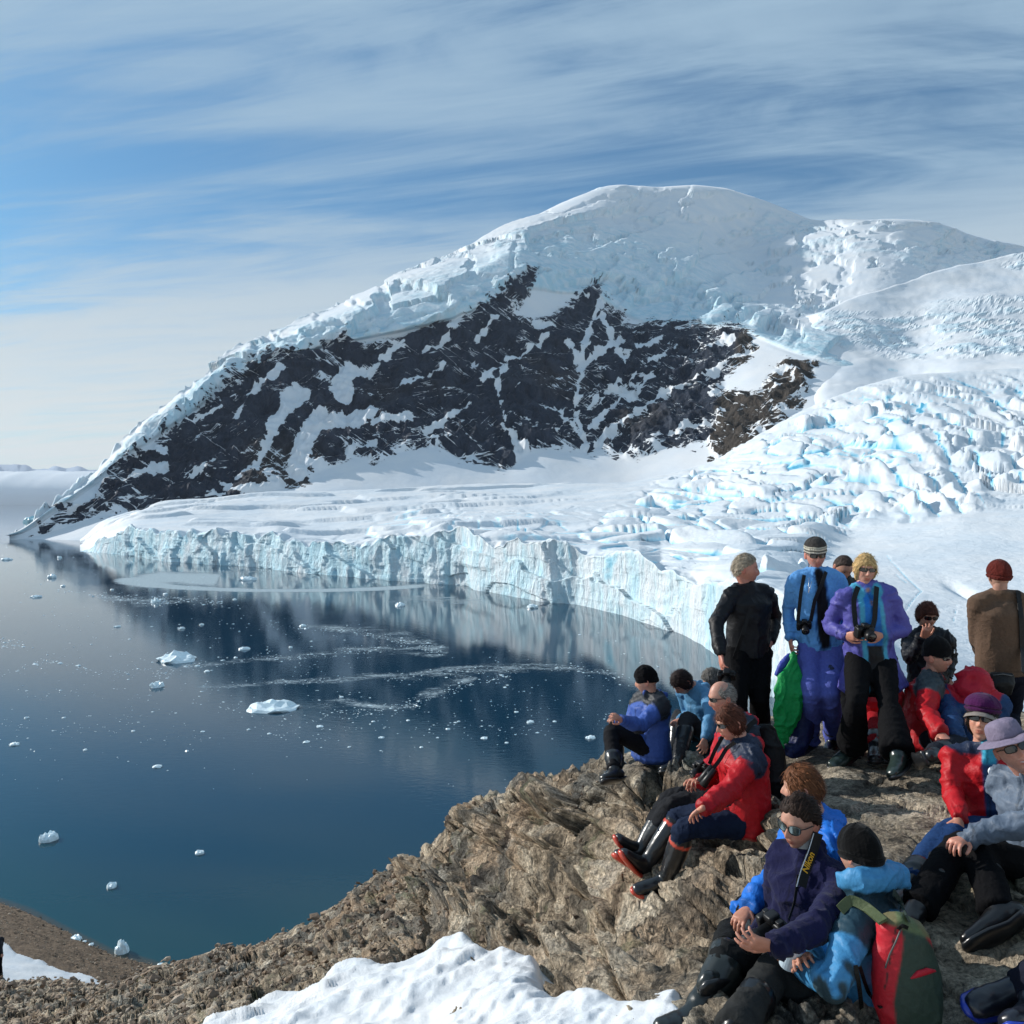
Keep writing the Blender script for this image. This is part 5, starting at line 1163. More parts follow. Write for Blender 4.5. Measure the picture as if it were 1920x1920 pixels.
    # --- head wear
    tr = lambda p: ((p[0] * hsc) @ R.T + hc, p[1], p[2])
    if hair: obj_from('hair', [tr(p) for p in hair_shell(hair[0], hair[1], 4, sd)], M_hair, root, org)
    if hat: 
        ho = obj_from('hat', [tr(p) for p in hat['parts']], hat.get('mat', M_wool), root, org); f.hat = ho
    if glasses:
        L_, Fr = glasses_parts(R, hc, glasses[0], root, org, hsc); g = obj_from('sunglasses', L_, M_mirror if len(glasses) > 1 else M_lens, root, org); obj_from('frame', Fr, M_frame, g, org)
    return f
def pcap(V, C_, a, b, r, col, soft=.006):
    d, t = seg_d(V, A(a), A(b)); rr = r if np.isscalar(r) else r[0] + (r[1] - r[0]) * t
    k = smooth(soft, -soft, d - rr)[:, None]; return C_ * (1 - k) + A(col) * k
def strap(name, pts, w_, th, col, m, parent, org, nrm=None):
    """flat webbing band along world points"""
    p, _ = spline([(q, 1) for q in pts], 6); p = A(p); T = unit3(np.gradient(p, axis=0))
    if nrm is None: nrm = A([0, -1, 0])
    nn = np.broadcast_to(A(nrm), p.shape); sd_ = unit3(np.cross(T, nn)); n2 = unit3(np.cross(sd_, T))
    ring = np.stack([p + sd_ * w_ + n2 * th, p - sd_ * w_ + n2 * th, p - sd_ * w_ - n2 * th, p + sd_ * w_ - n2 * th], 1); k = len(p)
    i = np.arange(4 * k).reshape(k, 4); j = np.roll(i, -1, 1); Fq = np.stack([i[:-1], j[:-1], j[1:], i[1:]], -1).reshape(-1, 4); Fq = np.concatenate([Fq, [i[0][::-1], i[-1]]])
    return obj_from(name, [(ring.reshape(-1, 3), Fq, A(col))], m, parent, org, sm=False)
def snap(V, d):     # nearest vertex in direction
    return V[np.argmax(V @ A(d))]

def proj(V): return 960 + V[:, 0] / V[:, 1] * F, HZ - (V[:, 2] - H) / V[:, 1] * F
def surf(V, px, py, off=.012, rad=7):
    """point just in front of a garment as seen at a photo pixel"""
    x, y = proj(V); d = np.hypot(x - px, y - py); m = d < rad
    if not m.any(): m = d < d.min() + 2
    Y = V[m][:, 1].min() - off; return A(at(px, py, Y))
def thing(name, loc, label, cat, group=None):
    o = bpy.data.objects.new(name, None); o.empty_display_size = .05; COL.objects.link(o); o.location = Vector(loc); setp(o, label, cat, group); return o
def box(c, R, s, bev=.15):
    """rounded box as a superellipsoid: c centre, R 3x3 axes (rows), s half sizes"""
    d, f = ico(3); e = .35; p = np.sign(d) * np.abs(d) ** e; p = p / np.maximum(1, (np.abs(p) ** 6).sum(1, keepdims=True) ** (1 / 6)); return (p * A(s)) @ A(R) + A(c), f
def frame_from(f, up=(0, 0, 1)):
    f = unit(f); r_ = unit(np.cross(f, A(up))); u = np.cross(r_, f); return A([r_, f, u])
def slr(c, face, sc, label, straps=None, cat='camera', lens=.09, group=None):
    """camera: body, grip, prism, lens barrel and glass; face = viewing direction"""
    R = frame_from(face); c = A(c); root = thing('camera', c, label, cat, group); L = lambda x, y, z: c + (A([x, y, z]) * sc) @ R
    ps = []
    for cc, s_ in (((0, 0, 0), (.068, .026, .040)), ((.055, .012, -.002), (.018, .034, .042)), ((0, .004, .044), (.026, .026, .018)), ((-.045, 0, .042), (.014, .014, .008)), ((.05, 0, .042), (.012, .012, .008))):
        v, f = box(L(*cc), R, A(s_) * sc); ps.append((v, f, A([.008, .008, .009])))
    obj_from('camera_body', ps, M_gear, root, c)
    lo = obj_from('lens', tp(tube([L(0, .02, -.002), L(0, .02 + lens * .45, -.002), L(0, .02 + lens * .46, -.002), L(0, .02 + lens, -.002)], [.034 * sc, .034 * sc, .037 * sc, .037 * sc], seg=20), (.008, .008, .009)), M_gear, root, c)
    obj_from('lens_glass', tp(tube([L(0, .02 + lens, -.002), L(0, .024 + lens, -.002)], [.030 * sc, .028 * sc], seg=20), (.02, .015, .04)), M_lens, lo, c)
    v, f = box(L(-.02, -.028, 0), R, A([.035, .003, .025]) * sc); obj_from('display', [(v, f, A([.03, .03, .035]))], M_lens, root, c)
    for pts, w_, nr in (straps or []): strap('strap', pts, w_, .0012, (.008, .008, .009), M_shell, root, c, nr)
    return root

# ------------------------------------------------------------------ the people (joints read off the photo, third value: + far / - near)
BLK = (.005, .005, .006); BLK2 = (.012, .013, .015); NAVY = (.012, .022, .055); RED = (.42, .008, .014); SLATE = (.035, .055, .075)
PEOPLE = {}
def reg(k, f): PEOPLE[k] = f; return f
def paint_yoke(col, sleeve=None):
    def fn(V, C_, x):
        nk, rt, sp = x['nk'], x['rt'], x['spine']
        for s, k in ((1, 'AR'), (-1, 'AL')):
            S0, E, W = x['J'][k][:3]; C_ = pcap(V, C_, nk - sp * .02 + rt * s * .05, S0 + rt * s * .02 - sp * .01, (.100 + .0, .112), col)
            if sleeve: 
                back = unit(np.cross(E - S0, W - E) + 1e-6); o_ = -unit((W - E) + (S0 - E)) * .055
                C_ = pcap(V, C_, S0 * .35 + E * .65 + o_, E * .75 + W * .25 + o_ * 1.2, (.045, .062), sleeve)
        return C_
    return fn
# 1 man in black, profile to the right
reg('man', person('grey haired man standing in a black jacket, head turned right in profile', 6.9, (1402, 1222), (1404, 1104), 22, (1398, 1068), (72, 4, 0),
    {'R': ((1343, 1170, -1), (1351, 1226, -1), (1354, 1250, -1), (1, 0, -.2), .5), 'L': ((1452, 1160, 1), (1446, 1203, -1), (1440, 1215, -1), (-1, .3, 0), .9)},
    {'R': ((1382, 1312, -1), (1380, 1405, 1), (1378, 1412, -1)), 'L': ((1424, 1312, -1), (1428, 1405, 1), (1432, 1412, -1))},
    dict(col=(.007, .0075, .010), puff=.012, len=.03, hood=True, w=1.08), dict(col=(.003, .003, .004), w=1.12), hair=('swept', (.30, .25, .19)), tone=(.47, .22, .16), eyes=True, sc=1.06))
# 2 woman in the knitted hat
def norw(t):
    if t < .12: return A([.05, .05, .05])
    if t < .2: return A([.55, .52, .45])
    if t < .27: return A([.10, .10, .09])
    if t < .36: return A([.52, .50, .42])
    if t < .42: return A([.16, .15, .13])
    if t < .50: return A([.50, .48, .40])
    return A([.045, .042, .040])
def p_fleece(V, C_, x):
    a = x['nk'] + x['fwd'] * .10 - x['spine'] * .02; b = x['hem'] + x['fwd'] * .12
    fr = (V - x['pel']) @ x['fwd']; lat = np.abs((V - x['pel']) @ x['rt'] + .012); h = ((V - x['pel']) @ x['spine'])
    wv = np.interp(h, [-.1, .1, .3, .5], [.012, .045, .050, .035])
    k = (smooth(.006, -.006, lat - wv) * smooth(.05, .065, fr) * smooth(-.02, .03, h))[:, None]
    C_ = C_ * (1 - k) + A([.010, .010, .014]) * k
    k = (smooth(.003, -.003, np.abs(lat - wv - .008) - .004) * smooth(.05, .065, fr))[:, None]
    return C_ * (1 - k) + A([.03, .10, .28]) * k
reg('hatw', person('standing woman in light blue fleece and patterned knitted hat holding a green garment', 6.72, (1538, 1214), (1529, 1074), -8, (1529, 1042), (-6, 8, -2),
    {'R': ((1478, 1145, 1), (1482, 1198, -1), (1484, 1216, -1), (1, 0, 0), .8), 'L': ((1586, 1148, 1), (1578, 1200, 1), (1576, 1216, 1), (-1, 0, 0), .6)},
    {'R': ((1522, 1305, -1), (1518, 1390, 1), (1508, 1402, -1)), 'L': ((1558, 1302, -1), (1563, 1383, 1), (1552, 1400, -1))},
    dict(col=(.12, .33, .68), mat=M_fleece, puff=.012, len=.0, w=1.0, paint=p_fleece, fold=.008), dict(col=(.095, .12, .40), w=1.02, fold=.012, cuff=1.2),
    hat=dict(parts=[beanie((.05, .05, .05), .022, .165, puff=1.08, pat=norw)]), glasses=('wrap',), tone=(.50, .25, .19), female=True, smile=.5, neck_col=(.02, .03, .07)))
# 3 balding man behind
reg('bald', person('balding man in black bowing his head behind the two standing women', 7.5, (1590, 1235), (1588, 1092), 15, (1580, 1064), (12, 42, 4),
    {'R': ((1552, 1160, 1), (1580, 1195, -1), None, (0, 1, 0), .8), 'L': ((1628, 1160, 1), (1600, 1195, -1), None, (0, 1, 0), .8)},
    {'R': ((1585, 1320, -1), (1588, 1400, 1), (1585, 1405, -1)), 'L': ((1602, 1320, -1), (1604, 1400, 1), (1604, 1406, -1))},
    dict(col=(.02, .02, .018), hood=True, puff=.01, paint=lambda V, C_, x: pcap(V, C_, x['nk'] - x['fwd'] * .08 + x['rt'] * .10, x['nk'] - x['fwd'] * .10, .07, (.10, .13, .02))), dict(col=BLK), hair=('crop', (.05, .035, .03)), tone=(.42, .23, .16), eyes=True))
# 4 blonde woman with the camera
def p_purple(V, C_, x):
    fr = (V - x['pel']) @ x['fwd']; lat = (V - x['pel']) @ x['rt']; h = ((V - x['pel']) @ x['spine']); la = np.abs(lat)
    wv = np.interp(h, [-.25, .05, .3, .47], [.080, .058, .062, .05])
    k = (smooth(.006, -.006, la - wv) * smooth(.045, .07, fr))[:, None]
    shirt = np.where((h > .12)[:, None], A([.015, .16, .52]), A([.008, .008, .010])); C_ = C_ * (1 - k) + shirt * k
    k = (smooth(.006, -.006, np.abs(la - wv - .014) - .016) * smooth(.03, .05, fr))[:, None]; C_ = C_ * (1 - k) + A([.06, .33, .50]) * k
    nk = x['nk']
    for s in (1, -1): C_ = pcap(V, C_, nk + x['rt'] * s * .075 - x['fwd'] * .03 + x['spine'] * .02, nk + x['rt'] * s * .065 + x['fwd'] * .07 - x['spine'] * .02, .042, (.06, .33, .50))
    C_ = pcap(V, C_, nk + x['fwd'] * .10, nk + x['fwd'] * .13 - x['spine'] * .10, (.038, .008), (.44, .26, .19))
    return C_
f4 = reg('purple', person('blonde woman in an open purple jacket and sunglasses holding a black camera', 6.35, (1632, 1236), (1622, 1104), -4, (1622, 1068), (-8, 6, 3),
    {'R': ((1555, 1172, 1), (1584, 1192, -1), (1603, 1192, -1), (.7, .6, .1), .9), 'L': ((1696, 1180, 1), (1655, 1192, -1), (1634, 1192, -1), (-.7, .6, .1), .9)},
    {'R': ((1606, 1318, -1), (1596, 1402, 1), (1572, 1418, -1)), 'L': ((1666, 1318, -1), (1682, 1414, -1), (1668, 1430, -1))},
    dict(col=(.085, .082, .33), puff=.012, len=.20, flare=1.36, w=1.06, paint=p_purple, fold=.013, hood=True), dict(col=(.005, .005, .006), w=1.06, cuff=1.75, end=.95), boots=dict(col=(.02, .034, .030), h=.2),
    hair=('bob', (.46, .31, .14)), glasses=('wrap',), tone=(.54, .30, .22), female=True, smile=.4, sub=5))
# 5 curly haired woman
reg('curly', person('woman with dark curly hair raising a hand to her mouth, black jacket', 7.3, (1738, 1300), (1740, 1186), 4, (1738, 1155), (0, 14, 0),
    {'R': ((1704, 1232, -1), (1730, 1196, -1), (1738, 1180, -1), (.3, 1, .2), 1.0), 'L': ((1782, 1232, 1), (1778, 1272, -1), None, (0, 0, -1), .7)},
    {'R': ((1722, 1330, -1), (1722, 1395, 1), (1718, 1400, -1)), 'L': ((1756, 1330, -1), (1758, 1395, 1), (1758, 1400, -1))},
    dict(col=(.010, .012, .018), puff=.016, len=.02, fold=.014, ff=1.8), dict(col=BLK), hair=('curly', (.075, .028, .02)), glasses=('square',), tone=(.50, .27, .19), female=True))
# 6 seated woman, black beanie, red and grey jacket
reg('smile', person('seated smiling person in black beanie and red jacket with grey shoulders', 6.25, (1733, 1386), (1745, 1272, .05), 62, (1757, 1232), (42, 4, -6),
    {'R': ((1736, 1338, -1), (1764, 1374, -1), None, (0, 0, -1), .8), 'L': ((1790, 1335, 1), (1800, 1380, 1), None, (0, 0, -1), .8)},
    {'R': ((1800, 1392, -1), (1752, 1414, -1), (1740, 1418, 1)), 'L': ((1822, 1388, 1), (1800, 1415, -1), (1790, 1420, -1))},
    dict(col=RED, puff=.030, len=.06, w=1.12, flare=1.05, paint=paint_yoke((.045, .060, .070)), fold=.014, ff=1.3), dict(col=(.015, .018, .026)), hat=dict(parts=[beanie(BLK, .020, .172)], mat=M_fleece), glasses=('wrap',), tone=(.50, .27, .20), smile=1.0, female=True))
# 7 hooded red and navy figure between them
reg('hood', person('seated person seen from behind in a navy jacket with a raised red hood', 6.1, (1812, 1392), (1822, 1302, .02), 150, (1826, 1282, .06), (150, 30, 0),
    {'R': ((1838, 1350, 1), (1850, 1385, 1), None, (0, 0, -1), .8), 'L': ((1782, 1345, -1), (1790, 1385, -1), None, (0, 0, -1), .8)},
    {'R': ((1850, 1395, 1), (1850, 1425, 1), (1850, 1430, 1)), 'L': ((1790, 1400, 1), (1786, 1425, -1), (1780, 1430, -1))},
    dict(col=(.012, .045, .13), puff=.028, len=.05, w=1.05, fold=.02, extra=[[((1830, 1254, .06), .06), ((1829, 1268, .05), .115), ((1822, 1300, .03), .125)]], paint=lambda V, C_, x: pcap(V, C_, x['P0']((1830, 1255, .06)), x['P0']((1826, 1296, .05)), .19, (.40, .012, .03))), dict(col=NAVY)))
# 8 person in a brown sweater, back turned
reg('brown', person('person seen from behind in a brown wool sweater and maroon beanie', 6.6, (1880, 1262), (1874, 1118), 176, (1873, 1082), (172, 4, 0),
    {'R': ((1927, 1196, 1), (1918, 1240, 1), None, (0, 0, -1), .8), 'L': ((1832, 1196, 1), (1850, 1244, 1), None, (0, 0, -1), .8)},
    {'R': ((1895, 1340, 1), (1900, 1420, 1), (1900, 1424, 1)), 'L': ((1866, 1340, 1), (1868, 1420, 1), (1866, 1424, 1))},
    dict(col=(.115, .073, .050), mat=M_fleece, puff=.020, len=.0, w=1.10, collar=1, fold=.006), dict(col=(.012, .014, .025)), hat=dict(parts=[beanie((.10, .018, .014), -.005, .150, puff=1.10)]), tone=(.45, .27, .2)))
# 9 woman in the purple cap
def p9(V, C_, x):
    nk, rt, sp = x['nk'], x['rt'], x['spine']
    for s, k in ((1, 'AR'), (-1, 'AL')): C_ = pcap(V, C_, nk + rt * s * .05 + sp * .03, x['J'][k][0] + sp * .05 - rt * s * .02, (.075, .062), NAVY)
    fr = (V - x['pel']) @ x['fwd']; lat = ((V - x['pel']) @ x['rt']); h = ((V - x['pel']) @ x['spine'])
    wv = np.interp(h, [-.1, .1, .3, .5], [.030, .030, .036, .04]); k = (smooth(.005, -.005, np.abs(lat + .01) - wv) * smooth(.05, .075, fr))[:, None]
    C_ = C_ * (1 - k) + A([.012, .035, .11]) * k
    k = (smooth(.005, -.005, np.abs(lat + .01) - .035) * smooth(.04, .06, fr) * smooth(.40, .43, h))[:, None]; return C_ * (1 - k) + A([.03, .30, .45]) * k
def capparts(col):
    top_ = beanie(col, .042, .165, puff=1.14); n, m_ = 24, 6; V, Fq = [], []
    for i in range(m_ + 1):
        for k in range(n + 1):
            a = math.radians(-66 + 132 * k / n); r0 = .092; ext = .048 * i / m_ * math.cos(a * .9)
            V.append([math.sin(a) * (r0 + ext * .4) , -math.cos(a) * (r0 * 1.18 + ext), .054 - .020 * (i / m_) - .030 * math.sin(a) ** 2])
    V = A(V); V2 = V - A([0, 0, .004]); nv = len(V)
    for i in range(m_):
        for k in range(n):
            a = i * (n + 1) + k; Fq.append([a, a + 1, a + n + 2, a + n + 1]); Fq.append([a + nv, a + nv + n + 1, a + nv + n + 2, a + nv + 1])
    for k in range(n): a = m_ * (n + 1) + k; Fq.append([a, a + 1, a + 1 + nv, a + nv])
    return [top_, (np.concatenate([V, V2]), np.array(Fq), A([.22, .19, .17]))]
f9 = reg('cap', person('seated woman in a purple peaked cap and open red jacket over blue shirt', 4.75, (1858, 1562), (1850, 1404), -28, (1841, 1351), (-34, -10, 2),
    {'R': ((1786, 1482, -.35), (1797, 1534, -1), (1793, 1562, -.5), (0, .2, -1), .35), 'L': ((1905, 1490, 1), (1850, 1535, -1), (1830, 1548, -1), (-.3, .2, -1), .5)},
    {'R': ((1772, 1566, -1), (1704, 1655, -1), (1684, 1664, -1)), 'L': ((1800, 1556, -1), (1740, 1650, 0), (1722, 1660, -1))},
    dict(col=RED, puff=.018, len=.04, w=1.02, paint=p9, fold=.013), dict(col=(.015, .045, .13)), hat=dict(parts=capparts((.055, .008, .055)), mat=M_fleece), hair=('bob', (.02, .014, .012)), glasses=('wrap',), tone=(.56, .30, .21), female=True, sub=5, vox=.0115))
# 10 woman in the grey sun hat, at the right edge
def bucket(c1, c2):
    pr = [(.044, .080, c2), (.048, .086, c2), (.065, .087, c1), (.095, .084, c1), (.120, .078, c1), (.134, .066, c1), (.142, .045, c1), (.146, .02, c1), (.147, .002, c1)]
    br = [(.054, .084, c2), (.052, .105, c1), (.044, .126, c1), (.034, .142, c1), (.031, .144, c1), (.029, .141, (.10, .095, .075)), (.040, .126, (.10, .095, .075)), (.048, .105, (.10, .095, .075)), (.049, .082, (.1, .095, .075))]
    return [lathe(pr, 48, (1, 1.18), 0, 0, 4, .003), lathe(br, 64, (1.08, 1.14), 0, 0, 9, .012)]
f10 = reg('sun', person('smiling woman in a grey wide brimmed sun hat and grey blue jacket', 4.15, (1945, 1625), (1935, 1462), -62, (1898, 1405), (-12, -14, -22),
    {'R': ((1965, 1560, 1), (1900, 1560, 1), None, (0, 0, -1), .6), 'L': ((1925, 1540, -1), (1812, 1572, -1), (1792, 1578, -1), (0, 0, -1), .9)},
    {'R': ((1796, 1588, -1), (1722, 1700, -1), (1702, 1718, -1)), 'L': ((1838, 1602, -1), (1872, 1706, .15), (1822, 1732, -.5))},
    dict(col=(.115, .15, .205), puff=.02, len=.02, w=1.02, fold=.015), dict(col=(.004, .004, .005), w=1.0, cuff=1.25), boots=dict(col=(.006, .006, .007), h=.2), hat=dict(parts=[(p_[0] + A([0, 0, .014]), p_[1], p_[2]) for p_ in bucket((.20, .17, .24), (.15, .13, .18))], mat=M_cloth), glasses=('square',), tone=(.56, .30, .22), smile=1.0, female=True, sub=5, vox=.0115))
# 13 woman with auburn hair, blue jacket
f13 = reg('auburn', person('auburn haired woman in a bright blue jacket behind the man with aviator sunglasses', 4.22, (1530, 1735), (1530, 1535), -78, (1506, 1478), (-112, 6, 0),
    {'R': ((1465, 1650, 1), (1420, 1690, -1), None, (0, 0, -1), .9), 'L': ((1455, 1650, -1), (1405, 1702, -1), None, (0, 0, -1), .9)},
    {'R': ((1398, 1702, 1), (1425, 1765, 1), (1410, 1772, -1)), 'L': ((1404, 1710, -1), (1440, 1768, 1), (1425, 1776, -1))},
    dict(col=(.015, .15, .58), puff=.028, len=.05, w=1.10, hood=True, fold=.017, extra=[[((1500, 1700, -.15), .10), ((1410, 1702, -.1), .085), ((1392, 1716, -.1), .07)], [((1485, 1590, -.1), .07), ((1475, 1650, -.1), .09)]]), dict(col=BLK), hair=('bob', (.13, .05, .022)), tone=(.5, .28, .2), sub=5, vox=.0115))
# 12 man with the camera strap
f12 = reg('strapman', person('dark haired man in mirrored aviator sunglasses and a navy fleece', 3.72, (1512, 1782), (1519, 1612), -58, (1499, 1541), (-52, 12, 4),
    {'R': ((1448, 1715, 1), (1432, 1752, -1), (1402, 1745, 1), (0, -.3, -1), .7), 'L': ((1538, 1735, -1), (1450, 1772, -1), (1408, 1765, -1), (0, 1, .4), .7)},
    {'R': ((1374, 1748, 1), (1352, 1822, 1), (1318, 1818, -1)), 'L': ((1372, 1797, -1), (1312, 1890, 1), (1268, 1893, -1))},
    dict(col=(.011, .012, .046), mat=M_fleece, puff=.014, len=.03, w=1.02, fold=.014, ff=1.2), dict(col=(.010, .011, .012), w=1.04, fold=.012, end=.52), boots=dict(col=(.016, .020, .019), h=.19, s=1.2),
    hair=('swept', (.022, .013, .010)), glasses=('aviator', 1), tone=(.44, .24, .175), sub=5, stubble=.6, vox=.0105, neck_col=(.22, .26, .28)))
# 11 person with the backpack
f11 = reg('pack', person('person in black beanie and bright blue hooded jacket wearing the red and green backpack', 3.48, (1640, 1932), (1628, 1672), -130, (1612, 1603), (-152, 12, -2),
    {'R': ((1520, 1790, 1), (1518, 1800, -1), (1500, 1790, -1), (-.2, -.6, 0), .9), 'L': ((1566, 1846, -1), (1512, 1812, 1), (1484, 1800, -1), (.2, .9, .2), .9)},
    {'R': ((1470, 1800, 1), (1395, 1905, -1), (1360, 1925, -1)), 'L': ((1452, 1830, -1), (1378, 1930, -1), (1345, 1950, -1))},
    dict(col=(.055, .235, .46), puff=.022, len=.08, w=1.06, fold=.013, paint=paint_yoke((.022, .055, .080), (.030, .055, .070)), extra=[[((1578, 1648, -.02), .04), ((1610, 1650, -.09), .066), ((1655, 1645, -.03), .075), ((1686, 1640, .08), .055)], [((1565, 1658, -.03), .02), ((1585, 1660, -.05), .045)]]),
    dict(col=(.026, .027, .027), w=1.10, fold=.012), boots=dict(col=BLK), hat=dict(parts=[beanie((.0035, .0035, .004), -.012, .150, puff=1.07)], mat=M_fleece), tone=(.5, .28, .2), sub=5, vox=.0105, hs=.84))
# 14 woman in red, seated, boots with orange soles
ORG = (.55, .06, .03)
f14 = reg('redw', person('brown haired woman in red jacket seated nearest, her boots with orange soles', 5.5, (1398, 1535), (1392, 1392), -82, (1370, 1355), (-76, 16, 0),
    {'R': ((1345, 1455, 1), (1312, 1466, -1), (1298, 1462, -1), (0, 0, -1), .9), 'L': ((1366, 1485, -1), (1318, 1515, -1), (1304, 1524, 1), (0, .3, -1), .7)},
    {'R': ((1274, 1530, 1), (1213, 1618, -1), (1190, 1594, -1)), 'L': ((1286, 1550, -1), (1250, 1648, 1), (1212, 1652, -1))},
    dict(col=RED, puff=.030, len=.05, w=1.10, hood=True, paint=paint_yoke((.018, .028, .055), (.015, .025, .045)), fold=.015), dict(col=(.010, .018, .042), end=.24, fold=.014), boots=dict(h=.30, sole=ORG, trim=ORG),
    hair=('bob', (.085, .030, .018)), glasses=('wrap',), tone=(.56, .30, .21), female=True, sub=5, vox=.0115))
# 15 man behind her
f15 = reg('greyman', person('balding grey man with dark glasses in red, beyond the brown haired woman', 5.95, (1392, 1500), (1386, 1350), -78, (1354, 1308), (-80, 14, 0),
    {'R': ((1345, 1420, 1), (1322, 1448, -1), (1312, 1455, -1), (0, 0, -1), .9), 'L': ((1340, 1440, -1), (1310, 1462, -1), (1300, 1468, 1), (0, 0, -1), .9)},
    {'R': ((1258, 1500, 1), (1196, 1602, 1), (1174, 1590, -1)), 'L': ((1266, 1510, -1), (1204, 1592, -1), (1180, 1568, -1))},
    dict(col=(.42, .014, .025), puff=.024, len=.03, w=1.04, hood=True, paint=paint_yoke((.02, .03, .05))), dict(col=(.014, .015, .018), w=1.15, end=.26, fold=.015), boots=dict(h=.29, sole=ORG, trim=ORG), hair=('thin', (.20, .18, .16)), glasses=('wrap',), tone=(.50, .27, .20)))
# 16 bending in light blue
reg('bend', person('dark haired person in a light blue jacket bending forward over their bent knees', 7.55, (1318, 1402), (1303, 1290), -60, (1279, 1279, -.05), (-62, 48, 0),
    {'R': ((1290, 1345, 1), (1275, 1350, -1), None, (0, 0, -1), .9), 'L': ((1332, 1342, -1), (1322, 1385, -1), (1318, 1400, -1), (0, 1, 0), .8)},
    {'R': ((1272, 1342, 1), (1262, 1415, 1), (1240, 1418, -1)), 'L': ((1290, 1348, -1), (1272, 1425, -1), (1246, 1428, -1))},
    dict(col=(.085, .24, .42), puff=.016, len=.04, hood=True, slo=1), dict(col=(.030, .032, .036)), boots=dict(col=(.012, .014, .016), h=.30), hair=('bob', (.022, .014, .014)), tone=(.5, .28, .2), eyes=True, slouch=.05))
# 17 far left seated
f17 = reg('leftman', person('leftmost of the group, seated in blue jacket and black beanie', 7.4, (1221, 1404), (1220, 1304), -68, (1212, 1277), (-105, 14, 0),
    {'R': ((1180, 1362, 1), (1162, 1350, -1), (1150, 1346, -1), (0, 0, -1), .9), 'L': ((1200, 1362, -1), (1166, 1350, -1), (1154, 1342, -1), (0, .5, -.5), .9)},
    {'R': ((1152, 1362, 1), (1158, 1430, 1), (1138, 1438, -1)), 'L': ((1146, 1370, -1), (1152, 1444, -1), (1132, 1446, -1))},
    dict(col=(.045, .10, .36), puff=.026, len=.06, w=1.08, hood=True, paint=paint_yoke((.022, .026, .034), (.022, .026, .034)), fold=.013), dict(col=(.009, .009, .011)), boots=dict(col=BLK2), hat=dict(parts=[beanie((.004, .004, .005), .0, .155)], mat=M_wool), tone=(.5, .28, .2)))
# 18 grey head behind
reg('greyhead', person('grey haired person mostly hidden behind the older man in red', 8.1, (1342, 1390), (1345, 1296), -60, (1337, 1277), (-100, 20, 0),
    {'R': ((1325, 1345, 1), (1315, 1365, 1), None, (0, 0, -1), None), 'L': ((1345, 1345, -1), (1330, 1365, -1), None, (0, 0, -1), None)},
    {'R': ((1325, 1350, 1), (1325, 1405, 1), (1315, 1408, -1)), 'L': ((1330, 1352, -1), (1330, 1406, -1), (1322, 1408, -1))},
    dict(col=(.02, .025, .03)), dict(col=BLK), hair=('curly', (.12, .11, .10)), tone=(.5, .28, .2)))
# 21 seated in red behind the blonde woman
reg('redback', person('person in a red jacket seated behind the legs of the blonde woman', 7.15, (1645, 1368), (1646, 1290), 20, (1648, 1258), (20, 10, 0),
    {'R': ((1622, 1330, 1), (1625, 1370, -1), None, (0, 0, -1), .8), 'L': ((1684, 1330, 1), (1672, 1370, -1), None, (0, 0, -1), .8)},
    {'R': ((1640, 1350, -1), (1640, 1400, -1), (1638, 1405, -1)), 'L': ((1665, 1350, -1), (1660, 1400, -1), (1660, 1405, -1))},
    dict(col=(.44, .012, .02), puff=.03, w=1.1), dict(col=(.30, .01, .015)), hair=('short', (.05, .035, .03)), tone=(.5, .28, .2)))
# 20 cropped figure at the lower right corner: leg and boot with a blue sole reach into the frame
reg('corner', person('person cut off by the lower right corner, boot with bright blue sole', 3.2, (2110, 1860), (2130, 1600), -80, (2110, 1535), (-80, 0, 0),
    {'R': ((2060, 1720, 1), (2010, 1760, 1), None, (0, 0, -1), .8), 'L': ((2080, 1740, -1), (2010, 1790, -1), None, (0, 0, -1), .8)},
    {'R': ((1990, 1760, 1), (1940, 1880, 1), (1890, 1880, -1)), 'L': ((2000, 1790, -1), (1918, 1850, 1), (1862, 1868, -1))},
    dict(col=NAVY), dict(col=(.012, .014, .026)), boots=dict(col=(.010, .012, .020), sole=(.015, .04, .35), h=.22), hair=('short', (.05, .035, .03)), tone=(.5, .28, .2), vox=.012))
# 19 small figure far down at the left edge
reg('far', person('distant person in dark clothes by the snow tongue at left edge', 31.0, (-5, 1790), (-5, 1762), 60, (-5, 1752), (60, 10, 0),
    {'R': ((-9, 1777, 1), (-8, 1788, -1), None, (0, 0, -1), .8), 'L': ((2, 1777, 1), (3, 1788, -1), None, (0, 0, -1), .8)},
    {'R': ((-8, 1811, -1), (-9, 1832, 1), (-6, 1834, -1)), 'L': ((0, 1811, -1), (2, 1832, 1), (6, 1834, -1))},
    dict(col=(.012, .013, .02), puff=.03, len=.1), dict(col=BLK), hat=dict(parts=[beanie(BLK)]), tone=(.5, .28, .2), vox=.02, group=None))

# ------------------------------------------------------------------ things worn, carried or held
def vert(k): return PEOPLE[k].V
def obj_label(o, l): o['label'] = l; return o
CAPK[0] = .25
# camera of the blonde woman
V4 = vert('purple'); c4 = (PEOPLE['purple'].J['AR'][3] + PEOPLE['purple'].J['AL'][3]) / 2 + A([0, -.02, .035])
st = []
for xs in ((1605, 1601, 1603, 1608), (1640, 1642, 1640, 1626)):
    st.append(([surf(V4, xs[0] + 4, 1100, .0), surf(V4, xs[1], 1125, .008), surf(V4, xs[2], 1160, .012), c4 + A([(-.06 if xs[0] < 1620 else .06), 0, .03])], .018, (0, -1, .2)))
slr(c4, (.1, -1, -.25), 1.0, 'black camera held at waist height by the blonde woman in purple', st)
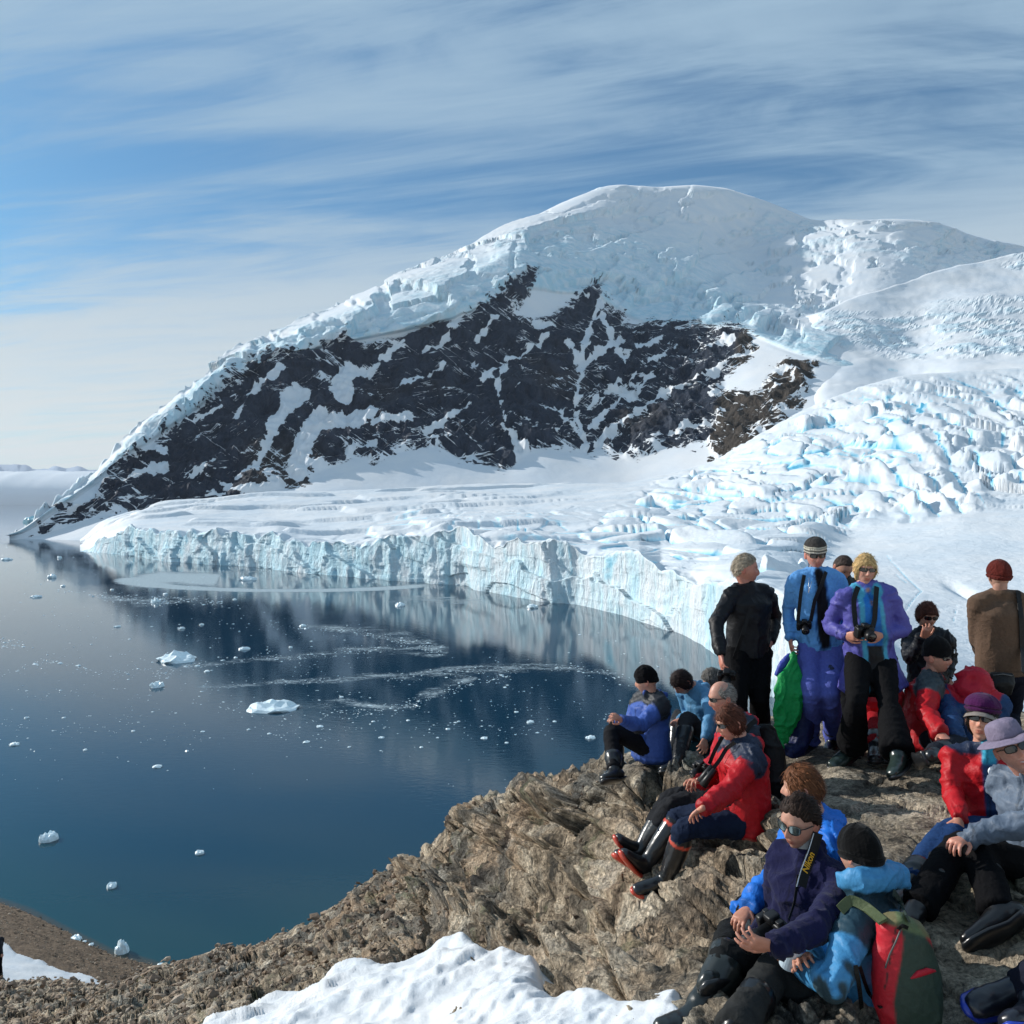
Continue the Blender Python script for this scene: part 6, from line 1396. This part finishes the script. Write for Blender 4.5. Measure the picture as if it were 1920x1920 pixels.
# camera hanging from the woman with the knitted hat
V2 = vert('hatw'); c2 = surf(V2, 1508, 1172, .03)
slr(c2, (-.2, -1, -.5), .8, 'black camera hanging over the dark shirt of the light blue fleece', [([surf(V2, 1549, 1072, .0), surf(V2, 1541, 1095, .008), surf(V2, 1528, 1125, .01), c2 + A([.05, 0, .03])], .014, (0, -1, 0)), ([surf(V2, 1508, 1078, .0), surf(V2, 1502, 1110, .01), c2 + A([-.05, 0, .03])], .014, (0, -1, 0))])
# camera of the man in black
J1 = PEOPLE['man'].J['AR']; slr(J1[3] + A([.03, -.03, -.06]), (-.3, -.8, -.6), .95, 'black camera in the lowered hand of the grey haired standing man')
bm1 = [stube([(A(at(1370, 1240, 6.78)), .05), (A(at(1374, 1268, 6.76)), .085), (A(at(1380, 1296, 6.78)), .07)])]
v, q, n = remesh(bm1, .012, 2); v = folds(v, n, [(bm1[0][0][0], bm1[0][0][-1], 1)], .008, 900)
t_ = thing('camera_bag', at(1374, 1300, 6.78), 'black camera bag at the hip of the grey haired standing man', 'bag'); obj_from('pouch', [(v, q, A(BLK))], M_shell, t_, A(t_.location))
strap('strap', [A(at(1376, 1236, 6.7)), A(at(1392, 1190, 6.66)), A(at(1408, 1140, 6.7))], .014, .0015, BLK, M_shell, t_, A(t_.location))
# the older man's camera, hanging at his chest
c15 = A(at(1318, 1440, 5.62)); slr(c15, (-.8, -.4, -.4), .85, 'black camera on the lap of the balding grey man in red', [([A(at(1360, 1372, 5.60)), A(at(1340, 1408, 5.58)), c15 + A([.04, -.01, .03])], .012, (-.3, -1, 0))])
# camera on the lettered strap
V12 = vert('strapman'); c12 = A(at(1456, 1738, 3.50))
root = slr(c12, (-.9, -.25, -.35), 1.05, 'black camera with long lens on the lap of the aviator sunglasses man', [([surf(V12, 1497, 1640, .01), surf(V12, 1490, 1690, .012), c12 + A([.05, 0, .03])], .006, (0, -1, 0))], lens=.13)
sp = [A(at(1534, 1562, 3.66)), surf(V12, 1524, 1595, .012), surf(V12, 1510, 1632, .014), surf(V12, 1502, 1662, .014)]
so = strap('strap', sp, .021, .0015, (.006, .006, .007), M_shell, root, c12, (-.25, -1, .1)); obj_label(so, 'wide black strap with yellow lettering')
pipe = strap('strap', [p + A([-.020, -.0035, 0]) for p in sp], .0018, .001, (.55, .60, .65), M_shell, root, c12, (-.25, -1, .1))
M_yel = plain('yellow_print', (.70, .36, .02), .5, .3)
def text_mesh(txt, size, m, parent, org, o, R, name='lettering', shear=0.0):
    cu = bpy.data.curves.new('t', 'FONT'); cu.body = txt; cu.size = size; cu.extrude = .0006; cu.offset = size * .02; cu.shear = shear; cu.align_x = 'CENTER'; cu.align_y = 'CENTER'
    ob = bpy.data.objects.new('t', cu); COL.objects.link(ob); dg = bpy.context.evaluated_depsgraph_get(); me = bpy.data.meshes.new_from_object(ob.evaluated_get(dg)); bpy.data.objects.remove(ob)
    co = A([v.co for v in me.vertices]); co = co @ A(R) + A(o) - A(org)
    me.vertices.foreach_set('co', co.astype(np.float32).ravel()); me.materials.clear(); me.materials.append(m); me.update(); x = bpy.data.objects.new(name, me); COL.objects.link(x); x.parent = parent; return x
a_, b_ = sp[2], sp[1]; u_ = unit(b_ - a_); n_ = unit(A([-.25, -1, .1]) - u_ * (A([-.25, -1, .1]) @ u_)); v_ = np.cross(n_, u_)
text_mesh('Nikon', .036, M_yel, so, c12, (a_ * .62 + b_ * .38) + n_ * .004 - A([0, 0, 0]), A([u_, v_, n_]), shear=.2)
# white collar under the navy fleece
# --- backpack
D0 = 3.40
def PX3(x, y, d): return A(at(x, y, D0 + d * .5 - .21))
bt = [stube([(PX3(1668, 1722, .08), (.055, .05)), (PX3(1688, 1762, .07), (.105, .07)), (PX3(1698, 1830, .05), (.130, .085)), (PX3(1704, 1890, .03), (.128, .09)), (PX3(1706, 1935, .02), (.105, .075))], side=(1, 0, 0), n=4, seg=20)]
v, q, n = remesh(bt, .009, 2); v = folds(v, n, [(PX3(1668, 1720, .08), PX3(1706, 1930, .02), .6)], .007, 910)
px, py = proj(v); C_ = np.tile(A([.030, .050, .038]), (len(v), 1))
edge = np.interp(py, [1690, 1730, 1760, 1800, 1840, 1880, 1930], [1672, 1684, 1694, 1690, 1682, 1676, 1680]); k = smooth(3, -3, px - edge)[:, None]; C_ = C_ * (1 - k) + A([.46, .018, .03]) * k
edge2 = np.interp(py, [1690, 1715, 1760, 1790], [1690, 1706, 1738, 1760]); k = (smooth(-3, 3, px - edge2) * smooth(1800, 1770, py))[:, None]; C_ = C_ * (1 - k) + A([.42, .015, .03]) * k
k = smooth(1745, 1738, py - (px - 1690) * .35)[:, None] * smooth(1634, 1650, px)[:, None]; C_ = C_ * (1 - k * .9) + A([.11, .14, .065]) * k * .9
k = smooth(2.5, .5, np.abs((px - 1658) - (1860 - py) * .18 - 0)[:, None]) * (smooth(1860, 1850, py) * smooth(1735, 1745, py))[:, None]; C_ = C_ * (1 - k) + A([.02, .02, .02]) * k
bp = thing('backpack', PX3(1700, 1935, .04), 'red and dark green backpack on the back of the bright blue jacket', 'backpack'); ob = A(bp.location)
obj_from('main_compartment', [(v, q, C_)], M_shell, bp, ob)
V11 = vert('pack')
strap('shoulder_strap', [surf(V11, 1575, 1706, .016), surf(V11, 1596, 1688, .016), surf(V11, 1625, 1702, .016), surf(v, 1656, 1728, .010)], .019, .005, (.075, .095, .045), M_shell, bp, ob, (-.1, -1, .5))
strap('shoulder_strap', [surf(V11, 1676, 1674, .012), surf(V11, 1688, 1692, .012), surf(v, 1702, 1722, .010)], .013, .004, (.035, .05, .04), M_shell, bp, ob, (.1, -1, .5))
strap('side_strap', [surf(V11, 1604, 1810, .012), surf(V11, 1611, 1850, .012), surf(V11, 1616, 1892, .012)], .008, .0015, (.006, .006, .006), M_shell, bp, ob, (-.1, -1, .1))
strap('side_strap', [surf(V11, 1612, 1812, .010), surf(V11, 1628, 1860, .010), surf(v, 1652, 1890, .008)], .007, .0015, (.006, .006, .006), M_shell, bp, ob, (-.1, -1, .1))
strap('grab_loop', [surf(v, 1684, 1742, .004), surf(v, 1692, 1736, .026), surf(v, 1702, 1740, .004)], .007, .002, (.006, .006, .006), M_shell, bp, ob, (0, -1, .2))
zz = [surf(v, 1690, 1740, .004), surf(v, 1680, 1765, .004), surf(v, 1668, 1790, .004), surf(v, 1660, 1815, .004)]
obj_from('zip', tp(tube(zz, [.0035] * 4, seg=6), (.09, .09, .09)), M_gear, bp, ob)
pk = [tube([surf(v, 1707, 1834, -.004), surf(v, 1722, 1826, -.001), surf(v, 1738, 1821, -.001), surf(v, 1753, 1820, -.004)], [(.003, .006), (.013, .008), (.013, .008), (.004, .006)], side=(0, 0, 1), seg=12)]
obj_from('pocket', tp(pk[0], (.42, .015, .03)), M_shell, bp, ob)
# --- cup in the same person's hands
cc = PEOPLE['pack'].J['AL'][3] + A([.0, -.015, .045]); ax = unit(A([.16, -.25, .9]))
cup = thing('cup', cc - ax * .05, 'blue and silver cup held above the grey trousers', 'cup')
obj_from('cup_body', tp(tube([cc - ax * .07, cc + ax * .03], [.036, .042], seg=24), (.50, .60, .68)), M_rubber, cup, A(cup.location), sm=False)
obj_from('lid', tp(tube([cc + ax * .028, cc + ax * .062], [.045, .044], seg=24), (.03, .10, .35)), M_rubber, cup, A(cup.location), sm=False)
# --- garment held by the woman in the knitted hat
def cloth(name, pts, col, amp, seed, parent, org, side=(1, 0, 0), m=None, vox=.011, k=.5):
    t = stube([(A(at(x, y, d)), r) for x, y, d, r in pts], side=side, n=4, seg=18); v, q, n = remesh([t], vox, 2)
    v = folds(v, n, [(A(at(*pts[0][:3])), A(at(*pts[-1][:3])), k)], amp, seed, 1.6); return obj_from(name, [(v, q, A(col))], m or M_shell, parent, org)
g = thing('jacket', at(1486, 1222, 6.58), 'blue jacket with bright green lining hanging from the hand of the knitted hat woman', 'jacket'); go = A(g.location)
cloth('green_lining', [(1488, 1222, 6.56, (.015, .015)), (1487, 1255, 6.54, (.075, .030)), (1482, 1300, 6.50, (.135, .045)), (1474, 1350, 6.48, (.105, .040)), (1464, 1392, 6.46, (.045, .025)), (1461, 1414, 6.46, (.010, .01))], (.006, .27, .065), .034, 920, g, go)
cloth('blue_shell', [(1483, 1226, 6.60, (.02, .02)), (1468, 1246, 6.60, (.038, .03)), (1456, 1268, 6.6, (.025, .03))], (.035, .06, .34), .010, 921, g, go)
cloth('sleeve', [(1500, 1262, 6.62, (.05, .04)), (1508, 1310, 6.6, (.075, .05)), (1506, 1360, 6.56, (.085, .06)), (1498, 1398, 6.5, (.075, .05)), (1474, 1410, 6.46, (.06, .03))], (.010, .016, .07), .012, 922, g, go)
# --- bags
def bag(pts, col, label, name='bag', extra=None, amp=.006, seed=930, side=(1, 0, 0), cat='bag'):
    t = stube([(A(at(x, y, d)), r) for x, y, d, r in pts], side=side, n=4, seg=18); v, q, n = remesh([t], .010, 2); v = folds(v, n, [(A(at(*pts[0][:3])), A(at(*pts[-1][:3])), 1)], amp, seed)
    b = thing(name, at(*pts[-1][:3]), label, cat); obj_from('pouch', [(v, q, A(col))], M_shell, b, A(b.location)); return b, v
b8, v8 = bag([(1878, 1262, 6.36, (.095, .04)), (1880, 1284, 6.34, (.095, .05)), (1882, 1302, 6.36, (.06, .035))], (.010, .010, .011), 'black waist bag below the hem of the brown sweater', 'waist_bag')
obj_from('zip', tp(tube([surf(v8, 1862, 1266, .004), surf(v8, 1880, 1264, .004), surf(v8, 1898, 1267, .004)], [.004] * 3, seg=6), (.10, .10, .10)), M_gear, b8, A(b8.location))
strap('strap', [surf(vert('brown'), 1909, 1108, .008), surf(vert('brown'), 1915, 1160, .012), surf(vert('brown'), 1917, 1215, .012), A(at(1919, 1262, 6.3))], .022, .002, (.006, .006, .007), M_shell, b8, A(b8.location), (.2, -1, 0))
b16, v16 = bag([(1300, 1392, 7.35, (.085, .05)), (1302, 1404, 7.33, (.085, .055)), (1304, 1416, 7.35, (.055, .04))], (.010, .07, .09), 'small teal bag under the hand of the bending light blue figure', 'bag', amp=.008)
strap('handle', [A(at(1292, 1394, 7.3)), A(at(1300, 1380, 7.28)), A(at(1312, 1388, 7.28))], .008, .002, (.01, .05, .07), M_shell, b16, A(b16.location))
b15, v15 = bag([(1432, 1362, 6.0, (.06, .06)), (1444, 1410, 5.98, (.10, .09)), (1450, 1462, 5.95, (.105, .10)), (1448, 1515, 5.92, (.08, .08))], (.005, .005, .006), 'black daypack on the back of the balding grey man in red', 'daypack', amp=.010, seed=935, cat='backpack')
strap('shoulder_strap', [surf(vert('greyman'), 1418, 1350, .01, 12), surf(vert('greyman'), 1404, 1362, .012, 12), surf(vert('greyman'), 1396, 1380, .012, 12)], .016, .003, (.006, .006, .007), M_shell, b15, A(b15.location), (-.2, -1, .2))
# chest strap and binocular bag of the woman in red
V14 = vert('redw'); cb = A(at(1338, 1440, 5.42))
bn = thing('binoculars', cb, 'black binoculars resting against the chest of the brown haired woman', 'binoculars')
for k in (-1, 1):
    o_ = cb + A([0, .035 * k, .0]); obj_from('barrel', tp(tube([o_, o_ + A([-.04, 0, -.05]), o_ + A([-.075, 0, -.10])], [.018, .022, .027], seg=14), (.006, .006, .007)), M_gear, bn, cb)
obj_from('bridge', tp(tube([cb + A([-.03, -.035, -.035]), cb + A([-.03, .035, -.035])], [.012, .012], seg=10), (.006, .006, .007)), M_gear, bn, cb)
strap('strap', [surf(V14, 1378, 1392, .006), surf(V14, 1362, 1404, .010), surf(V14, 1350, 1424, .010), cb], .012, .0015, (.006, .006, .007), M_shell, bn, cb, (-.3, -1, .2))
# emblem on the open red jacket, patch on the beanie
M_white = plain('white_print', (.75, .78, .80), .6, .2); M_blue = plain('blue_print', (.03, .08, .32), .6, .2)
def disc(name, c, n, r, m, parent, org):
    c, n = A(c), unit(n); return obj_from(name, tp(tube([c, c + n * .002], [r, r], seg=20, caps=False) if 0 else tube([c, c + n * .003], [r, r * .96], seg=20), (.7, .7, .7)), m, parent, org)
f9_ = PEOPLE['cap']; jk = [c for c in f9_.root.children if c.name.startswith('jacket')][0]
c = surf(f9_.V, 1862, 1447, .002, 4); e1 = disc('emblem', c, (-.2, -1, .3), .026, M_white, jk, f9_.org); disc('emblem_ring', c + unit(A([-.2, -1, .3])) * .004, (-.2, -1, .3), .018, M_blue, e1, f9_.org)
f6_ = PEOPLE['smile']; c = f6_.hc + f6_.R @ A([.015, -.112, .055]) * 1.0; disc('patch', c, f6_.R @ A([.1, -1, .1]), .009, M_white, f6_.hat, f6_.org)
for k in range(4):
    c_ = f6_.hc + f6_.R @ A([.036 + .011 * k, -.1075 + .006 * k, .058]); disc('patch', c_, f6_.R @ A([.3, -1, .1]), .0035, M_white, f6_.hat, f6_.org)
# necklace
c = [surf(V2, 1517, 1083, .012), surf(V2, 1516, 1100, .013), surf(V2, 1516, 1112, .015)]; c_ = [surf(V2, 1522, 1090, .013), surf(V2, 1519, 1102, .014), c[2]]
obj_from('necklace', tp(tube(c, [.0022] * 3, seg=5), (.5, .45, .3)) + tp(tube(c_, [.0022] * 3, seg=5), (.5, .45, .3)), M_metal, PEOPLE['hatw'].root, PEOPLE['hatw'].org)

# ------------------------------------------------------------------ ice afloat
def floe_mesh(seed, peaks=1.0, flat=.35, sub=3):
    d, f = ico(sub); r_ = 1 + .34 * fbm(d * 1.8 + seed, 4, .6, seed=seed) ; P_ = d * r_[:, None]
    top = d[:, 2] > 0; n = fbm(d * 2.6 + seed * 3, 3, .6, seed=seed + 3, ridged=True)
    P_[:, 2] = np.where(top, np.abs(P_[:, 2]) ** .6 * (flat + .75 * peaks * np.clip(n + .15, 0, 1.2) ** 1.5), P_[:, 2] * .18)
    P_[:, 2] = np.where(top & (d[:, 2] < .35), np.minimum(P_[:, 2], flat), P_[:, 2]) ; return P_, f
def floe(px, py, wp, hp, label, seed, name='ice_floe', group=None, peaks=1.0, rot=0.0, z=0.0, m=None, cat='ice floe', depth=1.0):
    Y = (H - z) * F / (py + hp * .35 - HZ); s = wp * Y / F / 2; hgt = hp * Y / F
    P_, f = floe_mesh(seed, peaks); P_ = P_ / np.abs(P_).max(0) 
    dd = min(s, hgt * 1.6 + s * .45) * depth
    P_ = P_ * A([s, dd, hgt * (.85 if wp > 14 else .7)]); P_[:, 2] = np.where(P_[:, 2] < 0, P_[:, 2] * .5, P_[:, 2])
    o = mk(name, P_, f, m or M_ice, smoothf=False); o.location = Vector(at(px, py + hp * .35, Y)) ; o.location.z = z - .02; o.rotation_euler.z = 0
    setp(o, label, cat, group); return o
FL = [(332, 1230, 76, 22, 'large jagged ice floe in the dark mountain reflection, nearest the middle left', 1.6), (512, 1322, 98, 17, 'longest flat white ice floe, in the middle of the bay', 1.0), (293, 1125, 19, 13, 'small humped ice floe just below the pale slush ring', 1.2), (464, 1084, 34, 9, 'low blue ice floe inside the pale slush ring', .8),
      (294, 1283, 28, 12, 'rounded ice floe below the large jagged floe', .9), (91, 1569, 36, 15, 'flat ice floe alone in dark water toward the lower left', .6), (374, 1597, 18, 9, 'small blocky ice floe alone between the beach and open water', .5), (209, 1659, 18, 13, 'small ice floe closest offshore of the beach', .8),
      (97, 1080, 18, 9, 'small ice floe off the dark rock point', .6), (68, 1118, 20, 5, 'thin flat ice floe near the left edge below the point', .4), (12, 1048, 20, 5, 'thin ice floe touching the left edge near the horizon', .4), (27, 1394, 20, 6, 'thin ice floe near the left edge at mid bay', .5),
      (295, 1436, 19, 6, 'thin ice floe alone below the longest floe, to its left', .5), (458, 1215, 22, 6, 'slim ice floe right of the large jagged floe', .5), (1107, 1382, 20, 6, 'ice floe nearest the leftmost seated person', .5), (994, 1353, 16, 5, 'small ice floe left of the nearest one to the people', .5),
      (908, 1383, 14, 5, 'tiny ice floe offshore of the seated people, leftmost of three', .6), (998, 1136, 23, 9, 'ice floe floating at the foot of the ice cliff', .8), (750, 1133, 20, 8, 'ice floe off the ice cliff in its pale reflection', .9), (568, 1172, 14, 7, 'small ice floe at the edge of the pale streak', .9),
      (340, 1177, 13, 6, 'small ice floe above the large jagged floe', .9), (220, 1174, 13, 4, 'faint ice floe at the left rim of the dark reflection', .6)]
for k, (x, y, w_, h_, l, pkk) in enumerate(FL): floe(x, y, w_, h_, l, 300 + k, peaks=pkk)
SM = [(378, 1170, 9, 5), (442, 1232, 8, 4), (715, 1382, 12, 4), (790, 1400, 8, 4), (575, 1390, 14, 4), (600, 1361, 14, 4), (466, 1367, 8, 4), (380, 1371, 9, 3), (160, 1405, 9, 4), (50, 1345, 9, 4), (968, 1334, 9, 3), (840, 1366, 9, 4), (860, 1352, 7, 3), (370, 1248, 10, 4), (545, 1213, 7, 5), (388, 1258, 12, 5), (210, 1105, 7, 4), (118, 1098, 9, 5), (112, 1044, 9, 6), (310, 1113, 10, 5), (440, 1123, 8, 4), (640, 1306, 9, 3), (1040, 1352, 8, 3), (950, 1392, 8, 3), (700, 1352, 7, 3), (505, 1375, 9, 3), (250, 1370, 8, 3), (120, 1345, 8, 3), (655, 1400, 7, 3), (765, 1350, 8, 3)]
ANCH = [(332, 1230, 'the large jagged floe'), (512, 1322, 'the longest flat floe'), (293, 1125, 'the humped floe under the slush ring'), (97, 1080, 'the small floe off the rock point'), (458, 1215, 'the slim floe right of the jagged one'),
        (294, 1283, 'the rounded floe'), (295, 1436, 'the lone thin floe left of centre'), (27, 1394, 'the thin floe by the left edge'), (994, 1353, 'the small floe left of the people'), (908, 1383, 'the leftmost of three floes near the people')]
_use = {}
_lab = {}
for k, (x, y, w_, h_) in enumerate(SM):
    a_ = min(ANCH, key=lambda q: (q[0] - x) ** 2 + ((q[1] - y) * 1.6) ** 2); dx, dy = x - a_[0], y - a_[1]
    v_ = '' if abs(dy) < 12 else ('above ' if dy < 0 else 'below '); h2 = '' if abs(dx) < 14 else ('left of ' if dx < 0 else 'right of ')
    d_ = (v_.strip() + ' and ' + h2.strip() + (' of' if not h2.strip().endswith('of') else '')) if v_ and h2 else (v_ or h2).strip()
    _use.setdefault((d_, a_[2]), []).append((math.hypot(dx, dy), k))
for (d_, n_), l in _use.items():
    for q, (_, k) in enumerate(sorted(l)): _lab[k] = ('tiny' if len(l) == 1 else ('nearest tiny', 'second tiny', 'third tiny', 'fourth tiny', 'fifth tiny', 'sixth tiny', 'seventh tiny')[q]) + ' ice fragment ' + d_ + ' ' + n_
for k, (x, y, w_, h_) in enumerate(SM): floe(x, y, w_, h_, _lab[k], 400 + k, 'ice_fragment', 'tiny ice fragments scattered on the bay', .6, cat='ice fragment')
floe(229, 1776, 29, 30, 'tall rounded ice block stranded at the water edge of the beach', 351, 'ice_block', peaks=.4, z=-.1, cat='ice block', depth=.8)
floe(143, 1759, 22, 11, 'bluish ice block lying on the beach, left of the tall one', 352, 'ice_block', peaks=.3, cat='ice block'); floe(158, 1765, 10, 6, 'small ice lump touching the bluish block on the beach', 353, 'ice_block', peaks=.3, cat='ice block'); floe(171, 1770, 10, 7, 'small ice lump between the bluish block and the tall one', 354, 'ice_block', peaks=.3, cat='ice block')
floe(301, 1809, 15, 6, 'small ice lump at the right end of the beach', 355, 'ice_block', peaks=.3, cat='ice block')
for x, y, w_, h_, l in ((10, 1716, 24, 18, 'pale boulder at the water edge by the left frame edge'), (35, 1706, 11, 8, 'small pale boulder in the shallows by the left frame edge'), (317, 1816, 20, 8, 'flat pale boulder where beach and rock slope meet'), (78, 1752, 16, 10, 'pale stones heap in the middle of the beach')):
    v_, f_ = CH[int(x) % 8]; Y = H * F / (y + h_ * .4 - HZ); o = mk('boulder', v_ * (w_ * Y / F / 2), f_, M_stone, attrs={'tone': np.full(len(v_), .35)}, smoothf=False); o.location = Vector(at(x, y + 3, Y)); o.location.z = .3; setp(o, l, 'boulder')
# tabular iceberg near the point
floe(66, 974, 48, 15, 'blue tabular iceberg beyond the dark rock point', 361, 'iceberg', peaks=.3, m=M_icebl, cat='iceberg', depth=.7)
# brash ice: specks in drifting lines
def brash():
    r = np.random.default_rng(77); pts = []
    def add(n, fx, fy): pts.append(np.stack([fx(n), fy(n)], 1))
    add(900, lambda n: r.uniform(0, 1150, n), lambda n: 1345 + r.normal(0, 26, n)); add(420, lambda n: r.uniform(0, 600, n), lambda n: 1200 + r.normal(0, 55, n)); add(260, lambda n: r.uniform(0, 520, n), lambda n: 1060 + r.normal(0, 50, n)); add(200, lambda n: r.uniform(500, 1250, n), lambda n: 1250 + r.normal(0, 45, n)); add(50, lambda n: r.uniform(0, 1000, n), lambda n: r.uniform(1400, 1480, n))
    for line in ([(340, 1250), (520, 1235), (700, 1218), (830, 1222)], [(380, 1290), (560, 1275), (760, 1268), (900, 1255), (1060, 1252), (1180, 1270)], [(600, 1335), (760, 1325), (860, 1290), (960, 1262)], [(0, 1260), (90, 1240), (200, 1262), (330, 1262)], [(0, 1205), (80, 1212), (180, 1200)], [(500, 1172), (680, 1185), (830, 1222)], [(120, 1110), (260, 1125), (420, 1128)]):
        l = A(line); n = 330; x = r.uniform(l[0, 0], l[-1, 0], n); pts.append(np.stack([x, np.interp(x, l[:, 0], l[:, 1]) + r.normal(0, 5, n)], 1))
    P_ = np.concatenate(pts); P_ = P_[P_[:, 1] > 985]; nz = fbm(st3(P_[:, 0] * .012, P_[:, 1] * .04, 0), 3, .6, seed=5); P_ = P_[nz > r.uniform(-.35, .25, len(nz))]
    gy = np.interp(P_[:, 0], [p[0] for p in gw], [p[1] for p in gw]); P_ = P_[(P_[:, 1] > gy + 6) | (P_[:, 0] < 150)]
    Y = waterY(P_[:, 1]); n = len(P_); w_ = np.exp(r.normal(math.log(1.0), .45, n)) * Y / F; ob = np.zeros((n, 6, 3))
    a = r.uniform(0, 6.28, n); X = (P_[:, 0] - 960) / F * Y
    base = A([[1, 0, 0], [0, 1, 0], [-1, 0, 0], [0, -1, 0], [.1, .1, .5], [0, 0, -.3]]) * (1 + .4 * r.normal(size=(n, 6, 1)).clip(-1, 1))
    ca, sa = np.cos(a)[:, None], np.sin(a)[:, None]; b0 = base.copy(); base[..., 0] = b0[..., 0] * ca - b0[..., 1] * sa; base[..., 1] = b0[..., 0] * sa + b0[..., 1] * ca
    V = base * w_[:, None, None] * A([1.25, 1.25, .8]); V[..., 0] += X[:, None]; V[..., 1] += Y[:, None]; V[..., 2] += .02
    f = np.array([[0, 1, 4], [1, 2, 4], [2, 3, 4], [3, 0, 4], [1, 0, 5], [2, 1, 5], [3, 2, 5], [0, 3, 5]]); Fq = (f[None] + (np.arange(n) * 6)[:, None, None]).reshape(-1, 3)
    o = mk('brash_ice', V.reshape(-1, 3), Fq, M_ice, smoothf=False); setp(o, 'fine specks of brash ice drifting in lines on the bay', 'brash ice', kind='stuff')
brash()

# ------------------------------------------------------------------ thin sea air between the viewer and the far shore
def haze():
    x0, x1, y0, y1, z0, z1 = -42000, 42000, -900, 42000, -60, 2300
    V = [(x, y, z) for z in (z0, z1) for x, y in ((x0, y0), (x1, y0), (x1, y1), (x0, y1))]
    o = mk('haze', V, [[3, 2, 1, 0], [4, 5, 6, 7], [0, 1, 5, 4], [1, 2, 6, 5], [2, 3, 7, 6], [3, 0, 4, 7]], bpy.data.materials.new('sea_haze'), smoothf=False)
    m = o.data.materials[0]; m.use_nodes = True; t = m.node_tree; t.nodes.clear()
    v = t.nodes.new('ShaderNodeVolumePrincipled'); v.inputs['Color'].default_value = (.80, .88, 1, 1); v.inputs['Density'].default_value = 1.4e-5; v.inputs['Anisotropy'].default_value = .2
    ou = t.nodes.new('ShaderNodeOutputMaterial'); t.links.new(v.outputs[0], ou.inputs['Volume'])
    setp(o, 'thin pale haze over the bay', kind='stuff')
haze()
